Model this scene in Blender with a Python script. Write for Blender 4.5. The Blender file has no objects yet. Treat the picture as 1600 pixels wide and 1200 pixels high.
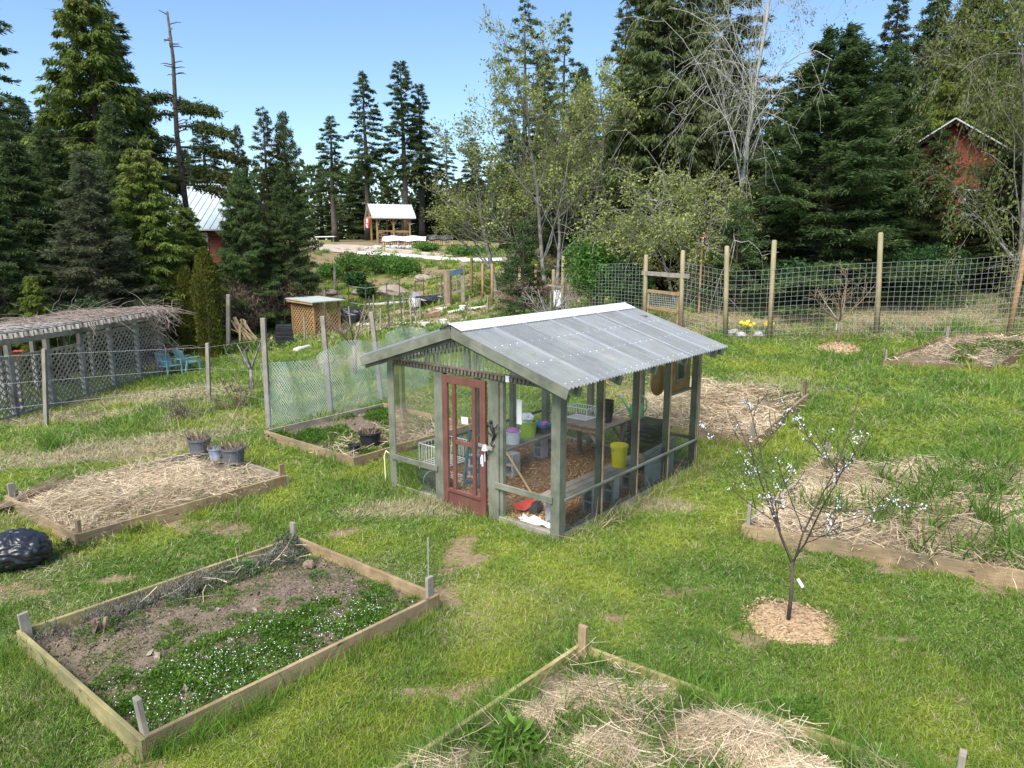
import bpy, bmesh, math, random
import numpy as np
from mathutils import Vector, Matrix

# ------------------------------------------------------------------ camera, sky, sun, exposure
SC = bpy.context.scene
COL = SC.collection
FPX, PITCH, CAMH = 1114.0, math.radians(11.11), 3.76
cd = bpy.data.cameras.new("camera"); cam = bpy.data.objects.new("camera", cd); COL.objects.link(cam)
cam.location = (0, 0, CAMH); cam.rotation_euler = (math.pi/2 - PITCH, 0, 0)
cd.sensor_width = 36; cd.lens = 36*FPX/1600; cd.clip_end = 2000; cd.clip_start = 0.1
SC.camera = cam
SUN_EL, SUN_AZ = math.radians(52), math.radians(205)     # azimuth clockwise from +Y: behind the camera, to its left
w = bpy.data.worlds.new("World"); SC.world = w; w.use_nodes = True
wn = w.node_tree; bg = wn.nodes["Background"]
sky = wn.nodes.new("ShaderNodeTexSky"); sky.sky_type = 'NISHITA'; sky.sun_disc = False
sky.sun_elevation = SUN_EL; sky.sun_rotation = SUN_AZ
sky.air_density = 1.0; sky.dust_density = 0.3; sky.ozone_density = 5.0
wn.links.new(sky.outputs[0], bg.inputs[0]); bg.inputs[1].default_value = 0.092
sl = bpy.data.lights.new("sun", 'SUN'); sl.energy = 3.3; sl.angle = math.radians(40); sl.color = (1, .95, .87)
so = bpy.data.objects.new("sun", sl); COL.objects.link(so)
sd = Vector((math.sin(SUN_AZ)*math.cos(SUN_EL), math.cos(SUN_AZ)*math.cos(SUN_EL), math.sin(SUN_EL)))
so.rotation_euler = sd.to_track_quat('Z', 'Y').to_euler()
SC.view_settings.view_transform = 'Standard'; SC.view_settings.look = 'None'
SC.view_settings.exposure = 1.25; SC.view_settings.gamma = 1
SC.render.engine = 'CYCLES'
SC.cycles.max_bounces = 8; SC.cycles.transparent_max_bounces = 24; SC.cycles.diffuse_bounces = 4

RNG = np.random.default_rng(7); random.seed(5)
PI = math.pi
# ------------------------------------------------------------------ photo pixel -> place
_f = np.array([0, math.cos(PITCH), -math.sin(PITCH)]); _u = np.array([0, math.sin(PITCH), math.cos(PITCH)]); _r = np.array([1., 0, 0])
_C = np.array([0, 0, CAMH])
def ray(px, py): return _f + _r*(px-800)/FPX + _u*(600-py)/FPX
def atz(px, py, z=0.0): d = ray(px, py); return Vector(_C + d*((z-CAMH)/d[2]))
def aty(px, py, Y): d = ray(px, py); return Vector(_C + d*(Y/d[1]))

# ------------------------------------------------------------------ noise + terrain
def _hash(ix, iy, s):
    h = (ix*374761393 + iy*668265263 + s*974634241) & 0xffffffff
    h = ((h ^ (h >> 13))*1274126177) & 0xffffffff
    return ((h ^ (h >> 16)) & 0xffff)/65535.0
def vnoise(x, y, s=0):
    x = np.asarray(x, float); y = np.asarray(y, float)
    ix = np.floor(x).astype(np.int64); iy = np.floor(y).astype(np.int64); fx = x-ix; fy = y-iy
    fx = fx*fx*(3-2*fx); fy = fy*fy*(3-2*fy)
    a = _hash(ix, iy, s); b = _hash(ix+1, iy, s); c = _hash(ix, iy+1, s); d = _hash(ix+1, iy+1, s)
    return (a*(1-fx)+b*fx)*(1-fy) + (c*(1-fx)+d*fx)*fy
def fbm(x, y, s=0, o=4):
    t = 0; a = .5; n = 0
    for i in range(o):
        t = t + a*vnoise(np.asarray(x)*2**i+i*17.3, np.asarray(y)*2**i-i*9.1, s+i); n += a; a *= .5
    return t/n

def cp(px, py, Y): p = aty(px, py, Y); return (p.x, p.y, p.z)
CTRL = [(0,2,0),(-6,3,0),(6,2.5,0),(-5,7,0),(3,7,0),(0,10,0),(-3,12,0),(3,11,.05),(-7,10,-.05),(6,7.5,.05),(1,14,.08),(-10,6,-.05),(11,5,.15),
 (5.3,11.5,.2),(4.6,13,.28),(6.4,15,.42),(-5.2,14,-.06),(9,11,.3),(14,12,.7),(-9,13,-.25),
 cp(1380,572,19),cp(1555,580,19),cp(1478,530,21.5),cp(1590,520,21.5),cp(1386,522,22),cp(1212,528,22.5),cp(1140,532,23),cp(1065,512,24.5),
 cp(880,490,28),cp(25,655,18),cp(255,582,25),cp(285,585,24),cp(340,560,28),cp(490,525,37),cp(660,470,48),cp(710,475,42),cp(812,495,34),
 cp(600,455,51),cp(600,425,56),cp(600,408,60),cp(500,425,57),cp(500,405,60),cp(700,435,50),cp(740,418,54),cp(500,383,70),cp(620,379,76),cp(740,395,62),cp(820,402,54),
 (14,30,1.9),(24,24,2.2),(20,45,3.0),(8,50,2.6),(-20,40,0.2),(-30,22,-.8),(-18,58,3.4),(-30,60,3.5),(30,70,4.2),(0,110,4.2),(-70,100,4.2),(80,90,4.5),(70,20,4),(-70,20,0),(-30,0,-.3),(30,0,.8)]
_cx = np.array(CTRL)
def _tps(r2): return np.where(r2 > 0, .5*r2*np.log(r2+1e-12), 0)
def _fit():
    n = len(_cx); X = _cx[:, :2]/10
    r2 = ((X[:, None]-X[None])**2).sum(-1)
    A = np.zeros((n+3, n+3)); A[:n, :n] = _tps(r2)+np.eye(n)*.02
    A[:n, n] = 1; A[:n, n+1:] = X; A[n, :n] = 1; A[n+1:, :n] = X.T
    b = np.zeros(n+3); b[:n] = _cx[:, 2]
    return np.linalg.solve(A, b)
_W = _fit()
def terr(x, y):
    x = np.asarray(x, float); y = np.asarray(y, float); sh = x.shape
    p = np.stack([x.ravel(), y.ravel()], 1)/10; n = len(_cx); out = np.zeros(len(p))
    for i in range(0, len(p), 20000):
        q = p[i:i+20000]; r2 = ((q[:, None]-_cx[None, :, :2]/10)**2).sum(-1)
        out[i:i+20000] = _tps(r2)@_W[:n] + _W[n] + q@_W[n+1:]
    xx, yy = x.ravel(), y.ravel()
    # level pad under the near garden, and a calm far field
    k = np.clip((np.hypot(xx+.3, (yy-8.5)*1.0)-5.5)/4.5, 0, 1); k = k*k*(3-2*k); out *= k
    far = np.clip((np.hypot(xx, yy)-95)/60, 0, 1); out = out*(1-far)+4.2*far
    return out.reshape(sh)
def T(x, y): return float(terr(np.array([x]), np.array([y]))[0])
def gy(px, Y, py=420):       # ground point under photo column px at distance Y
    p = aty(px, py, Y); return Vector((p.x, Y, T(p.x, Y)))
def gp(px, py):              # ground point seen at photo pixel
    d = ray(px, py); ts = np.geomspace(3, 160, 600); P = _C+d[None]*ts[:, None]
    h = P[:, 2]-terr(P[:, 0], P[:, 1]); i = int(np.argmax(h < 0)) if (h < 0).any() else 599
    t0, t1 = ts[max(i-1, 0)], ts[i]
    for _ in range(20):
        t = (t0+t1)/2; q = _C+d*t
        if q[2] > T(q[0], q[1]): t0 = t
        else: t1 = t
    q = _C+d*t1; return Vector((q[0], q[1], T(q[0], q[1])))

# ------------------------------------------------------------------ materials
MATS = {}
def nodes_of(name):
    m = bpy.data.materials.new(name); m.use_nodes = True; nt = m.node_tree
    return m, nt, nt.nodes["Principled BSDF"], nt.nodes["Material Output"]
def N(nt, t, **k):
    n = nt.nodes.new(t)
    for a, b in k.items(): setattr(n, a, b)
    return n
def mixc(nt, fac, a, b, mode='MIX'):
    m = N(nt, "ShaderNodeMix", data_type='RGBA', blend_type=mode)
    for sock, v in ((m.inputs[0], fac), (m.inputs[6], a), (m.inputs[7], b)):
        if hasattr(v, 'is_linked'): nt.links.new(v, sock)
        elif isinstance(v, (int, float)): sock.default_value = v
        else: sock.default_value = (*v, 1)
    return m.outputs[2]
def ramp(nt, v, a, b):
    r = N(nt, "ShaderNodeMapRange"); r.inputs[1].default_value = a; r.inputs[2].default_value = b; nt.links.new(v, r.inputs[0]); return r.outputs[0]
def noise(nt, vec, scale, detail=4, rough=.6):
    n = N(nt, "ShaderNodeTexNoise"); n.inputs["Scale"].default_value = scale; n.inputs["Detail"].default_value = detail; n.inputs["Roughness"].default_value = rough
    if vec is not None: nt.links.new(vec, n.inputs["Vector"])
    return n.outputs[0]
def pmat(name, c1, c2, scale=3, rough=.8, bump=0, grain=None, rnd=0, obj=0, transl=0, metal=0, spec=.3, c3=None, coord='Object', lo=.35, hi=.65):
    if name in MATS: return MATS[name]
    m, nt, b, out = nodes_of(name)
    tc = N(nt, "ShaderNodeTexCoord"); geo = N(nt, "ShaderNodeNewGeometry")
    vec = geo.outputs["Position"] if coord == 'World' else tc.outputs[coord]
    nz = noise(nt, vec, scale)
    col = mixc(nt, ramp(nt, nz, lo, hi), c1, c2)
    if c3: col = mixc(nt, ramp(nt, noise(nt, vec, scale*.23, 3), .5, .68), col, c3)
    g = None
    if grain:                                   # grain along the UV u direction (metres)
        mp = N(nt, "ShaderNodeMapping"); mp.inputs["Scale"].default_value = (1.2, grain, 1); nt.links.new(tc.outputs["UV"], mp.inputs[0])
        g = noise(nt, mp.outputs[0], 3, 5, .7)
        col = mixc(nt, ramp(nt, g, .3, .75), mixc(nt, .35, col, (.02, .018, .014)), col)
    def vary(src, amt, col):
        r = N(nt, "ShaderNodeMapRange"); r.inputs[3].default_value = 1-amt; r.inputs[4].default_value = 1+amt; nt.links.new(src, r.inputs[0])
        h = N(nt, "ShaderNodeHueSaturation"); nt.links.new(r.outputs[0], h.inputs["Value"]); nt.links.new(col, h.inputs["Color"]); return h.outputs[0]
    if rnd: col = vary(geo.outputs["Random Per Island"], rnd, col)
    if obj: col = vary(N(nt, "ShaderNodeObjectInfo").outputs["Random"], obj, col)
    nt.links.new(col, b.inputs["Base Color"])
    b.inputs["Roughness"].default_value = rough; b.inputs["Metallic"].default_value = metal; b.inputs["Specular IOR Level"].default_value = spec
    if bump:
        bp = N(nt, "ShaderNodeBump"); bp.inputs["Strength"].default_value = bump; bp.inputs["Distance"].default_value = .02
        nt.links.new(g if g is not None else nz, bp.inputs["Height"]); nt.links.new(bp.outputs[0], b.inputs["Normal"])
    if transl:
        t = N(nt, "ShaderNodeBsdfTranslucent"); nt.links.new(col, t.inputs[0]); mx = N(nt, "ShaderNodeMixShader"); mx.inputs[0].default_value = transl
        nt.links.new(b.outputs[0], mx.inputs[1]); nt.links.new(t.outputs[0], mx.inputs[2]); nt.links.new(mx.outputs[0], out.inputs[0])
    MATS[name] = m; return m
def clear_mat(name, tint, dens, rough=.05, diffuse=(.7, .72, .72), wave=None):
    m, nt, b, out = nodes_of(name)
    tr = N(nt, "ShaderNodeBsdfTransparent"); tr.inputs[0].default_value = (*tint, 1)
    gl = N(nt, "ShaderNodeBsdfGlossy"); gl.inputs["Roughness"].default_value = rough
    df = N(nt, "ShaderNodeBsdfDiffuse"); df.inputs[0].default_value = (*diffuse, 1)
    tc = N(nt, "ShaderNodeTexCoord"); mp = N(nt, "ShaderNodeMapping"); mp.inputs["Scale"].default_value = wave or (1, 1, 1); nt.links.new(tc.outputs["Object"], mp.inputs[0])
    nz = noise(nt, mp.outputs[0], 4, 4); rr = N(nt, "ShaderNodeMapRange"); rr.inputs[1].default_value = .4; rr.inputs[2].default_value = .75
    rr.inputs[3].default_value = dens*.35; rr.inputs[4].default_value = dens*1.8; nt.links.new(nz, rr.inputs[0])
    m1 = N(nt, "ShaderNodeMixShader"); nt.links.new(rr.outputs[0], m1.inputs[0]); nt.links.new(tr.outputs[0], m1.inputs[1]); nt.links.new(df.outputs[0], m1.inputs[2])
    fr = N(nt, "ShaderNodeFresnel"); fr.inputs[0].default_value = 1.3
    m2 = N(nt, "ShaderNodeMixShader"); nt.links.new(fr.outputs[0], m2.inputs[0]); nt.links.new(m1.outputs[0], m2.inputs[1]); nt.links.new(gl.outputs[0], m2.inputs[2])
    nt.links.new(m2.outputs[0], out.inputs[0]); MATS[name] = m; return m

# ------------------------------------------------------------------ mesh building
class MB:
    def __init__(s): s.v = []; s.f = []; s.uv = []
    def add(s, vs, fs, uvs=None):
        o = len(s.v); s.v += [tuple(p) for p in vs]; s.f += [tuple(i+o for i in f) for f in fs]
        s.uv += uvs if uvs else [[(0, 0)]*len(f) for f in fs]
    def bar(s, p, q, w_, h_, up=(0, 0, 1), twist=0):     # a squared timber from p to q; w_ across, h_ along 'up'
        p = Vector(p); q = Vector(q); d = q-p; L = d.length; d.normalize(); up = Vector(up)
        if abs(d.dot(up)) > .98: up = Vector((1, 0, 0)) if abs(d.x) < .9 else Vector((0, 1, 0))
        a = d.cross(up).normalized(); b = a.cross(d).normalized()
        if twist: a, b = a*math.cos(twist)+b*math.sin(twist), b*math.cos(twist)-a*math.sin(twist)
        vs = [x+a*(sx*w_/2)+b*(sy*h_/2) for x in (p, q) for sx, sy in ((-1, -1), (1, -1), (1, 1), (-1, 1))]
        fs = [(3, 2, 1, 0), (4, 5, 6, 7), (0, 1, 5, 4), (1, 2, 6, 5), (2, 3, 7, 6), (3, 0, 4, 7)]
        o = random.random()*20; uv = [[(o, 0), (o, w_), (o+h_*.1, w_), (o+h_*.1, 0)]]*2
        for k, ww in enumerate((w_, h_, w_, h_)):
            t = o+k*3.7; uv = uv+[[(o, t), (o, t+ww), (o+L, t+ww), (o+L, t)]]
        s.add(vs, fs, uv)
    def box(s, c, dx, dy, dz, rz=0): # centred in xy, base at c.z
        c = Vector(c); ca, sa = math.cos(rz), math.sin(rz); ax = Vector((ca, sa, 0))
        if dx >= dy and dx >= dz: s.bar(c+Vector((0, 0, dz/2))-ax*dx/2, c+Vector((0, 0, dz/2))+ax*dx/2, dy, dz)
        else:
            ay = Vector((-sa, ca, 0))
            if dy >= dz: s.bar(c+Vector((0, 0, dz/2))-ay*dy/2, c+Vector((0, 0, dz/2))+ay*dy/2, dx, dz)
            else: s.bar(c, c+Vector((0, 0, dz)), dy, dx, up=ax)
    def tube(s, pts, rad, n=6, cap=True):
        pts = [Vector(p) for p in pts]; k = len(pts)
        if isinstance(rad, (int, float)): rad = [rad]*k
        vs = []; ref = None; uvs = []
        for i, p in enumerate(pts):
            d = (pts[min(i+1, k-1)]-pts[max(i-1, 0)])
            if d.length < 1e-9: d = Vector((0, 0, 1))
            d.normalize()
            if ref is None or abs(ref.dot(d)) > .95: ref = Vector((1, 0, 0)) if abs(d.x) < .8 else Vector((0, 1, 0))
            a = d.cross(ref).normalized(); b = d.cross(a); ref = a.cross(d)*-1 if False else ref
            for j in range(n):
                t = 2*PI*j/n; vs.append(p+(a*math.cos(t)+b*math.sin(t))*rad[i])
        fs = []
        for i in range(k-1):
            for j in range(n):
                fs.append((i*n+j, i*n+(j+1) % n, (i+1)*n+(j+1) % n, (i+1)*n+j)); uvs.append([(i*.3, j*.05), (i*.3, j*.05+.05), (i*.3+.3, j*.05+.05), (i*.3+.3, j*.05)])
        if cap: fs += [tuple(range(n))[::-1], tuple((k-1)*n+j for j in range(n))]; uvs += [[(0, 0)]*n]*2
        s.add(vs, fs, uvs)
    def lathe(s, c, prof, n=20):
        c = Vector(c); vs = []; fs = []
        for r, z in prof:
            for j in range(n): vs.append(c+Vector((r*math.cos(2*PI*j/n), r*math.sin(2*PI*j/n), z)))
        for i in range(len(prof)-1):
            for j in range(n): fs.append((i*n+j, i*n+(j+1) % n, (i+1)*n+(j+1) % n, (i+1)*n+j))
        s.add(vs, fs)
    def blob(s, c, rx, ry, rz, jit=.1, seg=14, ring=9, seed=0):
        rr = random.Random(seed); c = Vector(c); vs = []; fs = []
        for i in range(ring+1):
            th = PI*i/ring
            for j in range(seg):
                ph = 2*PI*j/seg; k = 1+rr.uniform(-jit, jit) if 0 < i < ring else 1
                vs.append(c+Vector((rx*k*math.sin(th)*math.cos(ph), ry*k*math.sin(th)*math.sin(ph), rz*k*math.cos(th))))
        for i in range(ring):
            for j in range(seg): fs.append((i*seg+j, (i+1)*seg+j, (i+1)*seg+(j+1) % seg, i*seg+(j+1) % seg))
        s.add(vs, fs)
    def build(s, name, mat, parent=None, smooth=False, loc=None, bevel=0):
        me = bpy.data.meshes.new(name); me.from_pydata(s.v, [], s.f)
        ul = me.uv_layers.new(name="UVMap"); flat = [c for f in s.uv for p in f for c in p]
        ul.data.foreach_set("uv", flat)
        me.materials.append(mat); me.validate(); me.update()
        if smooth: me.polygons.foreach_set("use_smooth", [True]*len(me.polygons))
        o = bpy.data.objects.new(name, me); COL.objects.link(o)
        if parent: o.parent = parent
        if loc is not None: o.location = loc
        if bevel:
            b = o.modifiers.new("bevel", 'BEVEL'); b.width = bevel; b.segments = 2; b.limit_method = 'ANGLE'
        return o
def npobj(name, V, Fq, mat, parent=None, smooth=False):          # numpy arrays -> object (faces of equal size)
    me = bpy.data.meshes.new(name); V = np.asarray(V, np.float32); Fq = np.asarray(Fq, np.int32)
    k = Fq.shape[1]; me.vertices.add(len(V)); me.vertices.foreach_set("co", V.ravel())
    me.loops.add(Fq.size); me.loops.foreach_set("vertex_index", Fq.ravel())
    me.polygons.add(len(Fq)); me.polygons.foreach_set("loop_start", np.arange(0, Fq.size, k, dtype=np.int32)); me.polygons.foreach_set("loop_total", np.full(len(Fq), k, np.int32))
    if smooth: me.polygons.foreach_set("use_smooth", np.ones(len(Fq), bool))
    me.materials.append(mat); me.update(calc_edges=True)
    o = bpy.data.objects.new(name, me); COL.objects.link(o)
    if parent: o.parent = parent
    return o
def rhombs(B, D, L, Wd, S):       # leaf faces: base points, unit directions, lengths, widths, side vectors
    L = np.asarray(L)[:, None]; Wd = np.asarray(Wd)[:, None]
    V = np.stack([B, B+D*L*.45+S*Wd*.5, B+D*L, B+D*L*.45-S*Wd*.5], 1).reshape(-1, 3)
    return V, np.arange(len(V)).reshape(-1, 4)
def unit(a): return a/np.maximum(np.linalg.norm(a, axis=-1, keepdims=True), 1e-9)
def rdirs(rg, n): return unit(rg.normal(size=(n, 3)))
def strips(rg, B, D, L, W, bend, k=2):   # curved blades: k quads each, last one tapering
    n = len(B); S = unit(np.cross(D, rg.normal(size=(n, 3)))); out = []
    for i in range(k+1):
        t = i/k; c = B+D*(L*t)[:, None]+bend*(t*t*L)[:, None]; ww = (W*(1-t**2*.85)/2)[:, None]
        out += [c-S*ww, c+S*ww]
    V = np.stack(out, 1).reshape(-1, 3); b = np.arange(n)[:, None]*(2*k+2)
    Fs = np.concatenate([np.stack([b[:, 0]+2*i, b[:, 0]+2*i+1, b[:, 0]+2*i+3, b[:, 0]+2*i+2], 1) for i in range(k)])
    return V, Fs
def cat(parts):
    Vs, Fs, o = [], [], 0
    for V, F in parts: Vs.append(V); Fs.append(F+o); o += len(V)
    return np.concatenate(Vs), np.concatenate(Fs)

# ------------------------------------------------------------------ things
def tag(o, label=None, cat=None, group=None, kind=None):
    if label: o["label"] = label
    if cat: o["category"] = cat
    if group: o["group"] = group
    if kind: o["kind"] = kind
    return o
def thing(name, label, cat, loc=(0, 0, 0), rz=0, group=None):
    o = bpy.data.objects.new(name, None); COL.objects.link(o); o.location = loc; o.rotation_euler = (0, 0, rz); o.empty_display_size = .1
    return tag(o, label, cat, group)
def dup(root, label, loc, rz=None, scale=None, group=None):
    r = root.copy(); COL.objects.link(r); r.location = loc
    if rz is not None: r.rotation_euler = (0, 0, rz)
    if scale is not None: r.scale = scale
    r["label"] = label
    if group: r["group"] = group
    for ch in list(root.children):
        c = ch.copy(); COL.objects.link(c); c.parent = r
        for g in list(ch.children):
            d = g.copy(); COL.objects.link(d); d.parent = c
    return r
# ------------------------------------------------------------------ layout of the near garden (needed by the lawn)
def bed_quad(L, Fp, R, B=None):
    L, Fp, R = Vector(L), Vector(Fp), Vector(R)
    return [L, Fp, R, Vector(B) if B else L+R-Fp]
BZ = .19
GO = Vector((.60, 8.59, 0)); GYAW = math.radians(50.3); GW, GL = 3.25, 4.0
GU = Vector((math.cos(GYAW), math.sin(GYAW), 0)); GV = Vector((-math.sin(GYAW), math.cos(GYAW), 0))
BEDS = {
 1: bed_quad((-4.64, 6.14, 0), (-2.73, 4.66, 0), (-.78, 6.85, 0)),
 2: bed_quad((-4.82, 13.5, 0), (-2.7, 11.67, 0), (-.80, 14.0, 0)),
 3: bed_quad((-7.36, 9.87, 0), (-5.47, 8.4, 0), (-3.54, 10.72, 0)),
 4: bed_quad((3.0, 8.71, 0), (6.1, 7.17, 0), (7.95, 10.4, 0), (5.27, 11.56, 0)),
 5: None, 6: None,
 7: bed_quad((-1.35, 3.75, 0), (1.1, 2.3, 0), (3.05, 4.15, 0), (.63, 5.92, 0)),
}
_p = aty(1380, 560, 18.9); _q = aty(1556, 572, 18.6); _b = aty(1478, 528, 21.3)
BEDS[5] = bed_quad((_p.x, _p.y, 0), (_q.x, _q.y, 0), (_q.x+_b.x-_p.x, _q.y+_b.y-_p.y, 0))
_p = aty(1180, 660, 12.75); _q = aty(1262, 618, 15.1); _d = Vector((_p.x-_q.x, _p.y-_q.y, 0)).normalized(); _n = Vector((-abs(_d.y), abs(_d.x), 0)).normalized()
_l = Vector((_p.x, _p.y, 0))+_n*3.05
BEDS[6] = bed_quad(_l, (_p.x, _p.y, 0), (_q.x, _q.y, 0))
MULCH = {'blossom': (2.83, 6.62, .46), 'fence': tuple(gp(1310, 548).xy)+(.62,)}

def in_quad(x, y, q, grow=0):
    c = sum((p for p in q), Vector())/4; ins = np.ones(np.shape(x), bool)
    for i in range(4):
        a, b = q[i], q[(i+1) % 4]; e = (b-a); nx, ny = e.y/e.length, -e.x/e.length
        s = ((x-a.x)*nx+(y-a.y)*ny); sc_ = ((c.x-a.x)*nx+(c.y-a.y)*ny)
        ins &= (s*np.sign(-sc_) < grow)
    return ins
GQ = [GO, GO+GU*GL, GO+GU*GL+GV*GW, GO+GV*GW]
def sm(v, a, b): t = np.clip((v-a)/(b-a), 0, 1); return t*t*(3-2*t)
SPOTS = [gp(175, 905).xy[:]+(.33, .16), gp(540, 830).xy[:]+(.4, .25), gp(720, 865).xy[:]+(.35, .7), gp(690, 935).xy[:]+(.3, .3), gp(960, 965).xy[:]+(.2, .12),
         gp(1400, 1000).xy[:]+(.5, .13), gp(1185, 1000).xy[:]+(.35, .2), gp(1180, 640).xy[:]+(.3, .2), gp(1500, 830).xy[:]+(.3, .12), gp(300, 870).xy[:]+(.3, .1), gp(1030, 745).xy[:]+(.2, .1)]
SPOTS = [(s[0], s[1], s[2], s[3]) for s in SPOTS]
DRY = [gp(100, 715).xy[:]+(2.2, .8), gp(250, 690).xy[:]+(1.6, .6), gp(120, 655).xy[:]+(2.5, .7), gp(640, 800).xy[:]+(.8, .35), gp(1000, 790).xy[:]+(.9, .3), gp(1180, 500).xy[:]+(4, 2), gp(1450, 490).xy[:]+(6, 2.5), gp(260, 620).xy[:]+(3, 1.5),
       gp(930, 520).xy[:]+(3, 2), gp(580, 560).xy[:]+(1.5, 2)]
def cover(x, y):
    x = np.asarray(x, float); y = np.asarray(y, float)
    r = np.hypot(x, y)
    n1 = fbm(x*1.1, y*1.1, 11, 5); n2 = fbm(x*.8, y*.8, 31, 5); n3 = fbm(x*.3+7, y*.3, 51, 4)
    soil = sm(n1, .63, .74)*.8
    for sx, sy, a, b in SPOTS:
        d = np.hypot((x-sx)/a, (y-sy)/b)+(fbm(x*4, y*4, 71, 3)-.5)*1.1; soil = np.maximum(soil, 1-sm(d, .5, 1.2))
    moss = sm(n2, .37, .67)*(.35+.5*sm(fbm(x*2, y*2, 91, 3), .35, .65))+.12*sm(fbm(x*3, y*3, 93, 3), .45, .6)
    dry = sm(n3, .62, .78)*.35
    for sx, sy, a, b in DRY:
        d = np.hypot((x-sx)/a, (y-sy)/b)+(fbm(x*1.6, y*1.6, 81, 4)-.5)*1.6; dry = np.maximum(dry, 1-sm(d, .45, 1.25))
    mid = sm(y, 30, 36)*(1-sm(x-y*.02, 6, 14)); dry = np.maximum(dry, mid*sm(fbm(x*.25, y*.4, 41, 4), .42, .62)*.8); soil = np.maximum(soil, mid*sm(fbm(x*.3, y*.75, 43, 4), .56, .66)*.8)
    bank = sm(y, 49, 53)*sm(fbm(x*.2, y*.25, 47, 4), .50, .64); soil = np.maximum(soil, bank*.7)
    fr = sm(y-(21.5+.1*np.abs(x-9)), 1.0, 4.0)*sm(x, -1, 3); dry = np.maximum(dry, fr*.55*sm(fbm(x*.5, y*.5, 49, 3), .3, .6))
    return soil, moss, dry

# ------------------------------------------------------------------ ground: one sheet to the horizon
def axis(a, b, step, lo, hi, g=1.07):
    mid = list(np.arange(a, b+1e-6, step)); up = []; s = step; v = mid[-1]
    while v < hi: s *= g; v += s; up.append(v)
    dn = []; s = step; v = mid[0]
    while v > lo: s *= g; v -= s; dn.append(v)
    return np.array(dn[::-1]+mid+up)
gx = axis(-14, 15, .16, -900, 900); gyv = axis(3.4, 24, .16, -60, 1500)
X, Y = np.meshgrid(gx, gyv); Z = terr(X, Y)
nearm = (1-sm(np.hypot(X, Y), 14, 26))
so_, mo_, dr_ = cover(X, Y)
Z = Z + nearm*((fbm(X*2.2, Y*2.2, 3, 3)-.5)*.05 - so_*.015)
for q in BEDS.values():
    inb = in_quad(X, Y, q, .02); Z = np.where(inb & (np.hypot(X, Y) < 24), Z-.02, Z)
Z = np.where(in_quad(X, Y, GQ, -.02), np.minimum(Z, -.015), Z)
ny_, nx_ = X.shape
idx = np.arange(ny_*nx_).reshape(ny_, nx_)
Fg = np.stack([idx[:-1, :-1], idx[:-1, 1:], idx[1:, 1:], idx[1:, :-1]], -1).reshape(-1, 4)
def cover_nodes(nt, src):                      # colour from soil / moss / dry cover
    sep = N(nt, "ShaderNodeSeparateColor"); nt.links.new(src, sep.inputs[0]); return sep.outputs
def ground_mat():
    m, nt, b, out = nodes_of("ground_soil_and_turf")
    at = N(nt, "ShaderNodeAttribute", attribute_name="cover"); o = cover_nodes(nt, at.outputs["Color"])
    pos = N(nt, "ShaderNodeNewGeometry").outputs["Position"]
    nf = noise(nt, pos, 22, 5, .7); nm = noise(nt, pos, 3.5, 4)
    g = mixc(nt, ramp(nt, nm, .35, .65), (.05, .085, .018), (.10, .15, .03))
    g = mixc(nt, ramp(nt, nf, .3, .7), g, (.085, .12, .03))
    g = mixc(nt, o[1], g, mixc(nt, ramp(nt, nf, .35, .7), (.27, .28, .035), (.19, .25, .035)))
    d = mixc(nt, ramp(nt, nf, .3, .7), (.20, .165, .085), (.33, .28, .16)); g = mixc(nt, o[2], g, d)
    s = mixc(nt, ramp(nt, nf, .3, .7), (.15, .11, .066), (.32, .24, .145)); 
    ad = N(nt, "ShaderNodeMath", operation='MULTIPLY_ADD'); nt.links.new(nf, ad.inputs[0]); ad.inputs[1].default_value = .8; nt.links.new(o[0], ad.inputs[2])
    g = mixc(nt, ramp(nt, ad.outputs[0], .7, 1.0), g, s)
    nt.links.new(g, b.inputs["Base Color"]); b.inputs["Roughness"].default_value = .95; b.inputs["Specular IOR Level"].default_value = .1
    bp = N(nt, "ShaderNodeBump"); bp.inputs["Strength"].default_value = .9; bp.inputs["Distance"].default_value = .03; nt.links.new(nf, bp.inputs["Height"]); nt.links.new(bp.outputs[0], b.inputs["Normal"])
    return m
ground = npobj("ground", np.stack([X, Y, Z], -1).reshape(-1, 3), Fg, ground_mat(), smooth=True); tag(ground, kind='structure')
ca = ground.data.color_attributes.new("cover", 'FLOAT_COLOR', 'POINT')
ca.data.foreach_set("color", np.stack([so_, mo_, dr_, np.ones_like(so_)], -1).astype(np.float32).ravel())

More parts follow.
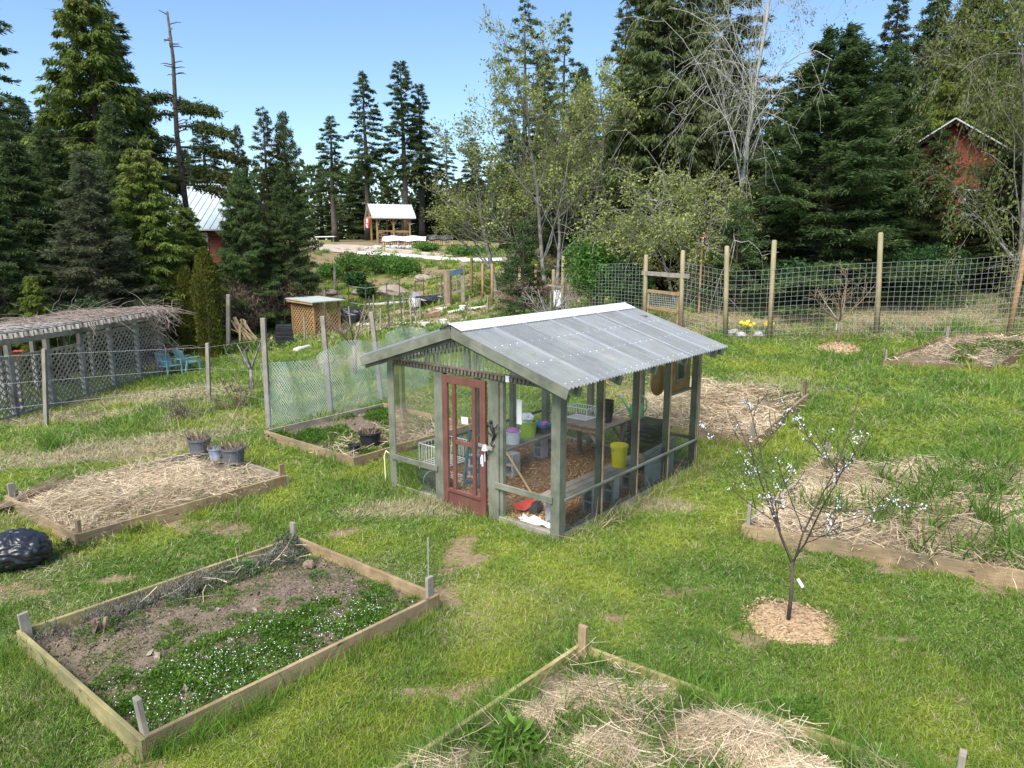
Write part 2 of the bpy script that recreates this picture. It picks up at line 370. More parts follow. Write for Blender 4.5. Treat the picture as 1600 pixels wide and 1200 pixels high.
# ------------------------------------------------------------------ lawn grass: uncountable, scattered tufts
def grass_mat():
    m, nt, b, out = nodes_of("grass_blades")
    at = N(nt, "ShaderNodeAttribute", attribute_name="cover"); at.attribute_type = 'INSTANCER'; o = cover_nodes(nt, at.outputs["Color"])
    geo = N(nt, "ShaderNodeNewGeometry"); oi = N(nt, "ShaderNodeObjectInfo")
    g = mixc(nt, oi.outputs["Random"], (.075, .17, .022), (.25, .38, .068))
    g = mixc(nt, ramp(nt, noise(nt, geo.outputs["Position"], 1.6, 5), .40, .60), g, (.115, .21, .03))
    g = mixc(nt, o[1], g, mixc(nt, geo.outputs["Random Per Island"], (.22, .32, .035), (.40, .44, .065)))
    k = N(nt, "ShaderNodeMath", operation='LESS_THAN'); nt.links.new(geo.outputs["Random Per Island"], k.inputs[0])
    mp = N(nt, "ShaderNodeMapRange"); mp.inputs[3].default_value = .07; mp.inputs[4].default_value = .95; nt.links.new(o[2], mp.inputs[0]); nt.links.new(mp.outputs[0], k.inputs[1])
    g = mixc(nt, k.outputs[0], g, (.46, .40, .25))
    nt.links.new(g, b.inputs["Base Color"]); b.inputs["Roughness"].default_value = .45; b.inputs["Specular IOR Level"].default_value = .25
    t = N(nt, "ShaderNodeBsdfTranslucent"); nt.links.new(g, t.inputs[0]); mx = N(nt, "ShaderNodeMixShader"); mx.inputs[0].default_value = .35
    nt.links.new(b.outputs[0], mx.inputs[1]); nt.links.new(t.outputs[0], mx.inputs[2]); nt.links.new(mx.outputs[0], out.inputs[0]); return m
GM = grass_mat()
TUFTS = bpy.data.collections.new("grass_tufts")
for k in range(5):
    rg = np.random.default_rng(100+k); n = 24
    B = np.zeros((n, 3)); a = rg.uniform(0, 2*PI, n); r = .1*np.sqrt(rg.uniform(0, 1, n)); B[:, 0] = r*np.cos(a); B[:, 1] = r*np.sin(a); B[:, 2] = -.012
    D = unit(np.stack([rg.normal(0, .55, n), rg.normal(0, .55, n), np.ones(n)], 1)); L = rg.uniform(.035, .075, n)*(1.7 if k == 4 else 1)
    bend = np.stack([rg.normal(0, .35, n), rg.normal(0, .35, n), np.full(n, -.25)], 1)
    V, Fs = strips(rg, B, D, L, np.full(n, .0085), bend, 2)
    o = npobj("grass_tuft", V, Fs, GM); COL.objects.unlink(o); TUFTS.objects.link(o)
def scatter(name, P, rot, scl, cov, coll, mat):
    me = bpy.data.meshes.new(name); me.vertices.add(len(P)); me.vertices.foreach_set("co", np.asarray(P, np.float32).ravel())
    for nm, ty, arr in (("rot", 'FLOAT_VECTOR', rot), ("scl", 'FLOAT_VECTOR', scl)):
        a = me.attributes.new(nm, ty, 'POINT'); a.data.foreach_set("vector", np.asarray(arr, np.float32).ravel())
    a = me.attributes.new("cover", 'FLOAT_COLOR', 'POINT'); a.data.foreach_set("color", np.asarray(cov, np.float32).ravel())
    me.materials.append(mat); o = bpy.data.objects.new(name, me); COL.objects.link(o)
    ng = bpy.data.node_groups.new(name, 'GeometryNodeTree')
    ng.interface.new_socket("Geometry", in_out='INPUT', socket_type='NodeSocketGeometry'); ng.interface.new_socket("Geometry", in_out='OUTPUT', socket_type='NodeSocketGeometry')
    gi = ng.nodes.new("NodeGroupInput"); go = ng.nodes.new("NodeGroupOutput"); ip = ng.nodes.new("GeometryNodeInstanceOnPoints"); ci = ng.nodes.new("GeometryNodeCollectionInfo")
    ci.inputs["Collection"].default_value = coll; ci.inputs["Separate Children"].default_value = True; ci.inputs["Reset Children"].default_value = True
    na = ng.nodes.new("GeometryNodeInputNamedAttribute"); na.data_type = 'FLOAT_VECTOR'; na.inputs[0].default_value = "rot"
    nb = ng.nodes.new("GeometryNodeInputNamedAttribute"); nb.data_type = 'FLOAT_VECTOR'; nb.inputs[0].default_value = "scl"
    L = ng.links.new; L(gi.outputs[0], ip.inputs["Points"]); L(ci.outputs[0], ip.inputs["Instance"]); ip.inputs["Pick Instance"].default_value = True
    L(na.outputs[0], ip.inputs["Rotation"]); L(nb.outputs[0], ip.inputs["Scale"]); L(ip.outputs[0], go.inputs[0])
    md = o.modifiers.new("scatter", 'NODES'); md.node_group = ng
    return o
def lawn():
    n = 200000; rg = RNG
    r = 3.6*np.exp(rg.uniform(0, 1, n)*math.log(32/3.6)); th = rg.uniform(-.86, .86, n)
    x = r*np.sin(th); y = r*np.cos(th); ok = (y > 3)
    for q in BEDS.values(): ok &= ~in_quad(x, y, q, .03)
    ok &= ~in_quad(x, y, GQ, .0)
    for mx, my, mr in MULCH.values(): ok &= (np.hypot(x-mx, y-my)+(fbm(x*5, y*5, 5, 2)-.5)*.25 > mr*.97)
    so, mo, dr = cover(x, y); ok &= rg.uniform(0, 1, n) > np.clip(so*1.25-.1, 0, .97); ok &= rg.uniform(0, 1, n) > dr*.35
    x, y, r, so, mo, dr = (a[ok] for a in (x, y, r, so, mo, dr)); n = len(x)
    lush = sm(fbm(x*.8, y*.8, 61, 3), .5, .68)
    # grass grows longer against boards, posts and the greenhouse sill
    edge = np.zeros(n)
    for q in list(BEDS.values())+[GQ]: edge = np.maximum(edge, in_quad(x, y, q, .14)*1.0)
    sc = np.clip(r/8.5, .75, 2.3)*rg.uniform(.7, 1.25, n); hz = sc*(.6+.35*sm(fbm(x*3.5, y*3.5, 63, 3), .4, .65)+1.0*lush*(1-mo*.6)+edge*rg.uniform(0, 2.5, n)*(rg.uniform(0, 1, n) < .7)*fbm(x*1.3, y*1.3, 66, 3)*1.7)*np.clip(1-so*.5, .4, 1)
    z = terr(x, y)+(1-sm(r, 14, 26))*((fbm(x*2.2, y*2.2, 3, 3)-.5)*.05)
    o = scatter("lawn_grass", np.stack([x, y, z], 1), np.stack([rg.normal(0, .12, n), rg.normal(0, .12, n), rg.uniform(0, 6.28, n)], 1), np.stack([sc, sc, hz], 1), np.stack([so, mo, dr, np.ones(n)], 1), TUFTS, GM)
    tag(o, "short green and yellowish lawn grass with mossy and bare patches", "grass", kind='stuff')
lawn()

# ------------------------------------------------------------------ trees
BARK = pmat("conifer_bark", (.055, .045, .036), (.12, .10, .08), 6, .95, bump=.4)
BARKG = pmat("grey_bark", (.13, .12, .105), (.30, .28, .25), 5, .9, bump=.3)
BARKP = pmat("pale_birch_bark", (.26, .25, .23), (.46, .44, .41), 4, .9, bump=.3)
def leafm(name, a, b, c=None, rnd=.35, transl=.45, scale=.6): return pmat(name, a, b, scale, .65, rnd=rnd, transl=transl, c3=c, spec=.2, obj=.18)
NEED_D = leafm("needles_dark_green", (.065, .10, .036), (.125, .17, .06))
NEED_F = leafm("needles_fir_green", (.075, .105, .038), (.13, .165, .055), (.14, .125, .055))
NEED_S = leafm("needles_spruce_green", (.060, .105, .038), (.125, .185, .062))
NEED_C = leafm("sprays_cedar_green", (.105, .155, .032), (.19, .245, .05), (.21, .19, .065))
NEED_Y = leafm("sprays_yellow_green", (.12, .17, .025), (.20, .25, .04))
NEED_B = leafm("needles_grey_brown", (.085, .105, .055), (.135, .155, .085), (.16, .135, .085))
LEAF_A = leafm("young_leaves_yellow_green", (.19, .23, .06), (.30, .34, .10), (.26, .21, .11), rnd=.4, transl=.4)
LEAF_O = leafm("leaves_olive_green", (.13, .165, .042), (.21, .235, .07), (.19, .155, .075), rnd=.4, transl=.4)
LEAF_G = leafm("leaves_bright_green", (.06, .15, .025), (.12, .24, .05), rnd=.35, transl=.35, scale=2)
LEAF_D = leafm("leaves_dark_green", (.028, .075, .022), (.06, .13, .04), rnd=.35, transl=.3, scale=2)
def conifer(seed, H, R, bare=.12, nb=130, style='fir', tw=9, lv=8, prof=.8, Ls=.30, Ws=.095, gap=.0, tip=1.0):
    rg = np.random.default_rng(seed); tm = MB(); k = 9; wob = rg.normal(0, .012*H*.25, (k+1, 2)).cumsum(0)*.35
    cen = lambda t: np.array([np.interp(t, np.linspace(0, 1, k+1), wob[:, 0]), np.interp(t, np.linspace(0, 1, k+1), wob[:, 1]), t*H])
    tr = .0135*H+.03
    tm.tube([cen(i/k) for i in range(k+1)], [max(tr*(1-i/k)**.85, .012)*(1.35 if i == 0 else 1) for i in range(k+1)], 8)
    Bs, Ds, Ls_, Ss = [], [], [], []
    for i in range(nb):
        t = bare+(1-bare)*(((i+rg.uniform(0, 1))/nb)**.93)*.985
        fr = (1-t)/(1-bare)
        L = R*(fr**prof)*(1-.35*max(0, fr-.8)/.2*(style != 'spruce'))*rg.uniform(.5, 1.18)+.10*tip
        if gap and rg.uniform() < gap: L *= rg.uniform(.2, .5)
        az = i*2.39996+rg.normal(0, .4); o = np.array([math.cos(az), math.sin(az), 0]); tg = np.array([-o[1], o[0], 0])
        if style == 'fir': e, dr, cu = .45-.75*fr, .28, .10
        elif style == 'spruce': e, dr, cu = .55-.62*fr, .16, .14
        elif style == 'cedar': e, dr, cu = .35-.55*fr, .62, .38
        else: e, dr, cu = .25-.35*fr, .2, .05
        e += rg.normal(0, .10); s = np.linspace(0, 1, 7)[:, None]
        sp = cen(t)+o*L*s*(1-.06*s)+np.array([0, 0, 1.])*L*(e*s-dr*s**2+cu*s**3)+tg*L*rg.normal(0, .12)*s**2
        if L > .5: tm.tube(sp[:6], list(np.linspace(max(.012, .014*L+.006), .005, 6)), 4, cap=False)
        nt_ = max(4, int(L*tw)); st = np.sqrt(rg.uniform(.05, 1, nt_)) if style != 'thin' else rg.uniform(.45, 1, nt_)
        p0 = np.stack([np.interp(st, s[:, 0], sp[:, j]) for j in range(3)], 1)
        sd_ = np.where(rg.uniform(size=nt_) < .5, -1, 1)[:, None]; fw = rg.uniform(.35, .9, nt_)[:, None]
        dn = {'fir': .22, 'spruce': .05, 'cedar': .75, 'thin': .15}[style]
        td = unit(o*fw+tg*sd_*rg.uniform(.4, 1, nt_)[:, None]+np.array([0, 0, -1])*dn*rg.uniform(.3, 1.5, nt_)[:, None])
        tl = (L*.30*(1.15-.75*st)+.16)*rg.uniform(.6, 1.2, nt_)
        uu = rg.uniform(0, 1, (nt_, lv)); b = (p0[:, None]+td[:, None]*(uu*tl[:, None])[..., None]+rg.normal(0, 1, (nt_, lv, 3))*np.array([.05, .05, .05])-np.abs(rg.normal(0, .045 if style in ('fir', 'cedar') else .02, (nt_, lv, 1)))*np.array([0, 0, 1.])).reshape(-1, 3)
        nrm = rg.normal(size=(nt_, lv, 3))*(.5 if style != 'cedar' else .35)+np.array([0, 0, -.12 if style != 'cedar' else -.55])
        d = unit(td[:, None]+nrm).reshape(-1, 3)
        Bs.append(b); Ds.append(d); Ls_.append(np.full(len(b), Ls)*rg.uniform(.6, 1.2, len(b)))
        Ss.append(unit(np.cross(d, rg.normal(size=d.shape)*.7+np.array([0, 0, 1.]))))
    B, D, L, S = np.concatenate(Bs), np.concatenate(Ds), np.concatenate(Ls_), np.concatenate(Ss)
    return tm, rhombs(B, D, L, L/Ls*Ws, S)
def branches(tm, rg, p, d, L, r, depth, par, tips, lvl=0):     # recursive limb; par = per-level dicts
    k = 5; pts = [np.array(p)]; dd = np.array(d, float)
    for i in range(k):
        dd = unit(dd+rg.normal(0, par['wob'], 3)+np.array([0, 0, par['up']*(1 if lvl else .3)-par.get('sag', 0)*(i/k if lvl else 0)])); pts.append(pts[-1]+dd*L/k)
    tm.tube(pts, list(np.linspace(r, max(r*.35, par['rmin']), k+1)), 7 if r > .04 else 4, cap=False)
    pts = np.array(pts)
    if depth == 0:
        tips.append(pts); return
    for i in range(par['n'][lvl]):
        s = rg.uniform(par['from'][lvl], 1); q = np.array([np.interp(s, np.linspace(0, 1, k+1), pts[:, j]) for j in range(3)])
        ax = rdirs(rg, 1)[0]; ax = unit(ax-dd*ax.dot(dd)); a = rg.uniform(*par['ang'])
        nd = unit(dd*math.cos(a)+ax*math.sin(a)); branches(tm, rg, q, nd, L*rg.uniform(*par['len'])*(1.15-.5*s), max(r*(1-.6*s)*(par.get('rf', .6) if lvl == 0 else .6), par['rmin']), depth-1, par, tips, lvl+1)
    tips.append(pts[-3:])
def tip_leaves(rg, tips, per, size, spread, w=.6):
    B = []
    for p in tips:
        k = max(1, per//5); s = rg.uniform(.15, 1, k); q = np.stack([np.interp(s, np.linspace(0, 1, len(p)), p[:, j]) for j in range(3)], 1)+rg.normal(0, spread*.5, (k, 3)); q = np.repeat(q, 6, 0); B.append(q+rg.normal(0, spread*.42, q.shape))
    B = np.concatenate(B); n = len(B); D = unit(rg.normal(size=(n, 3))+np.array([0, 0, .1])); L = rg.uniform(.5, 1.3, n)*size
    return rhombs(B, D, L, L*w, unit(np.cross(D, rg.normal(size=(n, 3)))))
def plant_tree(name, label, cat, tm, leaf, bark, lmat, loc, rz=0, scale=(1, 1, 1), crown='crown', group=None):
    t = thing(name, label, cat, loc, rz, group); t.scale = scale
    tm.build('trunk', bark, t, smooth=True)
    if leaf is not None: npobj(crown, leaf[0], leaf[1], lmat, t)
    return t
def tree_at(px, Y, top):
    b = gy(px, Y); return b, aty(px, top, Y).z-b.z
# kinds: each made once, copied after
KIND = {
 'doug':  (dict(seed=11, H=20, R=3.2, bare=.08, nb=180, style='fir', tw=13, lv=17, gap=.18, Ls=.25, Ws=.065), NEED_F, 'douglas_fir', 'fir tree'),
 'doug2': (dict(seed=12, H=22, R=2.9, bare=.36, nb=105, style='fir', tw=12, lv=14, gap=.25, Ls=.30, Ws=.09), NEED_D, 'tall_fir', 'fir tree'),
 'sparse':(dict(seed=13, H=20, R=3.6, bare=.15, nb=100, style='thin', tw=10, lv=15, gap=.28, prof=.65, Ls=.26, Ws=.075), NEED_D, 'sparse_fir', 'fir tree'),
 'spruce':(dict(seed=14, H=12, R=4.0, bare=.02, nb=250, style='spruce', tw=16, lv=19, Ls=.21, Ws=.05, prof=.85, tip=2.2), NEED_S, 'spruce_tree', 'spruce tree'),
 'dense': (dict(seed=15, H=13, R=3.6, bare=.02, nb=330, style='fir', tw=12, lv=14, gap=.2, Ls=.22, Ws=.06), NEED_D, 'dense_fir', 'fir tree'),
 'grey':  (dict(seed=16, H=11, R=2.6, bare=.03, nb=200, style='spruce', tw=14, lv=17, Ls=.20, Ws=.045, prof=.95), NEED_B, 'grey_fir', 'fir tree'),
 'cedar': (dict(seed=17, H=17, R=3.3, bare=.02, nb=360, style='cedar', tw=9, lv=18, Ls=.27, Ws=.07, prof=.55, gap=.12), NEED_C, 'cedar_tree', 'cedar tree'),
 'doug3': (dict(seed=31, H=20, R=3.0, bare=.14, nb=150, style='fir', tw=13, lv=17, gap=.3, Ls=.25, Ws=.065, prof=.65), NEED_F, 'ragged_fir', 'fir tree'),
 'dense2':(dict(seed=35, H=13, R=3.4, bare=.02, nb=300, style='spruce', tw=11, lv=14, gap=.22, Ls=.22, Ws=.06, prof=.75), NEED_D, 'bushy_fir', 'fir tree'),
 'dcedar':(dict(seed=27, H=17, R=3.3, bare=.02, nb=380, style='cedar', tw=9, lv=18, Ls=.27, Ws=.07, prof=.5, gap=.12), NEED_F, 'drooping_cedar', 'cedar tree'),
 'ycedar':(dict(seed=18, H=16, R=3.0, bare=.04, nb=300, style='cedar', tw=9, lv=17, Ls=.27, Ws=.07, prof=.6, gap=.12), NEED_Y, 'yellow_cedar', 'cedar tree'),
 'young': (dict(seed=19, H=6, R=2.3, bare=.02, nb=90, style='spruce', tw=13, lv=9, Ls=.22, Ws=.06), NEED_S, 'young_fir', 'fir tree'),
}
PROTO = {}
def conif(kind, label, px, Y, top, width, group=None, rz=None, dx=0):
    """width = reach of the crown to each side, in photo pixels"""
    par, mat, nm, ct = KIND[kind]; b, H = tree_at(px, Y, top); b = b+Vector((0, 0, -.05))
    Rm = width/FPX*Y; sx = Rm/par['R']; sz = H/par['H']; sc = (sx, sx, sz); rz = random.uniform(0, 6.28) if rz is None else rz
    if kind not in PROTO:
        tm, lf = conifer(**par); PROTO[kind] = plant_tree(nm, label, ct, tm, lf, BARK, mat, b, rz, sc, group=group); return PROTO[kind]
    return dup(PROTO[kind], label, b, rz, sc, group)
FG = "conifers around the garden"
TREES = [
 # left group
 ('sparse', "tall dark fir with see-through crown cut by the left picture edge", 12, 37, -70, 105),
 ('cedar', "huge feathery cedar rising left of the dead spire", 172, 37, -30, 118),
 ('doug3', "broad green fir with mixed crown just behind the huge feathery cedar", 205, 40, 0, 100),
 ('dense', "dark bushy fir in front of the left picture edge trees", 40, 29, 215, 120),
 ('grey', "grey green drooping young fir in front of the huge cedar", 150, 27.5, 232, 100),
 ('dense2', "dark fir filling the gap behind the grey green young fir", 95, 33, 195, 95),
 ('cedar', "lower olive cedar beside the white roofed red house", 235, 30, 225, 88),
 ('cedar', "short olive cedar touching the left end of the red house", 294, 33, 318, 62),
 ('dense', "dark low fir behind the pergola's left half", 0, 25, 300, 90),
 ('doug', "small fir showing behind the dead spire above the white roof", 335, 58, 185, 55),
 ('doug', "thin loose fir right in front of the white metal roof", 384, 41, 190, 42),
 ('doug3', "pointed dark fir right of the white metal roof", 424, 43, 163, 50),
 ('dense2', "second pointed fir touching the pointed one right of the white roof", 456, 44, 172, 52),
 ('spruce', "low spreading spruce over the brown brambles", 385, 37, 262, 66),
 ('dense2', "dark rounded fir over the brown brambles' right end", 448, 38, 268, 48),
 # behind the pavilion
 ('doug2', "slim fir with bare lower trunk left of the wood shelter", 526, 78, 178, 44),
 ('doug2', "tall narrow fir right behind the wood shelter's left gable", 578, 86, 108, 47),
 ('doug2', "tallest fir behind the wood shelter with broken uneven crown", 636, 86, 92, 54),
 ('doug2', "slightly shorter fir leaning on the tallest one behind the shelter", 662, 90, 128, 46),
 ('sparse', "nearly bare thin fir between the tallest fir and the green wood", 700, 88, 200, 30),
 ('doug', "dark pointed fir at the left end of the alders", 740, 80, 212, 40),
 ('doug', "low fir between the slim fir and the house", 506, 92, 300, 40),
 ('dense', "low dark fir behind the left side of the wood shelter", 560, 97, 262, 46),
 ('doug', "low fir behind the right side of the wood shelter", 612, 99, 290, 44),
 ('dense', "low fir right of the wood shelter roof", 668, 95, 280, 50),
 ('doug', "green fir behind the black covered pile", 712, 92, 292, 46),
 ('dense', "low fir at the far right end of the driveway", 752, 88, 300, 46),
 # centre right
 ('sparse', "tall open fir with long bare branches over the alders", 818, 44, -5, 80),
 ('sparse', "second open fir behind the alders", 876, 47, 12, 62),
 ('doug', "dense narrow fir between the open firs", 848, 52, 70, 48),
 ('doug3', "fir with tip against the sky left of the great drooping cedar", 965, 46, 5, 66),
 ('dcedar', "great drooping dark cedar behind the wooden gate", 1030, 35, -120, 112),
 ('doug3', "dark fir behind the pale birch trunk", 1118, 40, -160, 100),
 ('dense', "dark fir under the great drooping cedar", 955, 38, 190, 62),
 ('young', "low dark conifer at the end of the garden posts", 818, 30, 340, 48),
 # right
 ('spruce', "largest blue green spruce behind the wire fence", 1285, 28, 40, 178),
 ('spruce', "second blue green spruce right of the largest one", 1372, 30, 62, 84),
 ('dense2', "dark fir beside the red house on the right", 1550, 29, 235, 95),
 ('dense', "dark low fir behind the right end of the wire fence", 1600, 27, 265, 100),
 ('ycedar', "yellow green cedar above the right red house", 1482, 37, -60, 96),
 ('doug', "tall fir behind the tips of the two blue green spruces", 1362, 48, -20, 70),
 ('doug', "dark fir behind the yellow green cedar", 1545, 46, -60, 100),
 ('dense', "low dark fir filling behind the largest spruce", 1190, 33, 300, 80),
 ('dense2', "bushy fir hiding most of the red house on the right", 1448, 28.6, 200, 70),
 ('young', "small fir with light tips beside the wooden gate", 1150, 26.5, 310, 60),
 # far wood: nothing tells these apart
] + [(random.Random(i*7+1).choice(['dense', 'doug3', 'dense2']), "dark fir in the far wood closing the gaps behind the garden's trees", px, Yd, tp, wd) for i, (px, Yd, tp, wd) in enumerate(
 [(-40, 52, 180, 90), (60, 55, 150, 90), (150, 56, 170, 80), (250, 62, 215, 70), (470, 100, 300, 40), (535, 112, 318, 40), (585, 115, 312, 40), (640, 112, 305, 44), (690, 110, 300, 40), (735, 105, 290, 44), (780, 96, 280, 50),
  (800, 75, 190, 60), (850, 62, 180, 70), (905, 60, 140, 70), (960, 60, 150, 70), (1010, 58, 120, 80), (1080, 56, 60, 90), (1150, 54, 120, 90), (1210, 52, 130, 80), (1250, 50, 190, 90), (1330, 50, 130, 90), (1400, 52, 110, 90), (1460, 54, 60, 90), (1530, 52, 60, 100), (1620, 50, 20, 110), (1700, 48, 60, 110), (1420, 46, -40, 80), (1300, 48, 60, 60), (1250, 46, 120, 60), (1590, 38, 60, 100), (1075, 38, -100, 80), (1000, 42, -60, 70), (985, 37, 90, 60), (1100, 37, 60, 70), (1120, 47, 40, 90), (905, 70, 100, 60), (20, 46, 130, 80), (110, 44, 140, 80), (300, 60, 230, 60), (200, 34, 150, 80), (1180, 40, 260, 80), (1100, 42, 230, 80), (1270, 40, 250, 90)])]
for k, lb, px, Yd, tp, wd in TREES:
    conif(k, lb, px, Yd, tp, wd, FG)
# dead spire with a few tufted limbs
def snag():
    rg = np.random.default_rng(5); b, H = tree_at(296, 43, 18); tm = MB()
    tm.tube([(0, 0, 0), (.14, 0, H*.3), (-.06, 0, H*.6), (.10, 0, H*.85), (0, 0, H)], [.22, .18, .14, .10, .06], 8); [tm.tube([(.0, 0, H*z_), (.5*math.cos(a_), .5*math.sin(a_), H*z_+.12), (.9*math.cos(a_)*l_, .9*math.sin(a_)*l_, H*z_+.1)], [.035, .025, .012], 4) for z_, a_, l_ in [(rg.uniform(.45, .99), rg.uniform(0, 6.3), rg.uniform(.4, 1)) for _ in range(46)]]
    tips = []
    for z, az, L, e in ((.62, 0, 3.1, .10), (.66, 3.2, 3.0, .1), (.55, .25, 3.6, .05), (.57, 2.9, 2.6, .0), (.48, .1, 2.9, -.05), (.5, 3.4, 2.4, .1), (.7, 1.5, 1.6, .2), (.72, 3.0, 2.2, .15), (.44, 2.2, 2.3, 0), (.68, .1, 2.2, .2), (.42, 0, 3.2, 0)):
        d = np.array([math.cos(az), math.sin(az), e]); s = np.linspace(0, 1, 7)[:, None]
        sp = np.array([0, 0, z*H])+d*L*s+np.array([0, 0, -1])*L*.28*s**2.2
        tm.tube(sp, list(np.linspace(.08, .02, 7)), 5, cap=False); tips += [sp[2:], sp[3:], sp[1:]]
    B = []
    for p in tips:
        s = rg.uniform(0, 1, 420); q = np.stack([np.interp(s, np.linspace(0, 1, len(p)), p[:, j]) for j in range(3)], 1); B.append(q+rg.normal(0, 1, q.shape)*np.array([.22, .22, .12]))
    B = np.concatenate(B); n = len(B); D = unit(rg.normal(size=(n, 3))*.7+np.array([0, 0, -.4])); L = rg.uniform(.14, .34, n)
    plant_tree('dead_spire_tree', "dead bare tree spire with a few tufted limbs above the white roof", 'dead tree', tm, rhombs(B, D, L, L*.35, unit(np.cross(D, rg.normal(size=(n, 3))))), BARK, NEED_F, b)
snag()
# broadleaves in early leaf
PAR_AL = dict(rf=.42, wob=.10, up=.10, n=[15, 6, 4], **{'from': [.22, .25, .3]}, ang=(.5, 1.05), len=(.34, .6), rmin=.007)
PAR_AR = dict(rf=.36, wob=.13, up=.02, sag=.22, n=[15, 6, 4], **{'from': [.12, .25, .3]}, ang=(.6, 1.25), len=(.4, .72), rmin=.008)
def broad(name, label, px, Y, top, par, bark, lmat, per, size, spread, seed, lean=(0, 0), rad=.11, sxy=1, group=None):
    rg = np.random.default_rng(seed); b, H = tree_at(px, Y, top); tm = MB(); tips = []
    stems = lean if isinstance(lean, list) else [lean]
    for i, l in enumerate(stems):
        branches(tm, rg, np.array([i*.25, i*.1, -.1]), unit(np.array([l[0], l[1], 1.])), H*(.92-.12*i), rad*(1-.15*i), 3, par, tips)
    return plant_tree(name, label, 'tree', tm, tip_leaves(rg, tips, per, size, spread), bark, lmat, b, 0, (sxy, sxy, 1), group=group)
BG = "leafing broadleaf trees"
broad('alder_tree', "slender pale trunked alder in young leaf, tallest behind the round posts", 858, 35, 112, PAR_AL, BARKG, LEAF_A, 10, .13, .22, 41, [(-.03, 0), (.08, .05)], .12, 1.0, BG)
broad('alder_tree', "alder in young leaf right of the tallest pale trunked alder", 900, 37, 150, PAR_AL, BARKG, LEAF_A, 10, .13, .22, 42, (.06, 0), .13, 1.0, BG)
broad('alder_tree', "low bushy alder over the end of the driveway", 775, 42, 235, PAR_AL, BARKG, LEAF_A, 14, .14, .28, 43, [(-.12, 0), (.1, 0)], .13, 1.25, BG)
broad('alder_tree', "thin alder in front of the fir with tip against the sky", 940, 39, 190, PAR_AL, BARKG, LEAF_A, 10, .13, .22, 44, (0, 0), .1, 1.0, BG)
broad('birch_tree', "tall pale birch trunk with arching nearly leafless branches", 1150, 29, -140, dict(PAR_AR, rf=.2, n=[26, 6, 4], rmin=.006), BARKP, LEAF_O, 4, .11, .22, 45, (.0, 0), .21, .55, BG)
broad('maple_tree', "low maple with arching bare twigs and first leaves behind the wooden gate", 1062, 28.5, 268, PAR_AR, BARKG, LEAF_A, 10, .11, .20, 46, [(-.25, 0), (.15, 0), (-.5, -.1)], .07, 1.1, BG)
broad('leafy_tree', "olive leafed tree filling the right picture edge", 1590, 25, -60, PAR_AR, BARKG, LEAF_O, 30, .14, .32, 47, [(.1, 0), (-.08, 0)], .14, .62, BG)
broad('leafy_tree', "olive leafed tree in front of the yellow green cedar", 1592, 28.5, 90, PAR_AR, BARKG, LEAF_O, 26, .14, .32, 48, (.08, 0), .11, .5, BG)

# bushes: a few stems and many small leaves in an uneven dome
def bush(name, label, cat, loc, rx, ry, h, lmat, n, size, seed, stemmat=None, lob=6, group=None, wr=.5):
    rg = np.random.default_rng(seed); t = thing(name, label, cat, loc, 0, group); tm = MB(); B = []
    for i in range(lob):
        a = rg.uniform(0, 6.28); rr = rg.uniform(.1, .62) if i else 0; c = np.array([rx*rr*math.cos(a), ry*rr*math.sin(a), h*rg.uniform(.42, .72)]); 
        tm.tube([(c[0]*.2, c[1]*.2, -.05), c*.6, c], [.02*h+.006, .013*h+.004, .005], 5)
        d = rdirs(rg, n//lob)*rg.uniform(.45, 1, (n//lob, 1))**.5; B.append(c+d*np.array([rx*.52, ry*.52, h*.42]))
    B = np.concatenate(B); B[:, 2] = np.abs(B[:, 2]); m = len(B); D = unit(rg.normal(size=(m, 3))+np.array([0, 0, .35])); L = rg.uniform(.6, 1.3, m)*size
    tm.build('stem', stemmat or BARK, t); npobj('foliage', *rhombs(B, D, L, L*wr, unit(np.cross(D, rg.normal(size=(m, 3))))), lmat, t); return t
# ------------------------------------------------------------------ greenhouse (local: x back along the side wall, y along the door wall, z up)
GREEN = pmat("grey_green_painted_wood", (.125, .135, .095), (.21, .22, .16), 4, .75, bump=.25, grain=14, c3=(.25, .25, .19))
RAWW = pmat("raw_wood", (.30, .19, .10), (.42, .29, .17), 6, .8, grain=16)
GREYW = pmat("weathered_grey_wood", (.27, .235, .19), (.39, .345, .285), 5, .9, bump=.25, grain=18, c3=(.17, .16, .13))
BOARD = pmat("treated_bed_board", (.28, .19, .10), (.49, .36, .20), 3.2, .85, bump=.35, grain=15, c3=(.19, .145, .085))
BOARDM = pmat("mossy_yellow_bed_board", (.30, .25, .10), (.49, .42, .19), 3.2, .85, bump=.35, grain=15, c3=(.19, .17, .08))
def knots(m, sc=5.5):                       # dark knots and damp stains belonging to the boards
    nt = m.node_tree; b = nt.nodes['Principled BSDF']; src = b.inputs['Base Color'].links[0].from_socket; tc = N(nt, 'ShaderNodeTexCoord'); mp = N(nt, 'ShaderNodeMapping'); mp.inputs['Scale'].default_value = (.55, 1.6, 1); nt.links.new(tc.outputs['UV'], mp.inputs[0])
    v = N(nt, 'ShaderNodeTexVoronoi'); v.inputs['Scale'].default_value = sc; nt.links.new(mp.outputs[0], v.inputs['Vector']); k = mixc(nt, ramp(nt, v.outputs['Distance'], .06, .14), (.07, .042, .022), src)
    k = mixc(nt, ramp(nt, noise(nt, tc.outputs['UV'], 1.3, 5, .7), .50, .72), k, mixc(nt, .55, k, (.09, .085, .06))); nt.links.new(k, b.inputs['Base Color'])
knots(BOARD); knots(BOARDM)
BOARDD = pmat("dark_brown_bed_board", (.17, .105, .065), (.28, .18, .11), 2.2, .85, bump=.25, grain=15, c3=(.11, .085, .05))
POSTW = pmat("round_post_wood", (.33, .27, .15), (.45, .37, .22), 3, .85, bump=.2, grain=12, c3=(.30, .29, .16))
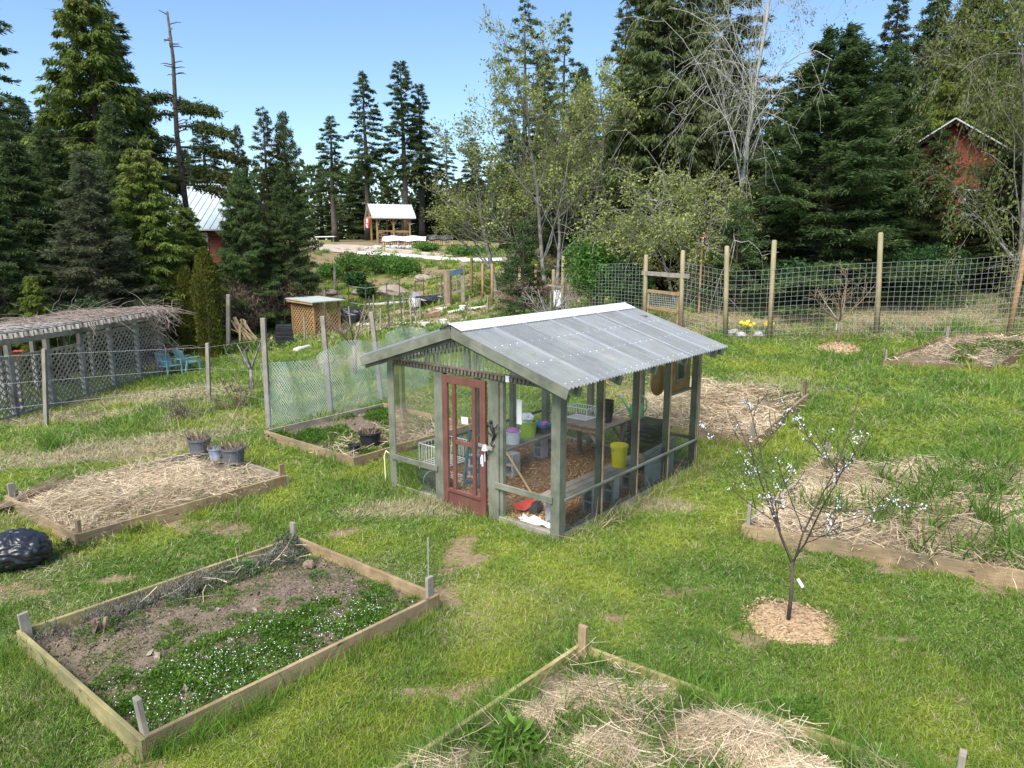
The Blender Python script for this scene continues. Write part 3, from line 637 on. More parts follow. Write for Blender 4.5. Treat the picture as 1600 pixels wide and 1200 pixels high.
POSTO = pmat("orange_brown_post_wood", (.38, .22, .10), (.50, .31, .16), 3, .85, bump=.2, grain=12)
MAROON = pmat("maroon_door_paint", (.150, .058, .045), (.195, .082, .062), 4, .55, grain=10)
WHITE = pmat("white_plastic", (.72, .73, .74), (.8, .8, .8), 4, .45)
BLACK = pmat("black_plastic", (.018, .019, .021), (.03, .031, .034), 5, .5)
CONC = pmat("concrete_block", (.34, .335, .325), (.46, .455, .44), 18, .95, bump=.35)
METAL = pmat("dull_galvanised_wire", (.42, .43, .43), (.55, .56, .56), 6, .5, metal=.3)
YELLOW = pmat("yellow_plastic", (.78, .66, .02), (.84, .72, .03), 3, .4)
LIME = pmat("lime_plastic", (.33, .50, .05), (.38, .56, .07), 3, .4)
TEAL = pmat("faded_teal_plastic", (.14, .28, .30), (.20, .36, .38), 4, .5)
CANG = pmat("green_can_plastic", (.08, .30, .12), (.11, .36, .16), 3, .4)
PINK = pmat("pink_purple_plastic", (.50, .16, .45), (.60, .25, .55), 5, .5)
BLUE = pmat("blue_plastic", (.04, .13, .42), (.06, .18, .5), 4, .4)
DBLUE = pmat("slate_blue_paint", (.05, .10, .14), (.08, .14, .19), 4, .6)
ORANGE = pmat("orange_paint", (.75, .27, .03), (.82, .33, .05), 3, .5)
RED = pmat("red_paint", (.50, .045, .03), (.6, .07, .045), 3, .5)
GREYP = pmat("grey_plastic_pot", (.10, .105, .112), (.15, .155, .165), 4, .55)
SOIL = pmat("bed_soil", (.085, .062, .042), (.21, .16, .112), 38, .98, bump=1.0, c3=(.21, .165, .115), coord='World')
STRAW = pmat("straw", (.40, .31, .20), (.68, .56, .39), .8, .8, rnd=.35, transl=.15, coord='World')
CHIPS = pmat("wood_chips", (.33, .17, .075), (.52, .30, .15), 9, .9, rnd=.45, coord='World')
CHIPB = pmat("wood_chip_bed", (.20, .105, .05), (.42, .24, .12), 40, .95, bump=.9, coord='World')
MULCHP = pmat("pale_mulch", (.30, .195, .105), (.50, .36, .215), 30, .95, bump=.8, coord='World', rnd=.25)
DEAD = pmat("dead_brown_stems", (.16, .11, .075), (.28, .21, .15), 3, .9, rnd=.3)
GLASS = clear_mat("clear_wall_sheet", (.985, .99, .99), .03, .04, (.6, .63, .62))
GABLE = clear_mat("scuffed_corrugated_sheet", (.85, .88, .87), .26, .15, (.66, .69, .68), (14, 14, .7))
def roof_mat(name, k):
    m, nt, b, out = nodes_of(name)
    tc = N(nt, "ShaderNodeTexCoord"); mp = N(nt, "ShaderNodeMapping"); mp.inputs["Scale"].default_value = (6, .7, .7); nt.links.new(tc.outputs["Object"], mp.inputs[0])
    n1 = noise(nt, mp.outputs[0], 2, 5, .65); n2 = noise(nt, tc.outputs["Object"], 2.2, 4)
    c = mixc(nt, ramp(nt, n1, .3, .7), tuple(.40*k*x for x in (.95, 1.0, 1.05)), tuple(.56*k*x for x in (.97, 1, 1.03)))
    c = mixc(nt, ramp(nt, n2, .55, .75), c, (.42*k, .41*k, .37*k))
    nt.links.new(c, b.inputs["Base Color"]); b.inputs["Roughness"].default_value = .38; b.inputs["Specular IOR Level"].default_value = .5
    t = N(nt, "ShaderNodeBsdfTranslucent"); nt.links.new(c, t.inputs[0]); tp = N(nt, "ShaderNodeBsdfTransparent"); tp.inputs[0].default_value = (.85, .9, .93, 1)
    m1 = N(nt, "ShaderNodeMixShader"); m1.inputs[0].default_value = .5; nt.links.new(b.outputs[0], m1.inputs[1]); nt.links.new(t.outputs[0], m1.inputs[2])
    m2 = N(nt, "ShaderNodeMixShader"); m2.inputs[0].default_value = .36; nt.links.new(m1.outputs[0], m2.inputs[1]); nt.links.new(tp.outputs[0], m2.inputs[2])
    nt.links.new(m2.outputs[0], out.inputs[0]); return m
RIDGE = pmat("white_ridge_metal", (.66, .68, .70), (.74, .76, .78), 3, .4)
gh = thing('greenhouse', "grey green timber greenhouse with clear walls and corrugated roof in the middle of the lawn", 'greenhouse', GO, GYAW)
W, L = GW, GL; OS, OF, OR = .29, .25, .18
SL = .305
def zr(v): return 2.10+(min(v, W-v)+OS)*SL
def one(name, mat, f, parent=gh, bevel=0, smooth=False): b = MB(); f(b); return b.build(name, mat, parent, bevel=bevel, smooth=smooth)
def gbar(name, p, q, w_, h_, mat=GREEN, up=(0, 0, 1), bevel=.004): return one(name, mat, lambda b: b.bar(p, q, w_, h_, up), bevel=bevel)
def upright(name, u0, u1, v0, v1, z0, z1, mat=GREEN):  return one(name, mat, lambda b: b.box(((u0+u1)/2, (v0+v1)/2, z0), u1-u0, v1-v0, z1-z0), bevel=.004)
for u0, u1, v0, v1, z1 in ((0, .14, 0, .14, 2.06), (0, .10, 1.02, 1.20, 1.975), (0, .10, 2.07, 2.24, 1.975), (0, .14, W-.14, W, 2.06), (L-.12, L, 0, .12, 2.06), (L-.12, L, W-.12, W, 2.06),
        (L-.1, L, 1.05, 1.15, 2.55), (L-.1, L, 2.1, 2.2, 2.55)):
    upright('post', u0, u1, v0, v1, -.05, z1)
upright('stud', .02, .09, W-.30, W-.245, .09, 1.97)
upright('stud', .02, .09, .955, 1.012, .09, 1.97)
for u0 in (.96, 1.92, 2.88):
    for v0, v1 in ((.012, .10), (W-.10, W-.012)):
        upright('stud', u0, u0+.09, v0, v1, 0, 2.0)
        vv = -.006 if v0 < 1 else W-.008
        upright('batten', u0+.03, u0+.062, vv, vv+.016, .02, 1.98, RAWW)
upright('batten', L-.075, L-.045, -.014, -.002, .02, 1.95, RAWW)
for v in (.80, 1.625, 2.43): upright('stud', .03, .09, v-.04, v+.04, 2.062, zr(v)-.16)
gbar('top_beam', (.05, .142, 2.02), (.05, W-.142, 2.02), .08, .08)
gbar('top_beam', (L-.05, .122, 2.02), (L-.05, W-.122, 2.02), .08, .08)
for v in (.06, W-.06): gbar('wall_plate', (.142, v, 2.03), (L-.122, v, 2.03), .08, .055)
gbar('rail', (-.012, .10, .54), (-.012, 1.07, .54), .022, .085); gbar('rail', (-.012, 2.18, .54), (-.012, W-.07, .54), .022, .085)
gbar('rail', (.10, -.016, .54), (L-.08, -.016, .54), .03, .035); gbar('rail', (.14, W+.01, .54), (L-.08, W+.01, .54), .03, .05)
gbar('rail', (L-.05, .125, .54), (L-.05, W-.125, .54), .05, .05)
for p, q in (((.045, .142, .03), (.045, 1.018, .03)), ((.045, 2.242, .03), (.045, W-.142, .03)), ((.142, .05, .03), (L-.122, .05, .03)), ((.142, W-.05, .03), (L-.122, W-.05, .03)), ((L-.05, .122, .03), (L-.05, W-.122, .03))):
    gbar('sill', p, q, .085, .13, GREYW)
# wavy closure strip above the door wall
def closure(b):
    n = 44
    b.bar((-.010, .12, 2.075), (-.010, W-.12, 2.075), .018, .026)
    for i in range(n):
        v = .16+(W-.32)*i/(n-1); b.bar((-.012, v-.018, 2.035), (-.012, v+.018, 2.035), .024, .045)
one('closure_strip', pmat("brown_foam_strip", (.13, .10, .075), (.2, .16, .12), 8, .9), closure)
# rafters, barge boards, purlins
def slope_pt(u, s, d, dz):    # d = distance from eave along y, s = side
    v = -OS+d; return (u, v if s == 0 else W-v, 2.10+d*SL+dz)
D = W/2+OS
for s in (0, 1):
    for u in (.05, 1.0, 1.96, 2.92, L-.05):
        gbar('rafter', slope_pt(u, s, .03, -.115), slope_pt(u, s, D-.03, -.115), .04, .13)
    for u in (-OF, L+OR-.02): gbar('fascia', slope_pt(u, s, 0, -.085), slope_pt(u, s, D-.0, -.085), .03, .135)
    gbar('fascia', slope_pt(-OF+.06, s, .03, -.15), slope_pt(-OF+.06, s, D-.03, -.15), .03, .1)
    for d in (.07, .62, 1.16, 1.74): gbar('purlin', slope_pt(-OF+.02, s, d, -.033), slope_pt(L+OR-.04, s, d, -.033), .07, .028)
def corr(u0, u1, s, lift):
    nu = int((u1-u0)/.0095); us = np.linspace(u0, u1, nu+1); ds = np.linspace(-.03, D-.01, 7)
    Ug, Dg = np.meshgrid(us, ds); Zg = 2.10+Dg*SL+.006+.0145*np.cos(2*PI*Ug/.0762)+lift
    Vg = -OS+Dg; Vg = Vg if s == 0 else W-Vg
    P = np.stack([Ug, Vg, Zg], -1).reshape(-1, 3); i = np.arange(len(P)).reshape(Ug.shape)
    F_ = np.stack([i[:-1, :-1], i[:-1, 1:], i[1:, 1:], i[1:, :-1]], -1).reshape(-1, 4)
    return P, F_
ks = [1.0, .90, 1.10, .93, 1.06, .88, 1.02]
RM = {k: roof_mat("corrugated_roof_sheet", k) for k in sorted(set(ks))}
RLAP = roof_mat('roof_sheet_lap', 1.2)
for s in (0, 1):
    e = np.linspace(-OF-.02, L+OR+.02, 8)
    for i in range(7):
        P, F_ = corr(e[i]-.03*(i > 0), e[i+1]+.06, s, .0035*(i % 2)); npobj('roof_sheet', P, F_, RM[ks[(i+3*s) % 7]], gh, smooth=True)
    for i in range(1, 7):
        P, F_ = corr(e[i]-.025, e[i]+.04, s, .010); npobj('roof_lap', P, F_, RLAP, gh, smooth=True)
    b = MB()
    for d in (.07, .62, 1.16, 1.74):
        for u in np.arange(-OF+.05, L+OR, .0762*2): b.lathe(slope_pt(round(u/.0762)*.0762, s, d+random.uniform(-.012, .012), .018), [(.009, 0), (.007, .005), (.0, .007)], 6)
    b.build('screw_heads', WHITE, gh)
b = MB()
for s in (0, 1):
    p = [slope_pt(u, s, d, dz) for u in (-OF-.03, L+OR+.03) for d, dz in ((D-.21, .028), (D-.002, .040))]
    b.add(p, [(0, 1, 3, 2)]); b.add([(x, y, z-.006) for x, y, z in p], [(0, 1, 3, 2)]); b.add([p[0], p[2], (p[2][0], p[2][1], p[2][2]-.012), (p[0][0], p[0][1], p[0][2]-.012)], [(0, 1, 2, 3)])
b.tube([(-OF-.03, W/2, zr(W/2)+.036), (L+OR+.03, W/2, zr(W/2)+.036)], .012, 8)
b.build('ridge_cap', RIDGE, gh)
b = MB()
for s in (0, 1):
    for u in np.arange(-OF+.02, L+OR, .0762):
        b.bar(slope_pt(u-.016, s, D-.212, .012), slope_pt(u+.016, s, D-.212, .012), .012, .016)
b.build('ridge_closure', BLACK, gh)
# clear wall sheets
def sheet(name, c, mat=GLASS):
    b = MB(); b.add(c, [tuple(range(len(c)))]); return b.build(name, mat, gh)
for v0, v1 in ((.14, 1.02), (2.24, W-.14)): sheet('wall_sheet', [(.012, v0, .09), (.012, v1, .09), (.012, v1, 1.98), (.012, v0, 1.98)])
es = [.14, .96, 1.92, 2.88, L-.12]
for v in (.006, W-.006):
    for i in range(4): sheet('wall_sheet', [(es[i]+.045*(i > 0), v, .09), (es[i+1]+.045*(i < 3), v, .09), (es[i+1]+.045*(i < 3), v, 2.0), (es[i]+.045*(i > 0), v, 2.0)])
for v0, v1 in ((.12, 1.05), (1.15, 2.1), (2.2, W-.12)): sheet('wall_sheet', [(L-.01, v0, .09), (L-.01, v1, .09), (L-.01, v1, 1.98), (L-.01, v0, 1.98)])
for u in (.004, L-.004):                   # corrugated gables
    vs, fs = [], []; vv = np.linspace(.02, W-.02, 200)
    for i, v in enumerate(vv):
        x = u+.004*math.cos(2*PI*v/.0762); vs += [(x, v, 2.05), (x, v, max(zr(v)-.05, 2.051))]
        if i: fs.append((2*i-2, 2*i, 2*i+1, 2*i-1))
    b = MB(); b.add(vs, fs); b.build('gable_sheet', GABLE, gh, smooth=True)
# door
DV0, DV1 = 1.225, 2.045
door = one('door', MAROON, lambda b: [b.bar((-.012, v, .02), (-.012, v, 1.96), .10, .045, up=(1, 0, 0)) for v in (DV0+.05, DV1-.05)]+[b.bar((-.012, DV0+.1, 1.905), (-.012, DV1-.1, 1.905), .044, .11), b.bar((-.012, DV0+.1, .045), (-.012, DV1-.1, .045), .044, .05)], bevel=.005)
one('kick_panel', MAROON, lambda b: [b.bar((-.010, DV0+.1, .165), (-.010, DV1-.1, .165), .022, .19), b.bar((-.014, DV0+.1, .285), (-.014, DV1-.1, .285), .05, .05)], door, .004)
for v in (1.44, 1.82): one('glazing_bar', MAROON, lambda b: b.bar((-.012, v, .31), (-.012, v, 1.85), .055, .04, up=(1, 0, 0)), door, .004)
one('glazing_bar', MAROON, lambda b: b.bar((-.013, 1.468, 1.02), (-.013, 1.792, 1.02), .038, .06), door, .004)
one('pane', GLASS, lambda b: b.add([(-.006, DV0+.1, .31), (-.006, DV1-.1, .31), (-.006, DV1-.1, 1.85), (-.006, DV0+.1, 1.85)], [(0, 1, 2, 3)]), door)
one('handle', WHITE, lambda b: [b.tube([(-.035, DV0+.055, .80), (-.06, DV0+.055, .81), (-.06, DV0+.055, .90), (-.035, DV0+.055, .91)], .008, 8), b.bar((-.038, DV0+.05, .77), (-.038, DV0+.05, .93), .03, .008, up=(1, 0, 0))], door)
one('latch_bar', GREYW, lambda b: b.bar((-.05, DV0+.11, 1.07), (-.05, DV0-.14, 1.05), .02, .045), gh, .003)
one('sticker', WHITE, lambda b: b.bar((-.016, 1.56, 1.36), (-.016, 1.68, 1.35), .004, .10), door)
one('name_tag', WHITE, lambda b: b.bar((-.035, .80, 2.04), (-.035, .86, 2.04), .006, .085), gh)
def gw(u, v, z=0): return GO+GU*u+GV*v+Vector((0, 0, z))
def gthing(name, label, cat, u, v, z=0, rz=0, group=None): return thing(name, label, cat, gw(u, v, z), GYAW+rz, group)
def part(name, mat, f, t, smooth=False, bevel=0): b = MB(); f(b); return b.build(name, mat, t, smooth, bevel=bevel)
# chip floor
n = 40; ug = np.linspace(.09, L-.09, n); vg = np.linspace(.09, W-.09, n); Ux, Vx = np.meshgrid(ug, vg)
Zx = .012+.03*fbm(Ux*2.5, Vx*2.5, 7, 4); P = np.stack([Ux, Vx, Zx], -1).reshape(-1, 3); i = np.arange(n*n).reshape(n, n)
fl = npobj('chip_floor', P, np.stack([i[:-1, :-1], i[:-1, 1:], i[1:, 1:], i[1:, :-1]], -1).reshape(-1, 4), CHIPB); fl.location = GO; fl.rotation_euler = (0, 0, GYAW); tag(fl, kind='structure')
def chips(name, label, P, mat, size, rg):
    n = len(P); D_ = unit(np.stack([rg.normal(size=n), rg.normal(size=n), rg.normal(0, .35, n)], 1)); Lc = rg.uniform(.5, 1.5, n)*size
    o = npobj(name, *rhombs(P, D_, Lc, Lc*.45, unit(np.cross(D_, rg.normal(size=(n, 3))*.3+np.array([0, 0, 1])))), mat); return tag(o, label, 'wood chips', kind='stuff')
uu, vv = RNG.uniform(.1, L-.1, 9000), RNG.uniform(.1, W-.1, 9000)
chips('wood_chips', "orange brown wood chips covering the greenhouse floor", np.array(GO)+np.outer(uu, np.array(GU))+np.outer(vv, np.array(GV))+np.outer(.02+.035*fbm(uu*2.5, vv*2.5, 7, 4)+RNG.uniform(0, .012, 9000), [0, 0, 1]), CHIPS, .05, RNG)
# cinder blocks, planks
def cinder(b):
    for y in (-.095+.018, .095-.018): b.bar((-.095, y, .195), (.095, y, .195), .036, .39)
    for z in (.018, .195, .372): b.bar((-.094, 0, z), (.094, 0, z), .118, .034)
CB = []
def block(label, u, v, rz, z=0):
    if not CB:
        t = gthing('cinder_block', label, 'cinder block', u, v, z+.03, rz, "cinder blocks in the greenhouse"); part('body', CONC, cinder, t, bevel=.004); CB.append(t)
    else: dup(CB[0], label, gw(u, v, z+.03), GYAW+rz)
block("cinder block behind the near corner post, under the bench end", .46, .40, PI/2)
block("cinder block under the clear side's bench, nearest the near corner post", 1.05, .20, 0)
block("cinder block under the yellow bucket's bench by the first side stud", 1.62, .24, .1)
block("cinder block under the clear side's bench, hidden deepest", 2.35, .36, 0)
block("cinder block right behind the rake handle", 1.62, 2.12, 0)
block("cinder block below the blue box", 2.75, 2.40, 0)
block("cinder block under the far end of the bucket bench", 3.1, 2.45, .2)
block("cinder block seen through the door, behind the blue slatted frame", 1.2, 2.52, .1)
block("cinder block seen through the door beside the mullion", 1.0, 2.08, -.1)
def bench(label, u0, u1, v0, v1, z):
    t = gthing('plank_bench', label, 'bench', u0, v0, z); k = 3; ww = (v1-v0)/k
    for i in range(k): part('plank', GREYW, lambda b: b.bar((random.uniform(-.05, .05), ww*(i+.5), .022), (u1-u0+random.uniform(-.1, .1), ww*(i+.5), .022), ww*.93, .038), t, bevel=.003)
bench("long grey plank bench along the clear side wall", .16, 2.75, .13, .52, .42)
bench("grey plank bench carrying the white and lime buckets", 1.25, 3.3, 2.2, 2.62, .42)
def pail(name, label, cat, u, v, z, r, h, mat, rim=None, top=None):
    t = gthing(name, label, cat, u, v, z); part('body', mat, lambda b: b.lathe((0, 0, 0), [(0, 0), (r*.82, 0), (r*.98, h*.96), (r*1.05, h*.96), (r*1.05, h), (r*.95, h), (r*.90, h*.8), (0, h*.78)], 24), t, smooth=False)
    part('handle', METAL, lambda b: b.tube([(r*1.02*math.cos(a), .02, h*.9-r*.9*math.sin(a)) if False else (r*1.04*math.cos(a), r*.75*math.sin(a), h*.92-.12*math.sin(a)) for a in np.linspace(0, PI, 9)], .004, 5), t)
    if top: top(t)
    return t
pail('bucket', "small white bucket with pink purple bag on the bench", 'bucket', 1.95, 2.38, .463, .135, .21, WHITE, top=lambda t: part('bag', PINK, lambda b: b.blob((0, 0, .21), .10, .10, .06, .2, seed=3), t, True))
pail('bucket', "lime green bucket with a crumpled white bag on the bench", 'bucket', 2.45, 2.46, .463, .165, .28, LIME, top=lambda t: part('bag', WHITE, lambda b: b.blob((0, .01, .31), .13, .12, .10, .28, seed=8), t))
t = gthing('storage_box', "blue lidded box with a pink item beside the lime bucket", 'box', 2.82, 2.44, .463)
part('body', BLACK, lambda b: b.box((0, 0, 0), .24, .3, .12), t, bevel=.01); part('lid', BLUE, lambda b: b.box((0, 0, .12), .25, .31, .05), t, bevel=.01); part('pink_item', PINK, lambda b: b.box((-.06, -.12, .172), .12, .08, .05), t, bevel=.008)
pail('bucket', "yellow bucket with lid standing on the side bench", 'bucket', 2.0, .34, .463, .125, .33, YELLOW, top=lambda t: part('lid', YELLOW, lambda b: b.lathe((0, 0, .325), [(0, .02), (.12, .02), (.137, .012), (.137, -.03), (.132, -.03)], 24), t))
# potting table with braces, and what stands on it
t = gthing('potting_table', "rustic wooden potting table with braced legs inside the greenhouse", 'table', 3.15, 1.62)
part('table_top', pmat("old_table_wood", (.25, .20, .16), (.36, .30, .25), 4, .9, grain=12), lambda b: [b.bar((-.4, y, .74), (.4, y, .74), .17, .035) for y in (-.43, -.255, -.08, .095, .27, .435)], t, bevel=.004)
part('apron', RAWW, lambda b: [b.bar((x, -.48, .68), (x, .48, .68), .03, .08) for x in (-.36, .36)], t)
for x in (-.34, .34):
    for y in (-.45, .45):
        part('leg', GREYW if x > 0 else POSTO, lambda b: b.bar((x, y, .02), (x, y, .72), .07, .07), t, bevel=.004); part('brace', GREYW, lambda b: b.bar((x, y-.28*np.sign(y), .70), (x, y-.04*np.sign(y), .42), .03, .05), t)
def wirebox(b, dx, dy, z0, z1, n, r=.004, shelves=()):
    for x in (-dx/2, dx/2):
        for y in (-dy/2, dy/2): b.tube([(x, y, z0), (x, y, z1)], r*1.8, 5)
    for z in (z0, z1)+tuple(shelves):
        for x in (-dx/2, dx/2): b.tube([(x, -dy/2, z), (x, dy/2, z)], r*1.5, 5)
        for y in (-dy/2, dy/2): b.tube([(-dx/2, y, z), (dx/2, y, z)], r*1.5, 5)
        if z != z1:
            for i in range(n): b.tube([(-dx/2+dx*i/n, -dy/2, z), (-dx/2+dx*i/n, dy/2, z)], r, 4)
    for i in range(n):
        for y in (-dy/2, dy/2): b.tube([(-dx/2+dx*i/n, y, z1-(z1-z0)*.45), (-dx/2+dx*i/n, y, z1)], r, 4)
        for x in (-dx/2, dx/2): b.tube([(x, -dy/2+dy*i/n, z1-(z1-z0)*.45), (x, -dy/2+dy*i/n, z1)], r, 4)
t = gthing('wire_basket', "white wire basket standing on the potting table", 'basket', 3.2, 1.85, .76); part('basket_wire', WHITE, lambda b: wirebox(b, .3, .42, 0, .2, 8), t)
t = gthing('plant_pot', "tall black stacked pots on the potting table corner", 'pot', 3.2, 1.33, .76); part('body', BLACK, lambda b: [b.lathe((0, 0, .06*i), [(0, 0), (.09, 0), (.115, .17), (.125, .17), (.125, .20), (.1, .2), (.1, .15), (0, .14)], 16) for i in range(4)], t)
t = gthing('plant_pot', "small pink pot beside the tall black stacked pots", 'pot', 2.92, 1.25, .76); part('body', PINK, lambda b: b.lathe((0, 0, 0), [(0, 0), (.045, 0), (.06, .1), (.065, .1), (.065, .12), (.052, .12), (.05, .09), (0, .09)], 14), t)
# black trays and the green watering can
t = gthing('tray_stack', "untidy stack of black nursery trays behind the yellow bucket", 'trays', 3.35, .62, .03)
for i in range(11): part('tray', BLACK, lambda b: [b.box((random.uniform(-.05, .05), random.uniform(-.04, .04), i*.078), .54-.02*(i % 3), .58, .012, random.uniform(-.12, .12)), b.box((0, 0, i*.078+.01), .46, .50, .05, random.uniform(-.08, .08))], t)
t = gthing('watering_can', "green plastic watering can with pale rose on top of the black trays", 'watering can', 3.3, .80, .90)
part('body', CANG, lambda b: b.lathe((0, 0, 0), [(0, 0), (.115, 0), (.125, .02), (.118, .2), (.09, .24), (.06, .25), (0, .25)], 20), t, True)
part('spout', CANG, lambda b: b.tube([(0, .10, .06), (0, .2, .17), (0, .30, .30)], [.03, .02, .016], 8), t, True)
part('rose', WHITE, lambda b: b.tube([(0, .295, .295), (0, .33, .345)], [.018, .045], 10), t)
part('handle', CANG, lambda b: b.tube([(0, .02, .24), (0, .03, .36), (0, -.08, .40), (0, -.17, .33), (0, -.18, .18), (0, -.11, .08)], .014, 8), t, True)
# left corner: wire rack, black mesh roll on a tarp
t = gthing('wire_rack', "white wire rack lying by the greenhouse's hose corner", 'rack', .80, 2.86, .03); part('rack_wire', WHITE, lambda b: wirebox(b, .62, .5, 0, .62, 9, .005, (.3,)), t)
t = gthing('mesh_roll', "roll of black plastic mesh tied with a teal string", 'roll', .42, 3.05, .135)
part('roll', BLACK, lambda b: [b.tube([(0, 0, 0), (-.05, -.78, 0)], .115, 16)]+[b.tube([(-.05*k/14+.117*math.cos(a), -.78*k/14, .117*math.sin(a)) for a in np.linspace(0, 2*PI, 15)], .006, 4) for k in range(15)], t)
part('string', TEAL, lambda b: b.tube([(-.015+.126*math.cos(a), -.25, .126*math.sin(a)) for a in np.linspace(0, 2*PI, 17)], .008, 5), t)
t = tag(one('tarp', pmat("dark_tarp", (.035, .05, .055), (.06, .08, .085), 4, .5), lambda b: [b.add([(.12+.06*i+.02*math.sin(j), 2.3+.05*j, .05+.03*math.sin(i*1.7+j*.9)) for i in range(12) for j in range(17)], [(i*17+j, (i+1)*17+j, (i+1)*17+j+1, i*17+j+1) for i in range(11) for j in range(16)])], None, smooth=True), "dark folded tarp under the roll of black mesh", 'tarp'); t.location = GO; t.rotation_euler = (0, 0, GYAW)
# blue slatted frame seen through the door
t = gthing('slatted_frame', "slate blue slatted frame leaning inside the door", 'frame', .80, 2.28, .03)
part('side_rail', DBLUE, lambda b: [b.bar((0, y, 0), (.16, y, .84), .04, .03) for y in (-.16, .16)], t); part('slat', DBLUE, lambda b: [b.bar((.16*k, -.16, .84*k), (.16*k, .16, .84*k), .02, .05) for k in (.08, .3, .52, .74, .96)], t)
# tools
t = gthing('shovel', "shovel with red blade and long orange handle lying on the chips", 'shovel', .55, 1.0, .05)
part('handle', ORANGE, lambda b: b.tube([(.18, -.02, .06), (1.5, -.38, .3)], .017, 8), t); part('blade', RED, lambda b: b.add([(-.12, -.10, .03), (-.12, .14, .06), (.16, .09, .075), (.2, 0, .085), (.16, -.09, .075), (0, .02, .015), (-.17, .02, .03)], [(0, 5, 4), (5, 3, 4), (5, 2, 3), (5, 1, 2), (6, 5, 0), (6, 1, 5)]), t)
t = gthing('rake', "garden rake with pale wooden handle leaning on the bench", 'rake', .80, .95, .04)
part('handle', pmat("pale_ash_handle", (.50, .33, .14), (.58, .40, .19), 4, .6), lambda b: b.tube([(0, 0, .02), (.45, 1.12, .66)], .015, 8), t); part('rake_head', METAL, lambda b: [b.bar((-.16, -.02, .03), (.16, -.04, .03), .02, .02)]+[b.tube([(x, -.03, .03), (x, -.06, -.02)], .005, 4) for x in np.linspace(-.15, .15, 9)], t)
t = gthing('plant_pot', "black pot tipped over on the chips behind the near rail", 'pot', .45, .78, .10); part('body', BLACK, lambda b: [b.tube([(0, 0, 0), (.16, .04, .01)], [.06, .085], 14), b.tube([(.15, .037, .01), (.175, .044, .01)], [.092, .092], 14, False)], t)
t = tag(one('plastic_sheet', WHITE, lambda b: b.add([(.15+.05*i, .2+.09*j+.03*math.sin(i*2.1), .06+.03*math.sin(i*2.3+j*1.1)+.02*math.cos(j*2.7)) for i in range(5) for j in range(8)], [(i*8+j, (i+1)*8+j, (i+1)*8+j+1, i*8+j+1) for i in range(4) for j in range(7)]), None, smooth=True), "crumpled white sheet along the sill near the corner post", 'sheet'); t.location = GO; t.rotation_euler = (0, 0, GYAW)
t = gthing('scrap_panel', "grey plastic panel with a pale board along its top, against the side wall", 'panel', 2.35, .09, .05)
part('panel', pmat("dusty_plastic", (.22, .225, .22), (.36, .365, .36), 3, .5), lambda b: b.bar((0, 0, .26), (.98, .02, .30), .012, .5), t); part('board', GREYW, lambda b: b.bar((-.05, -.0, .56), (1.02, .015, .60), .06, .045), t)
# hung plaque and round board
OW = pmat("orange_stained_wood", (.36, .15, .04), (.50, .24, .07), 4, .6, grain=9, c3=(.2, .08, .025))
t = gthing('wooden_plaque', "orange stained wooden plaque with a framed mirror under the roof", 'plaque', 3.08, .16, 1.40)
part('panel', OW, lambda b: [b.bar((.105+.2*i, 0, .02), (.105+.2*i, 0, .56), .198, .025, up=(0, 1, 0)) for i in range(4)], t, bevel=.004); part('mirror_frame', GREYW, lambda b: [b.bar((.28, -.02, .20), (.58, -.02, .20), .02, .04), b.bar((.28, -.02, .50), (.58, -.02, .50), .02, .04), b.bar((.30, -.02, .22), (.30, -.02, .48), .04, .02), b.bar((.56, -.02, .22), (.56, -.02, .48), .04, .02)], t)
part('mirror', pmat("dark_mirror", (.03, .025, .03), (.05, .04, .05), 2, .1, spec=.8), lambda b: b.bar((.32, -.018, .35), (.54, -.018, .35), .012, .26), t); part('ledge', GREYW, lambda b: b.bar((.0, -.02, 0), (.82, -.02, 0), .07, .03), t)
t = gthing('round_board', "round orange brown wooden board hanging beside the plaque", 'board', 2.85, .18, 1.68); part('disc', OW, lambda b: b.tube([(0, -.012, 0), (0, .012, 0)], .24, 28), t); part('hook', METAL, lambda b: b.tube([(0, 0, .24), (0, 0, .36)], .004, 5), t)
# ornament, bell, thermometer, hose
IRON = pmat("black_iron", (.012, .012, .013), (.02, .02, .021), 5, .5)
t = gthing('iron_ornament', "black iron lizard ornament with a bell on the door post", 'ornament', -.02, 1.10, 1.28)
part('body', IRON, lambda b: [b.tube([(0, .01, -.12), (0, -.03, -.04), (0, .01, .04), (0, .03, .11)], [.012, .022, .026, .014], 8), b.blob((0, .035, .13), .02, .024, .032, .05, 8, 6)]+[b.tube([(0, sx*.02, z), (-.01, sx*.07, z+.03), (-.005, sx*.09, z+.07)], .008, 5) for sx in (-1, 1) for z in (-.05, .05)]+[b.tube([(0, .01, -.12), (0, .04, -.17), (0, .0, -.21), (0, -.03, -.17)], .008, 5)], t, True)
part('bell', METAL, lambda b: b.lathe((-.05, .10, -.26), [(.05, 0), (.04, .03), (.028, .07), (.0, .085)], 14), t); part('cord', WHITE, lambda b: b.tube([(-.05, .10, -.26), (-.05, .10, -.42)], .006, 5), t)
t = gthing('thermometer', "long white thermometer hanging behind the front sheet", 'thermometer', .30, .90, 1.36); part('plate', WHITE, lambda b: b.bar((0, 0, 0), (0, 0, .34), .085, .012, up=(1, 0, 0)), t); part('string', WHITE, lambda b: b.tube([(0, 0, .34), (0, 0, .62)], .004, 4), t)
t = gthing('garden_hose', "pale yellow hose hanging down the greenhouse corner post", 'hose', -.03, W+.03, 0); part('tube', pmat("pale_yellow_hose", (.62, .62, .30), (.7, .7, .38), 3, .5), lambda b: b.tube([(.04, -.02, .56), (.01, .03, .60), (-.01, .05, .52), (-.005, .045, .2), (0, .05, .05)], .013, 7), t, True); part('fitting', BLACK, lambda b: b.tube([(0, .05, -.01), (0, .05, .06)], .018, 8), t)
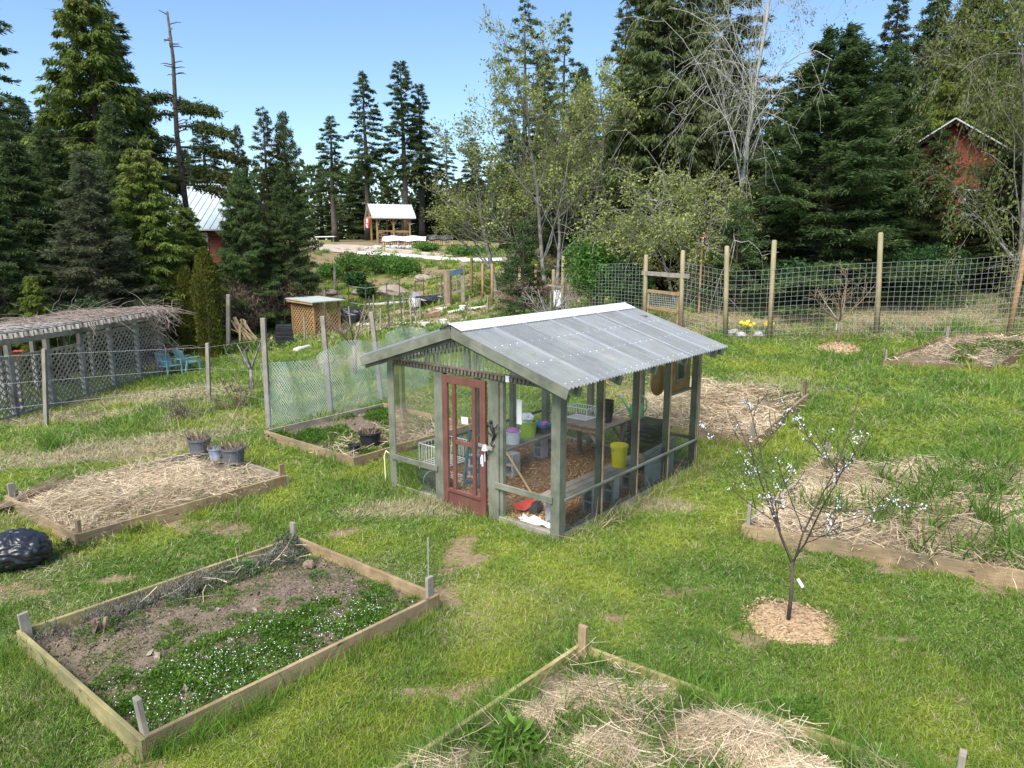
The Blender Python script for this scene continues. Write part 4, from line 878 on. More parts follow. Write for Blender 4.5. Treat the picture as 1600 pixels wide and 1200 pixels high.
# ------------------------------------------------------------------ raised beds
def bed(idx, label, boards, stakes, mound=.02, low=.05, soilmat=None):
    q = BEDS[idx]; c = [Vector((p.x, p.y, T(p.x, p.y))) for p in q]; t = thing('raised_bed', label, 'raised bed', c[0], 0, "raised garden beds"); o = c[0]
    for i in range(4):
        a, b_ = c[i]-o, c[(i+1) % 4]-o; d = (b_-a).normalized(); n = Vector((d.y, -d.x, 0)).normalized(); k = .02 if i % 2 == 0 else -.019
        mt = boards[i]
        sag = random.uniform(-.012, .012)
        part('board', mt, lambda b: b.bar(a-d*k+Vector((0, 0, BZ/2-.03)), b_+d*k+Vector((0, 0, BZ/2-.03+sag)), .038, BZ+.06), t, bevel=.004)
    cc = sum(c, Vector())/4
    for (i, h, mt, tilt) in stakes:
        p = c[i]; d = (cc-p); d.z = 0; d.normalize(); p = p+d*.075; ang = math.atan2((c[(i+1) % 4]-c[i]).y, (c[(i+1) % 4]-c[i]).x)
        part('corner_stake', mt, lambda b: b.bar(p-o+Vector((0, 0, -.05)), p-o+Vector((tilt[0], tilt[1], BZ+h)), .085, .042, up=(math.cos(ang), math.sin(ang), 0)), t, bevel=.004)
    m = 46; s_ = np.linspace(.008, .992, m); S, U = np.meshgrid(s_, s_)
    P = bil(c, S.ravel(), U.ravel()); P[:, 2] += soilz(idx, S.ravel(), U.ravel(), P, mound, low)
    i = np.arange(m*m).reshape(m, m)
    so = npobj('soil', P-np.array(o), np.stack([i[:-1, :-1], i[:-1, 1:], i[1:, 1:], i[1:, :-1]], -1).reshape(-1, 4), soilmat or SOIL, t, smooth=True)
    BC[idx] = (c, mound, low); return t
BC = {}
def bil(c, s, u):       # s along 0->1, u along 0->3
    c = np.array([list(p) for p in c]); s = s[:, None]; u = u[:, None]
    return c[0]*(1-s)*(1-u)+c[1]*s*(1-u)+c[2]*s*u+c[3]*(1-s)*u
def soilz(idx, s, u, P, mound, low):
    e = np.minimum(np.minimum(s, 1-s), np.minimum(u, 1-u)); return low+mound*sm(e, 0, .22)+.06*(fbm(P[:, 0]*3, P[:, 1]*3, idx, 4)-.5)+.02*(fbm(P[:, 0]*14, P[:, 1]*14, idx+9, 2)-.5)
def on_bed(idx, s, u, lift=0):
    c, mo, lo = BC[idx]; P = bil(c, s, u); P[:, 2] += soilz(idx, s, u, P, mo, lo)+lift; return P
def uv_on(idx, px, py):      # photo pixel -> s,u on a bed
    c, mo, lo = BC[idx]; p = atz(px, py, np.mean([q.z for q in c])+lo+mo*.6); a = c[1]-c[0]; b = c[3]-c[0]; r = p-c[0]
    M_ = np.array([[a.x, b.x], [a.y, b.y]]); return tuple(np.linalg.solve(M_, [r.x, r.y]))
GS = GREYW
bed(1, "nearest raised bed with white flowering weeds and a yellow mossy board", [BOARDM, BOARD, BOARD, BOARDM], [(0, .17, GS, (-.03, 0)), (1, .27, GS, (-.05, .0)), (2, .2, GS, (0, 0)), (3, .22, GS, (0, 0))], .03, .06)
bed(2, "raised bed behind the greenhouse beside the teal netting", [BOARD, BOARD, BOARD, GREYW], [(2, .12, RAWW, (0, 0))], .04, .08)
bed(3, "straw covered raised bed with three grey pots at its corner", [BOARD, BOARD, GREYW, GREYW], [(0, .18, GS, (0, 0)), (1, .17, BOARD, (0, 0)), (2, .19, BOARD, (0, 0))], .10, .10)
bed(4, "large straw bed with tall garlic shoots behind the blossoming tree", [BOARD, GREYW, GREYW, GREYW], [(0, .30, GS, (0, 0)), (3, .30, GS, (0, 0))], .16, .08)
bed(5, "dark brown raised bed nearest the wire fence", [BOARDD]*4, [(0, .28, GS, (0, 0)), (1, .2, GS, (0, 0)), (3, .28, GS, (0, 0))], .06, .10)
bed(6, "straw bed right behind the greenhouse's plaque corner", [BOARD, BOARD, GREYW, GREYW], [(1, .3, GS, (0, 0)), (2, .28, BOARDD, (.0, 0))], .16, .06)
bed(7, "straw bed in the foreground cut by the bottom picture edge", [BOARD, GREYW, BOARDM, BOARDM], [(3, .22, BOARD, (0, .0)), (2, .28, GREYW, (0, 0))], .08, .10)

rgp = np.random.default_rng(77)
def straw(idx, n, label, mask=None, ln=.26, wd=.006, lift=.06, loose=.25):
    s = rgp.uniform(.01, .99, n*2); u = rgp.uniform(.01, .99, n*2); c = BC[idx][0]; P0 = bil(c, s, u)
    dens = sm(fbm(P0[:, 0]*1.7, P0[:, 1]*1.7, 200+idx, 4), .22, .42)
    if mask is not None: dens = dens*mask(s, u)
    ok = rgp.uniform(size=len(s)) < dens; s, u = s[ok][:n], u[ok][:n]
    P = on_bed(idx, s, u, 0); m = len(P); P[:, 2] += rgp.uniform(0, 1, m)**2*lift*(.4+fbm(P[:, 0]*4, P[:, 1]*4, 5, 2)*1.6)
    base = fbm(P[:, 0]*1.6, P[:, 1]*1.6, 300+idx, 2)*2*PI*2; a = base+rgp.normal(0, .8, m)
    D = unit(np.stack([np.cos(a), np.sin(a), rgp.normal(.04, loose, m)], 1)); Ls = rgp.uniform(.4, 1.4, m)*ln; P = P-D*Ls[:, None]*.5; P[:, 2] += .012
    V, Fs = strips(rgp, P, D, Ls, rgp.uniform(.6, 1.4, m)*wd, unit(rgp.normal(size=(m, 3)))*.55+np.array([0, 0, -.15]), 3)
    return tag(npobj('straw_mulch', V, Fs, STRAW), label, 'straw', kind='stuff')
straw(3, 11000, "pale straw spread over the bed with the three grey pots", lambda s, u: 1-.9*sm(u-s*.35, .55, .7), .24, .006, .11)
straw(4, 24000, "pale straw mounded among the garlic shoots", None, .30, .006, .17)
straw(6, 9000, "pale straw heaped behind the greenhouse", None, .32, .011, .16)
straw(7, 10500, "pale straw in clumps over the foreground bed", lambda s, u: .12+.88*sm(fbm(s*4.5, u*4.5, 404, 3), .44, .56), .26, .0042, .13)
def straw_heap(idx, px, py, r, h, n, label):
    s, u = uv_on(idx, px, py); c = Vector(on_bed(idx, np.array([s]), np.array([u]))[0]); rr = r*np.sqrt(rgp.uniform(0, 1, n)); a = rgp.uniform(0, 6.28, n); ay = .75
    z = h*np.cos(rr/r*1.5)*rgp.uniform(.55, 1, n); P = np.stack([c.x+rr*np.cos(a), c.y+ay*rr*np.sin(a), c.z+z], 1); th = rgp.normal(rgp.uniform(0, 3), .7, n)
    D = unit(np.stack([np.cos(th), np.sin(th), -np.cos(th-a)*rr/r*h/r*.8+rgp.normal(0, .12, n)], 1)); Ls = rgp.uniform(.1, .32, n); V, Fs = strips(rgp, P-D*Ls[:, None]*.5, D, Ls, rgp.uniform(.003, .006, n), unit(rgp.normal(size=(n, 3)))*.4+np.array([0, 0, -.2]), 3)
    tag(npobj('straw_heap', V, Fs, STRAW), label, 'straw', kind='stuff')
for px, py, r, h, n, lb in ((1135, 1150, .42, .22, 3800, "largest pale straw heap at the foreground bed's right board"), (930, 1090, .30, .12, 1800, "pale straw heap in the middle of the foreground bed"), (855, 1120, .22, .10, 1100, "small pale straw heap near the foreground bed's left board"), (950, 1180, .34, .14, 2200, "pale straw heap at the bottom picture edge"), (1010, 1075, .22, .10, 900, "small straw heap along the foreground bed's right board"), (1240, 1195, .30, .15, 1500, "straw heap at the bottom right of the foreground bed")):
    straw_heap(7, px, py, r, h, n, lb)
straw(1, 500, "few dry stalks along the back board of the nearest bed", lambda s, u: sm(1-s, .75, .9)*sm(u, .3, .6), .35, .007, .12, .5)
straw(2, 1500, "grey dry stalks in the bed behind the greenhouse", lambda s, u: sm(s, .4, .7), .35, .009, .05)
straw(5, 1500, "dry roots and stalks lying in the brown bed", None, .35, .012, .04)
def leafy(name, label, cat_, C_, rad, hgt, n, size, mat, wr=.45, upb=.5, kind=None, t=None, rg=rgp):      # many clumps in one mesh (ground cover)
    Vs = []; C_ = np.asarray(C_).reshape(-1, 3); rad = np.broadcast_to(rad, len(C_)); hgt = np.broadcast_to(hgt, len(C_))
    for c, r, h in zip(C_, rad, hgt):
        m = max(8, int(n*(r/np.mean(rad))**2)); rr = np.sqrt(rg.uniform(0, 1, m))*r; a = rg.uniform(0, 2*PI, m)
        B = np.stack([c[0]+rr*np.cos(a), c[1]+rr*np.sin(a), c[2]+h*(1-(rr/r)**2)*rg.uniform(.1, 1, m)], 1)
        D = unit(np.stack([np.cos(a)*.8, np.sin(a)*.8, np.full(m, upb)], 1)+rg.normal(0, .5, (m, 3))); L_ = rg.uniform(.6, 1.3, m)*size
        Vs.append(rhombs(B, D, L_, L_*wr, unit(np.cross(D, rg.normal(size=(m, 3))*.6+np.array([0, 0, 1.])))))
    o = npobj(name, *cat(Vs), mat, t); return tag(o, label, cat_, kind=kind)
def rnd_on(idx, n, f, seed=0):
    rg = np.random.default_rng(seed+idx*10); s = rg.uniform(.03, .97, n*6); u = rg.uniform(.03, .97, n*6); ok = rg.uniform(size=n*6) < f(s, u); return on_bed(idx, s[ok][:n], u[ok][:n])
# bed 1: s runs from the left corner to the front corner, u from those to the back boards
WEED = leafm("weed_green", (.07, .155, .018), (.14, .25, .035), scale=3); WEEDD = leafm("weed_dark_green", (.045, .09, .02), (.08, .15, .03), scale=3)
HERB = leafm("grey_green_herb", (.09, .12, .07), (.16, .19, .12), scale=4); MINT = leafm("fresh_green_herb", (.07, .17, .04), (.13, .26, .07), scale=4)
f1 = lambda s, u: sm(s+.35*(fbm(s*6, u*6, 5, 3)-.5), .52, .68)*(.25+.75*sm(fbm(s*9, u*9, 6, 3), .35, .5))
P = rnd_on(1, 300, f1, 1); leafy('weeds', "low green weeds spread over the front half of the nearest bed", 'weeds', P, rgp.uniform(.05, .12, len(P)), rgp.uniform(.03, .08, len(P)), 90, .030, WEED, kind='stuff')
P = rnd_on(1, 60, lambda s, u: .3+.7*(fbm(s*7, u*7, 8, 3) > .55), 2); leafy('weeds', "scattered green weed patches on the bare soil of the nearest bed", 'weeds', P, rgp.uniform(.04, .12, len(P)), .05, 70, .032, WEED, kind='stuff')
P = rnd_on(1, 800, lambda s, u: sm(s+.25*(fbm(s*6, u*6, 5, 3)-.5), .58, .74)*sm(.95-u, 0, .15)*(.15+.85*sm(fbm(s*11, u*11, 66, 3), .4, .55)), 3); n = len(P); P[:, 2] += rgp.uniform(.05, .12, n)
D = unit(rgp.normal(size=(n, 3))*.5+np.array([0, -.25, 1])); Sx = unit(np.cross(D, rgp.normal(size=(n, 3)))); Tx = np.cross(D, Sx); h = rgp.uniform(.003, .0065, n)[:, None]
V = np.stack([P+Sx*h, P+Tx*h, P-Sx*h, P-Tx*h], 1).reshape(-1, 3); WF = pmat("white_petals", (.72, .72, .74), (.82, .82, .84), 3, .7, transl=.2)
tag(npobj('tiny_flowers', V, np.arange(len(V)).reshape(-1, 4), WF), "tiny white flowers over the weeds of the nearest bed", 'flowers', kind='stuff')
P = rnd_on(1, 150, lambda s, u: .15+.85*(fbm(s*9, u*9, 18, 4) > .52), 12); leafy('weeds', "thin mat of seedlings over the soil of the nearest bed", 'weeds', P, rgp.uniform(.05, .16, len(P)), .03, 50, .022, WEED, kind='stuff')
P = rnd_on(1, 110, lambda s, u: sm(1-s, .80, .93)*(.3+sm(u, .15, .4)), 14); leafy('weeds', "grey purple dry herbs spilling over the back board of the nearest bed", 'weeds', P+np.array([-.04, .04, .0]), rgp.uniform(.08, .17, len(P)), rgp.uniform(.10, .24, len(P)), 160, .04, pmat("grey_purple_herb", (.13, .115, .10), (.23, .21, .18), 4, .9, rnd=.3), wr=.15, upb=1.2, kind='stuff')
P = rnd_on(1, 130, lambda s, u: sm(1-s, .74, .9)*(.15+sm(u, .3, .9)), 4); leafy('weeds', "tangled grey green herbs along the back board of the nearest bed", 'weeds', P, rgp.uniform(.07, .15, len(P)), rgp.uniform(.06, .18, len(P)), 120, .035, HERB, wr=.3, upb=1.0, kind='stuff')
P = rnd_on(1, 50, lambda s, u: sm(1-s, .75, .9)*sm(u, .1, .3), 5); leafy('weeds', "green weeds in the back left strip of the nearest bed", 'weeds', P, rgp.uniform(.06, .12, len(P)), .06, 80, .03, WEED, kind='stuff')
P = rnd_on(2, 170, lambda s, u: np.clip(1.1-s*.8, .2, 1)*(fbm(s*5, u*5, 22, 3) > .42), 1); leafy('weeds', "green weeds filling the bed by the teal netting", 'weeds', P, rgp.uniform(.1, .22, len(P)), .09, 90, .05, WEED, kind='stuff')
P = rnd_on(3, 26, lambda s, u: (1-sm(s, .0, .35))*.8+.12, 1); leafy('weeds', "small green weeds poking through the straw by the pots", 'weeds', P, rgp.uniform(.05, .12, len(P)), .08, 70, .04, WEED, kind='stuff')
P = rnd_on(5, 34, lambda s, u: sm(s, .35, .6)*(fbm(s*4, u*4, 55, 3) > .45)+.03, 1); leafy('weeds', "green weed patches in the brown bed by the wire fence", 'weeds', P, rgp.uniform(.15, .3, len(P)), .12, 120, .06, WEED, kind='stuff')
P = rnd_on(6, 14, lambda s, u: sm(u, .7, .95), 1); leafy('weeds', "green herbs at the far corner of the straw bed behind the greenhouse", 'weeds', P, rgp.uniform(.12, .28, len(P)), .25, 120, .06, MINT, kind='stuff')
P = rnd_on(7, 200, lambda s, u: .15+.85*(fbm(s*6, u*6, 77, 3) > .5), 1); leafy('weeds', "green weeds between the straw clumps of the foreground bed", 'weeds', P, rgp.uniform(.06, .16, len(P)), .08, 110, .028, WEED, kind='stuff')
# upright shoots (garlic, grass)
SHOOT = leafm("shoot_green", (.09, .20, .025), (.18, .31, .05), scale=3)
def shoots(label, P, per, h, w_, spread=.05, name='shoots'):
    m = len(P)*per; B = np.repeat(P, per, 0)+rgp.normal(0, spread, (m, 3))*np.array([1, 1, .0]); D = unit(rgp.normal(0, .28, (m, 3))*np.array([1, 1, 0])+np.array([0, 0, 1]))
    V, Fs = strips(rgp, B-np.array([0, 0, .02]), D, rgp.uniform(.45, 1.2, m)*h, rgp.uniform(.7, 1.3, m)*w_, rgp.normal(0, .3, (m, 3))*np.array([1, 1, .2])+np.array([0, 0, -.12]), 3)
    return tag(npobj(name, V, Fs, SHOOT), label, 'shoots', kind='stuff')
shoots("tall green garlic shoots in the large straw bed", rnd_on(4, 110, lambda s, u: .08+sm(fbm(s*5, u*5, 44, 3), .44, .56), 1), 22, .55, .02)
shoots("green shoots in rows on the straw bed with grey pots", np.array(rnd_on(3, 14, lambda s, u: sm(s, .45, .8), 2)), 12, .22, .012, .03)
shoots("green blades growing through the foreground straw", rnd_on(7, 330, lambda s, u: .2+.8*sm(fbm(s*5, u*5, 47, 3), .4, .6)+sm(np.maximum(s, u), .88, .95), 3), 12, .26, .008, .03)
shoots("young garlic shoots in the straw bed behind the greenhouse", rnd_on(6, 12, lambda s, u: .5+0*s, 3), 8, .3, .012)
shoots("grass blades along the front board of the nearest bed", rnd_on(1, 22, lambda s, u: sm(s, .9, .95), 9), 12, .16, .006, .03)
def clump_line(a, b, n, off=.0): a, b = Vector(a), Vector(b); return np.array([list(a.lerp(b, t)+Vector((random.uniform(-off, off), random.uniform(-off, off), 0))) for t in np.linspace(0, 1, n)])
def grassline(label, px, per, h, w_, off=.1):
    P = np.concatenate([clump_line(gp(*px[i]), gp(*px[i+1]), n_, off) for i, n_ in enumerate(per)]); P[:, 2] = terr(P[:, 0], P[:, 1]); return P
P = grassline('', [(225, 1192), (330, 1150), (420, 1105), (560, 1030)], [16, 12, 6], .2, .006, .05); shoots("long grass bending over the nearest bed's front board", P, 20, .30, .006, .06, 'long_grass')
P = grassline('', [(8, 960), (12, 1040), (70, 1080)], [10, 8], .2, .006, .10); shoots("long grass tuft against the nearest bed's mossy board", P, 22, .30, .007, .07, 'long_grass')
P = grassline('', [(1060, 920), (1120, 1000), (1190, 960)], [14, 10], .2, .006, .3); shoots("lush long grass beside the blossoming tree's mulch", P, 20, .15, .007, .09, 'long_grass')
P = grassline('', [(890, 1010), (785, 1090), (690, 1160), (640, 1195)], [14, 14, 8], .2, .006, .07); shoots("long grass overgrowing the foreground bed's left board", P, 22, .22, .006, .06, 'long_grass')
P = grassline('', [(915, 1005), (1065, 1062), (1190, 1110), (1330, 1165)], [12, 16, 16], .2, .006, .08); shoots("long grass overgrowing the foreground bed's right board", P, 20, .17, .006, .06, 'long_grass')
P = grassline('', [(1140, 1090), (1260, 1140), (1420, 1195)], [12, 12], .2, .006, .15); shoots("lush long grass outside the foreground bed", P, 22, .14, .007, .08, 'long_grass')
DRYG = pmat("dry_grass", (.36, .29, .17), (.52, .43, .28), 2, .9, rnd=.3, transl=.2)
def drygrass(label, P, per, h, w_=.006, spread=.08):
    m = len(P)*per; B = np.repeat(P, per, 0)+rgp.normal(0, spread, (m, 3))*np.array([1, 1, 0]); D = unit(rgp.normal(0, .7, (m, 3))*np.array([1, 1, 0])+np.array([0, 0, 1]))
    V, Fs = strips(rgp, B, D, rgp.uniform(.4, 1.2, m)*h, np.full(m, w_), rgp.normal(0, .5, (m, 3))+np.array([0, 0, -.5]), 2); return tag(npobj('dry_grass', V, Fs, DRYG), label, 'dry grass', kind='stuff')
P = np.concatenate([[list(gw(u, -.12+random.uniform(-.08, .08)))] for u in np.linspace(.1, 4.1, 30)]); drygrass("dry grass along the clear side of the greenhouse", P, 26, .30)
shoots("green grass tufts along the clear side of the greenhouse", P[8:26:2]-np.array([0, 0, 0]), 40, .26, .006, .10, 'long_grass')
P = np.concatenate([[list(gw(-.12+random.uniform(-.08, .05), v))] for v in np.linspace(2.1, 3.4, 12)]); drygrass("dry grass below the greenhouse's mesh roll corner", P, 22, .2)
P = np.array([list(gp(random.uniform(20, 300), random.uniform(690, 735))) for _ in range(60)]); drygrass("strip of dry tan grass beyond the pot bed", P, 40, .22, .008, .15)
P = np.array([list(gp(random.uniform(250, 400), random.uniform(640, 690))) for _ in range(40)]); drygrass("dry grass around the brown shrubs", P, 40, .32, .009, .15)
P = np.array([list(gp(random.uniform(1160, 1600), random.uniform(505, 530))) for _ in range(120)]); drygrass("dry grass along the foot of the wire fence", P, 22, .22, .011, .3)
shoots("grass growing along the foot of the wire fence", np.array([list(gp(random.uniform(1120, 1600), random.uniform(518, 532))) for _ in range(120)]), 18, .26, .012, .2, 'long_grass')
t = leafy('rush_clump', None, None, [list(gp(82, 700))], .22, .1, 10, .05, WEEDD); bpy.data.objects.remove(t)
t = shoots("dark green rush clump in the dry grass by a thin stake", np.array([list(gp(82, 705))]), 150, .62, .012, .13, 'rush_clump'); t["kind"] = 'thing'; t["category"] = 'rush clump'

s_ = np.concatenate([rgp.uniform(.34, .56, 26), rgp.uniform(.72, 1.0, 40), np.zeros(34)+.02]); u_ = np.concatenate([rgp.uniform(.95, 1.0, 66), rgp.uniform(.1, .74, 34)])
shoots("grass overgrowing the inner edges of the foreground bed's boards", on_bed(7, s_, u_), 22, .27, .006, .05, 'long_grass')
s_ = np.concatenate([rgp.uniform(.0, 1, 26)]); shoots("short grass tucked against the clean back board of the nearest bed", on_bed(1, s_, np.full(26, .985)), 8, .12, .006, .04, 'long_grass')
# single plants in the beds
def plant(name, label, cat_, idx, px, py, r, h, n, size, mat, stem=True, wr=.45):
    s, u = uv_on(idx, px, py); p = Vector(on_bed(idx, np.array([s]), np.array([u]))[0]); t = thing(name, label, cat_, p)
    leafy('leaves', None, None, [(0, 0, .02)], r, h, n, size, mat, wr, t=t)
    if stem: part('stem', DEAD, lambda b: [b.tube([(0, 0, -.03), (r*.3*math.cos(a), r*.3*math.sin(a), h*.6)], .006, 5) for a in (0, 2, 4)], t)
    return t
plant('herb_plant', "bluish green leafy herb by the back stake of the nearest bed", 'plant', 1, 447, 862, .19, .26, 420, .05, HERB)
plant('herb_plant', "pale green leafy herb in the middle of the nearest bed's back strip", 'plant', 1, 381, 898, .13, .20, 260, .05, MINT)
plant('herb_plant', "low bright green plant right of the brown clod in the nearest bed", 'plant', 1, 498, 905, .10, .08, 200, .035, MINT)
plant('weed_plant', "large rosette of bright green leaves in the foreground straw", 'plant', 7, 805, 1165, .17, .16, 190, .11, SHOOT, wr=.3)
plant('weed_plant', "bright green leafy weed on the mossy board side of the nearest bed", 'plant', 1, 178, 1060, .14, .08, 300, .03, WEED)
plant('weed_plant', "dense bright weed by the nearest bed's greenhouse side corner", 'plant', 1, 590, 940, .2, .1, 420, .03, WEED)
t = thing('dead_clod', "brown dead root clod lying beside the low bright plant", 'clod', Vector(on_bed(1, *[np.array([k]) for k in uv_on(1, 483, 885)])[0])); part('clod', DEAD, lambda b: b.blob((0, 0, .04), .07, .055, .05, .2, seed=4), t)
t = thing('dead_plant', "withered brown leaf bundle in the nearest bed", 'dead plant', Vector(on_bed(1, *[np.array([k]) for k in uv_on(1, 155, 992)])[0])); part('dead_leaves', DEAD, lambda b: [b.bar((random.uniform(-.04, .04), random.uniform(-.04, .04), 0), (random.uniform(-.07, .07), random.uniform(-.07, .07), .14), .03, .004) for _ in range(14)], t)
for px, py, r, lb in ((115, 860, .22, "leafy weed patch at the near corner of the pot bed"), (205, 835, .2, "leafy weed patch along the pot bed's front board"), (60, 800, .3, "leafy weeds behind the garbage bag by the twig bundle"), (1090, 1080, .2, "leafy weed mound between the foreground bed boards"), (1250, 1120, .25, "wide leafy weed mound outside the foreground bed")):
    t = thing('weed_plant', lb, 'plant', gp(px, py)); leafy('leaves', None, None, [(0, 0, .0), (r*.5, r*.3, 0), (-r*.5, .1*r, 0)], r*.7, .12, 170, .045, WEED if px > 900 else WEEDD, t=t)

# pots
def pot(label, pos, r, h, mat, stems, n, rz=0, leafmat=None, group="plant pots on the beds"):
    t = thing('plant_pot', label, 'pot', pos, rz, group)
    part('body', mat, lambda b: b.lathe((0, 0, 0), [(0, 0), (r*.78, 0), (r*.97, h*.88), (r*1.06, h*.88), (r*1.06, h), (r*.97, h), (r*.95, h*.85), (0, h*.84)], 24), t)
    if n:
        rg = np.random.default_rng(n); m = n; a = rg.uniform(0, 6.28, m); rr = np.sqrt(rg.uniform(0, 1, m))*r*.9
        B = np.stack([rr*np.cos(a), rr*np.sin(a), np.full(m, h*.82)], 1); D = unit(np.stack([np.cos(a)*.5, np.sin(a)*.5, np.ones(m)], 1)+rg.normal(0, .35, (m, 3)))
        V, Fs = strips(rg, B, D, rg.uniform(.4, 1.2, m)*h*.7, np.full(m, .012), rg.normal(0, .4, (m, 3)), 2); npobj('plant', V, Fs, stems, t)
    return t
pot("grey pot of dead brown stems at the back of the pot trio", Vector(on_bed(3, *[np.array([k]) for k in uv_on(3, 313, 712)])[0])+Vector((0, 0, .09)), .19, .26, GREYP, DEAD, 130)
pot("blue grey glazed small pot between the two big grey pots", Vector(on_bed(3, *[np.array([k]) for k in uv_on(3, 339, 722)])[0])+Vector((0, 0, .09)), .13, .2, pmat("glazed_pot", (.14, .18, .26), (.42, .46, .52), 6, .3), DEAD, 60)
pot("grey pot with dead stems and green tips, frontmost of the pot trio", Vector(on_bed(3, *[np.array([k]) for k in uv_on(3, 366, 728)])[0])+Vector((0, 0, .09)), .19, .27, GREYP, DEAD, 130)
pot("large black pot of dry tangled stems in the netted bed", Vector(on_bed(2, *[np.array([k]) for k in uv_on(2, 579, 698)])[0]), .20, .28, BLACK, DEAD, 120)
pot("small black pot on feet at the netted bed's front corner", Vector(on_bed(2, *[np.array([k]) for k in uv_on(2, 554, 706)])[0]), .10, .14, BLACK, DEAD, 0)
# garbage bag, twig bundle
t = thing('garbage_bag', "stuffed black garbage bag lying at the left picture edge", 'garbage bag', gp(2, 903)+Vector((.0, .28, 0)))
t.scale = (.74, .74, .8)
def bagmesh():
    rg = np.random.default_rng(3); n, m = 120, 64; th = np.linspace(0, 2*PI, n, endpoint=False); ph = np.linspace(0, PI, m); TH, PH = np.meshgrid(th, ph)
    R_ = 1+.16*(fbm(np.cos(TH)*2+5, np.sin(TH)*2+PH*1.5, 9, 3)-.5)+.09*np.abs(np.sin(TH*6+fbm(PH*2, TH, 4, 2)*9))*np.sin(PH)*fbm(TH*2, PH*3, 14, 2)+.10*np.abs(np.sin(TH*3-PH*6+fbm(PH*3, TH*2, 24, 2)*8))*np.sin(PH)
    x = .46*R_*np.sin(PH)*np.cos(TH); y = .38*R_*np.sin(PH)*np.sin(TH); z = .27+.28*R_*np.cos(PH); z = np.maximum(z, .0)
    i = np.arange(n*m).reshape(m, n); j = np.roll(i, -1, 1); return np.stack([x, y, z], -1).reshape(-1, 3), np.stack([i[:-1], i[1:], j[1:], j[:-1]], -1).reshape(-1, 4)
npobj('bag', *bagmesh(), pmat("glossy_black_film", (.012, .013, .016), (.022, .024, .028), 9, .30, spec=.6, bump=.45), t, smooth=True)
part('knot', MATS["glossy_black_film"], lambda b: b.tube([(-.36, .05, .32), (-.50, .08, .36), (-.60, .12, .42)], [.06, .03, .07], 9), t)
t = thing('twig_bundle', "bundle of grey pruned twigs lying across the pot bed's corner", 'twigs', gp(20, 800)); part('twigs', DEAD, lambda b: [b.tube([(-.5+random.uniform(-.15, .15), -.4+random.uniform(-.2, .2), .05+random.uniform(0, .1)), (random.uniform(-.1, .1), random.uniform(-.1, .1), .14), (.45+random.uniform(-.1, .25), .45+random.uniform(-.2, .2), .18+random.uniform(0, .25))], [.006, .005, .002], 4) for _ in range(60)], t)
# thin rods standing in the nearest bed
for px, py, top, lb in ((669, 910, 832, "thin metal rod beside the teal topped stake"), (375, 870, 775, "thin bare dark stalk behind the nearest bed's herbs")):
    p = atz(px, py, .15); t = thing('garden_rod', lb, 'rod', p); part('rod', METAL if px > 500 else DEAD, lambda b: b.tube([(0, 0, -.1), (.01, 0, (py-top)/FPX*p.length*1.03)], .006, 5), t)
for px, py, r, lb in ((1040, 1105, .05, "dark brown withered root on the foreground straw"),):
    t = thing('dead_plant', lb, 'dead plant', Vector(on_bed(7, *[np.array([k]) for k in uv_on(7, 1090, 1185)])[0])+Vector((0, 0, .06))); part('dead_leaves', DEAD, lambda b: [b.tube([(random.uniform(-.15, 0), random.uniform(-.03, .03), .02), (random.uniform(0, .2), random.uniform(-.06, .06), random.uniform(.0, .06))], .006, 4) for _ in range(16)], t)
# ------------------------------------------------------------------ young fruit trees
def fruit(name, label, px, py, top, par, seed, rad, depth=2, trunk=.35, leaf=None, lm=None, bark=DEAD, heads=4, open_=.5, mul=1.0):
    b = gp(px, py); rg = np.random.default_rng(seed); d = math.hypot(b.x, b.y); H = (aty(px, top, b.y).z-b.z)*mul; tm = MB(); tips = []; th = H*trunk
    tm.tube([(0, 0, -.06), (.01, 0, th*.5), (0, .01, th)], [rad*1.15, rad, rad*.85], 8)
    for i in range(heads):
        a = 6.28*i/heads+rg.uniform(-.4, .4); o = open_*(0.25 if i == 0 else 1); branches(tm, rg, np.array([0, 0, th*(.9+.03*i)]), unit(np.array([math.cos(a)*o, math.sin(a)*o, 1.])), (H-th)*(1 if i == 0 else .85), rad*.6, depth, par, tips)
    t = thing(name, label, 'tree', b); tm.build('trunk', bark, t, smooth=True)
    return t, tips, rg, H
PF = dict(rf=.5, wob=.07, up=.07, n=[7, 3, 3], **{'from': [.15, .2, .3]}, ang=(.6, 1.1), len=(.22, .5), rmin=.004)
t, tips, rg, H = fruit('plum_tree', "young fruit tree in white blossom on a mulch ring by the garlic bed", 1231, 974, 592, PF, 61, .020, 2, .27, heads=4, open_=.6, bark=pmat('dark_plum_bark', (.05, .035, .03), (.10, .075, .06), 9, .8))
pts = np.concatenate([p for p in tips]); k = rg.integers(0, len(pts), 110); Cb = pts[k]; Cb = Cb+rg.normal(0, .012, Cb.shape)
Bl = np.repeat(Cb, 9, 0)+rg.normal(0, .016, (990, 3)); D = rdirs(rg, 990); Lf = rg.uniform(.012, .022, 990)
npobj('blossom', *rhombs(Bl, D, Lf, Lf*.8, unit(np.cross(D, rg.normal(size=(990, 3))))), WF, t)
k = rg.integers(0, len(pts), 420); Bl = pts[k]+rg.normal(0, .014, (420, 3)); D = rdirs(rg, 420); Lf = rg.uniform(.015, .035, 420); npobj('young_leaves', *rhombs(Bl, D, Lf, Lf*.5, unit(np.cross(D, rg.normal(size=(420, 3))))), LEAF_G, t)
part('label_tag', WHITE, lambda b: b.bar((.05, -.03, .50), (.10, -.05, .42), .028, .003, up=(0, 1, 0)), t)
PF2 = dict(PF, rmin=.006)
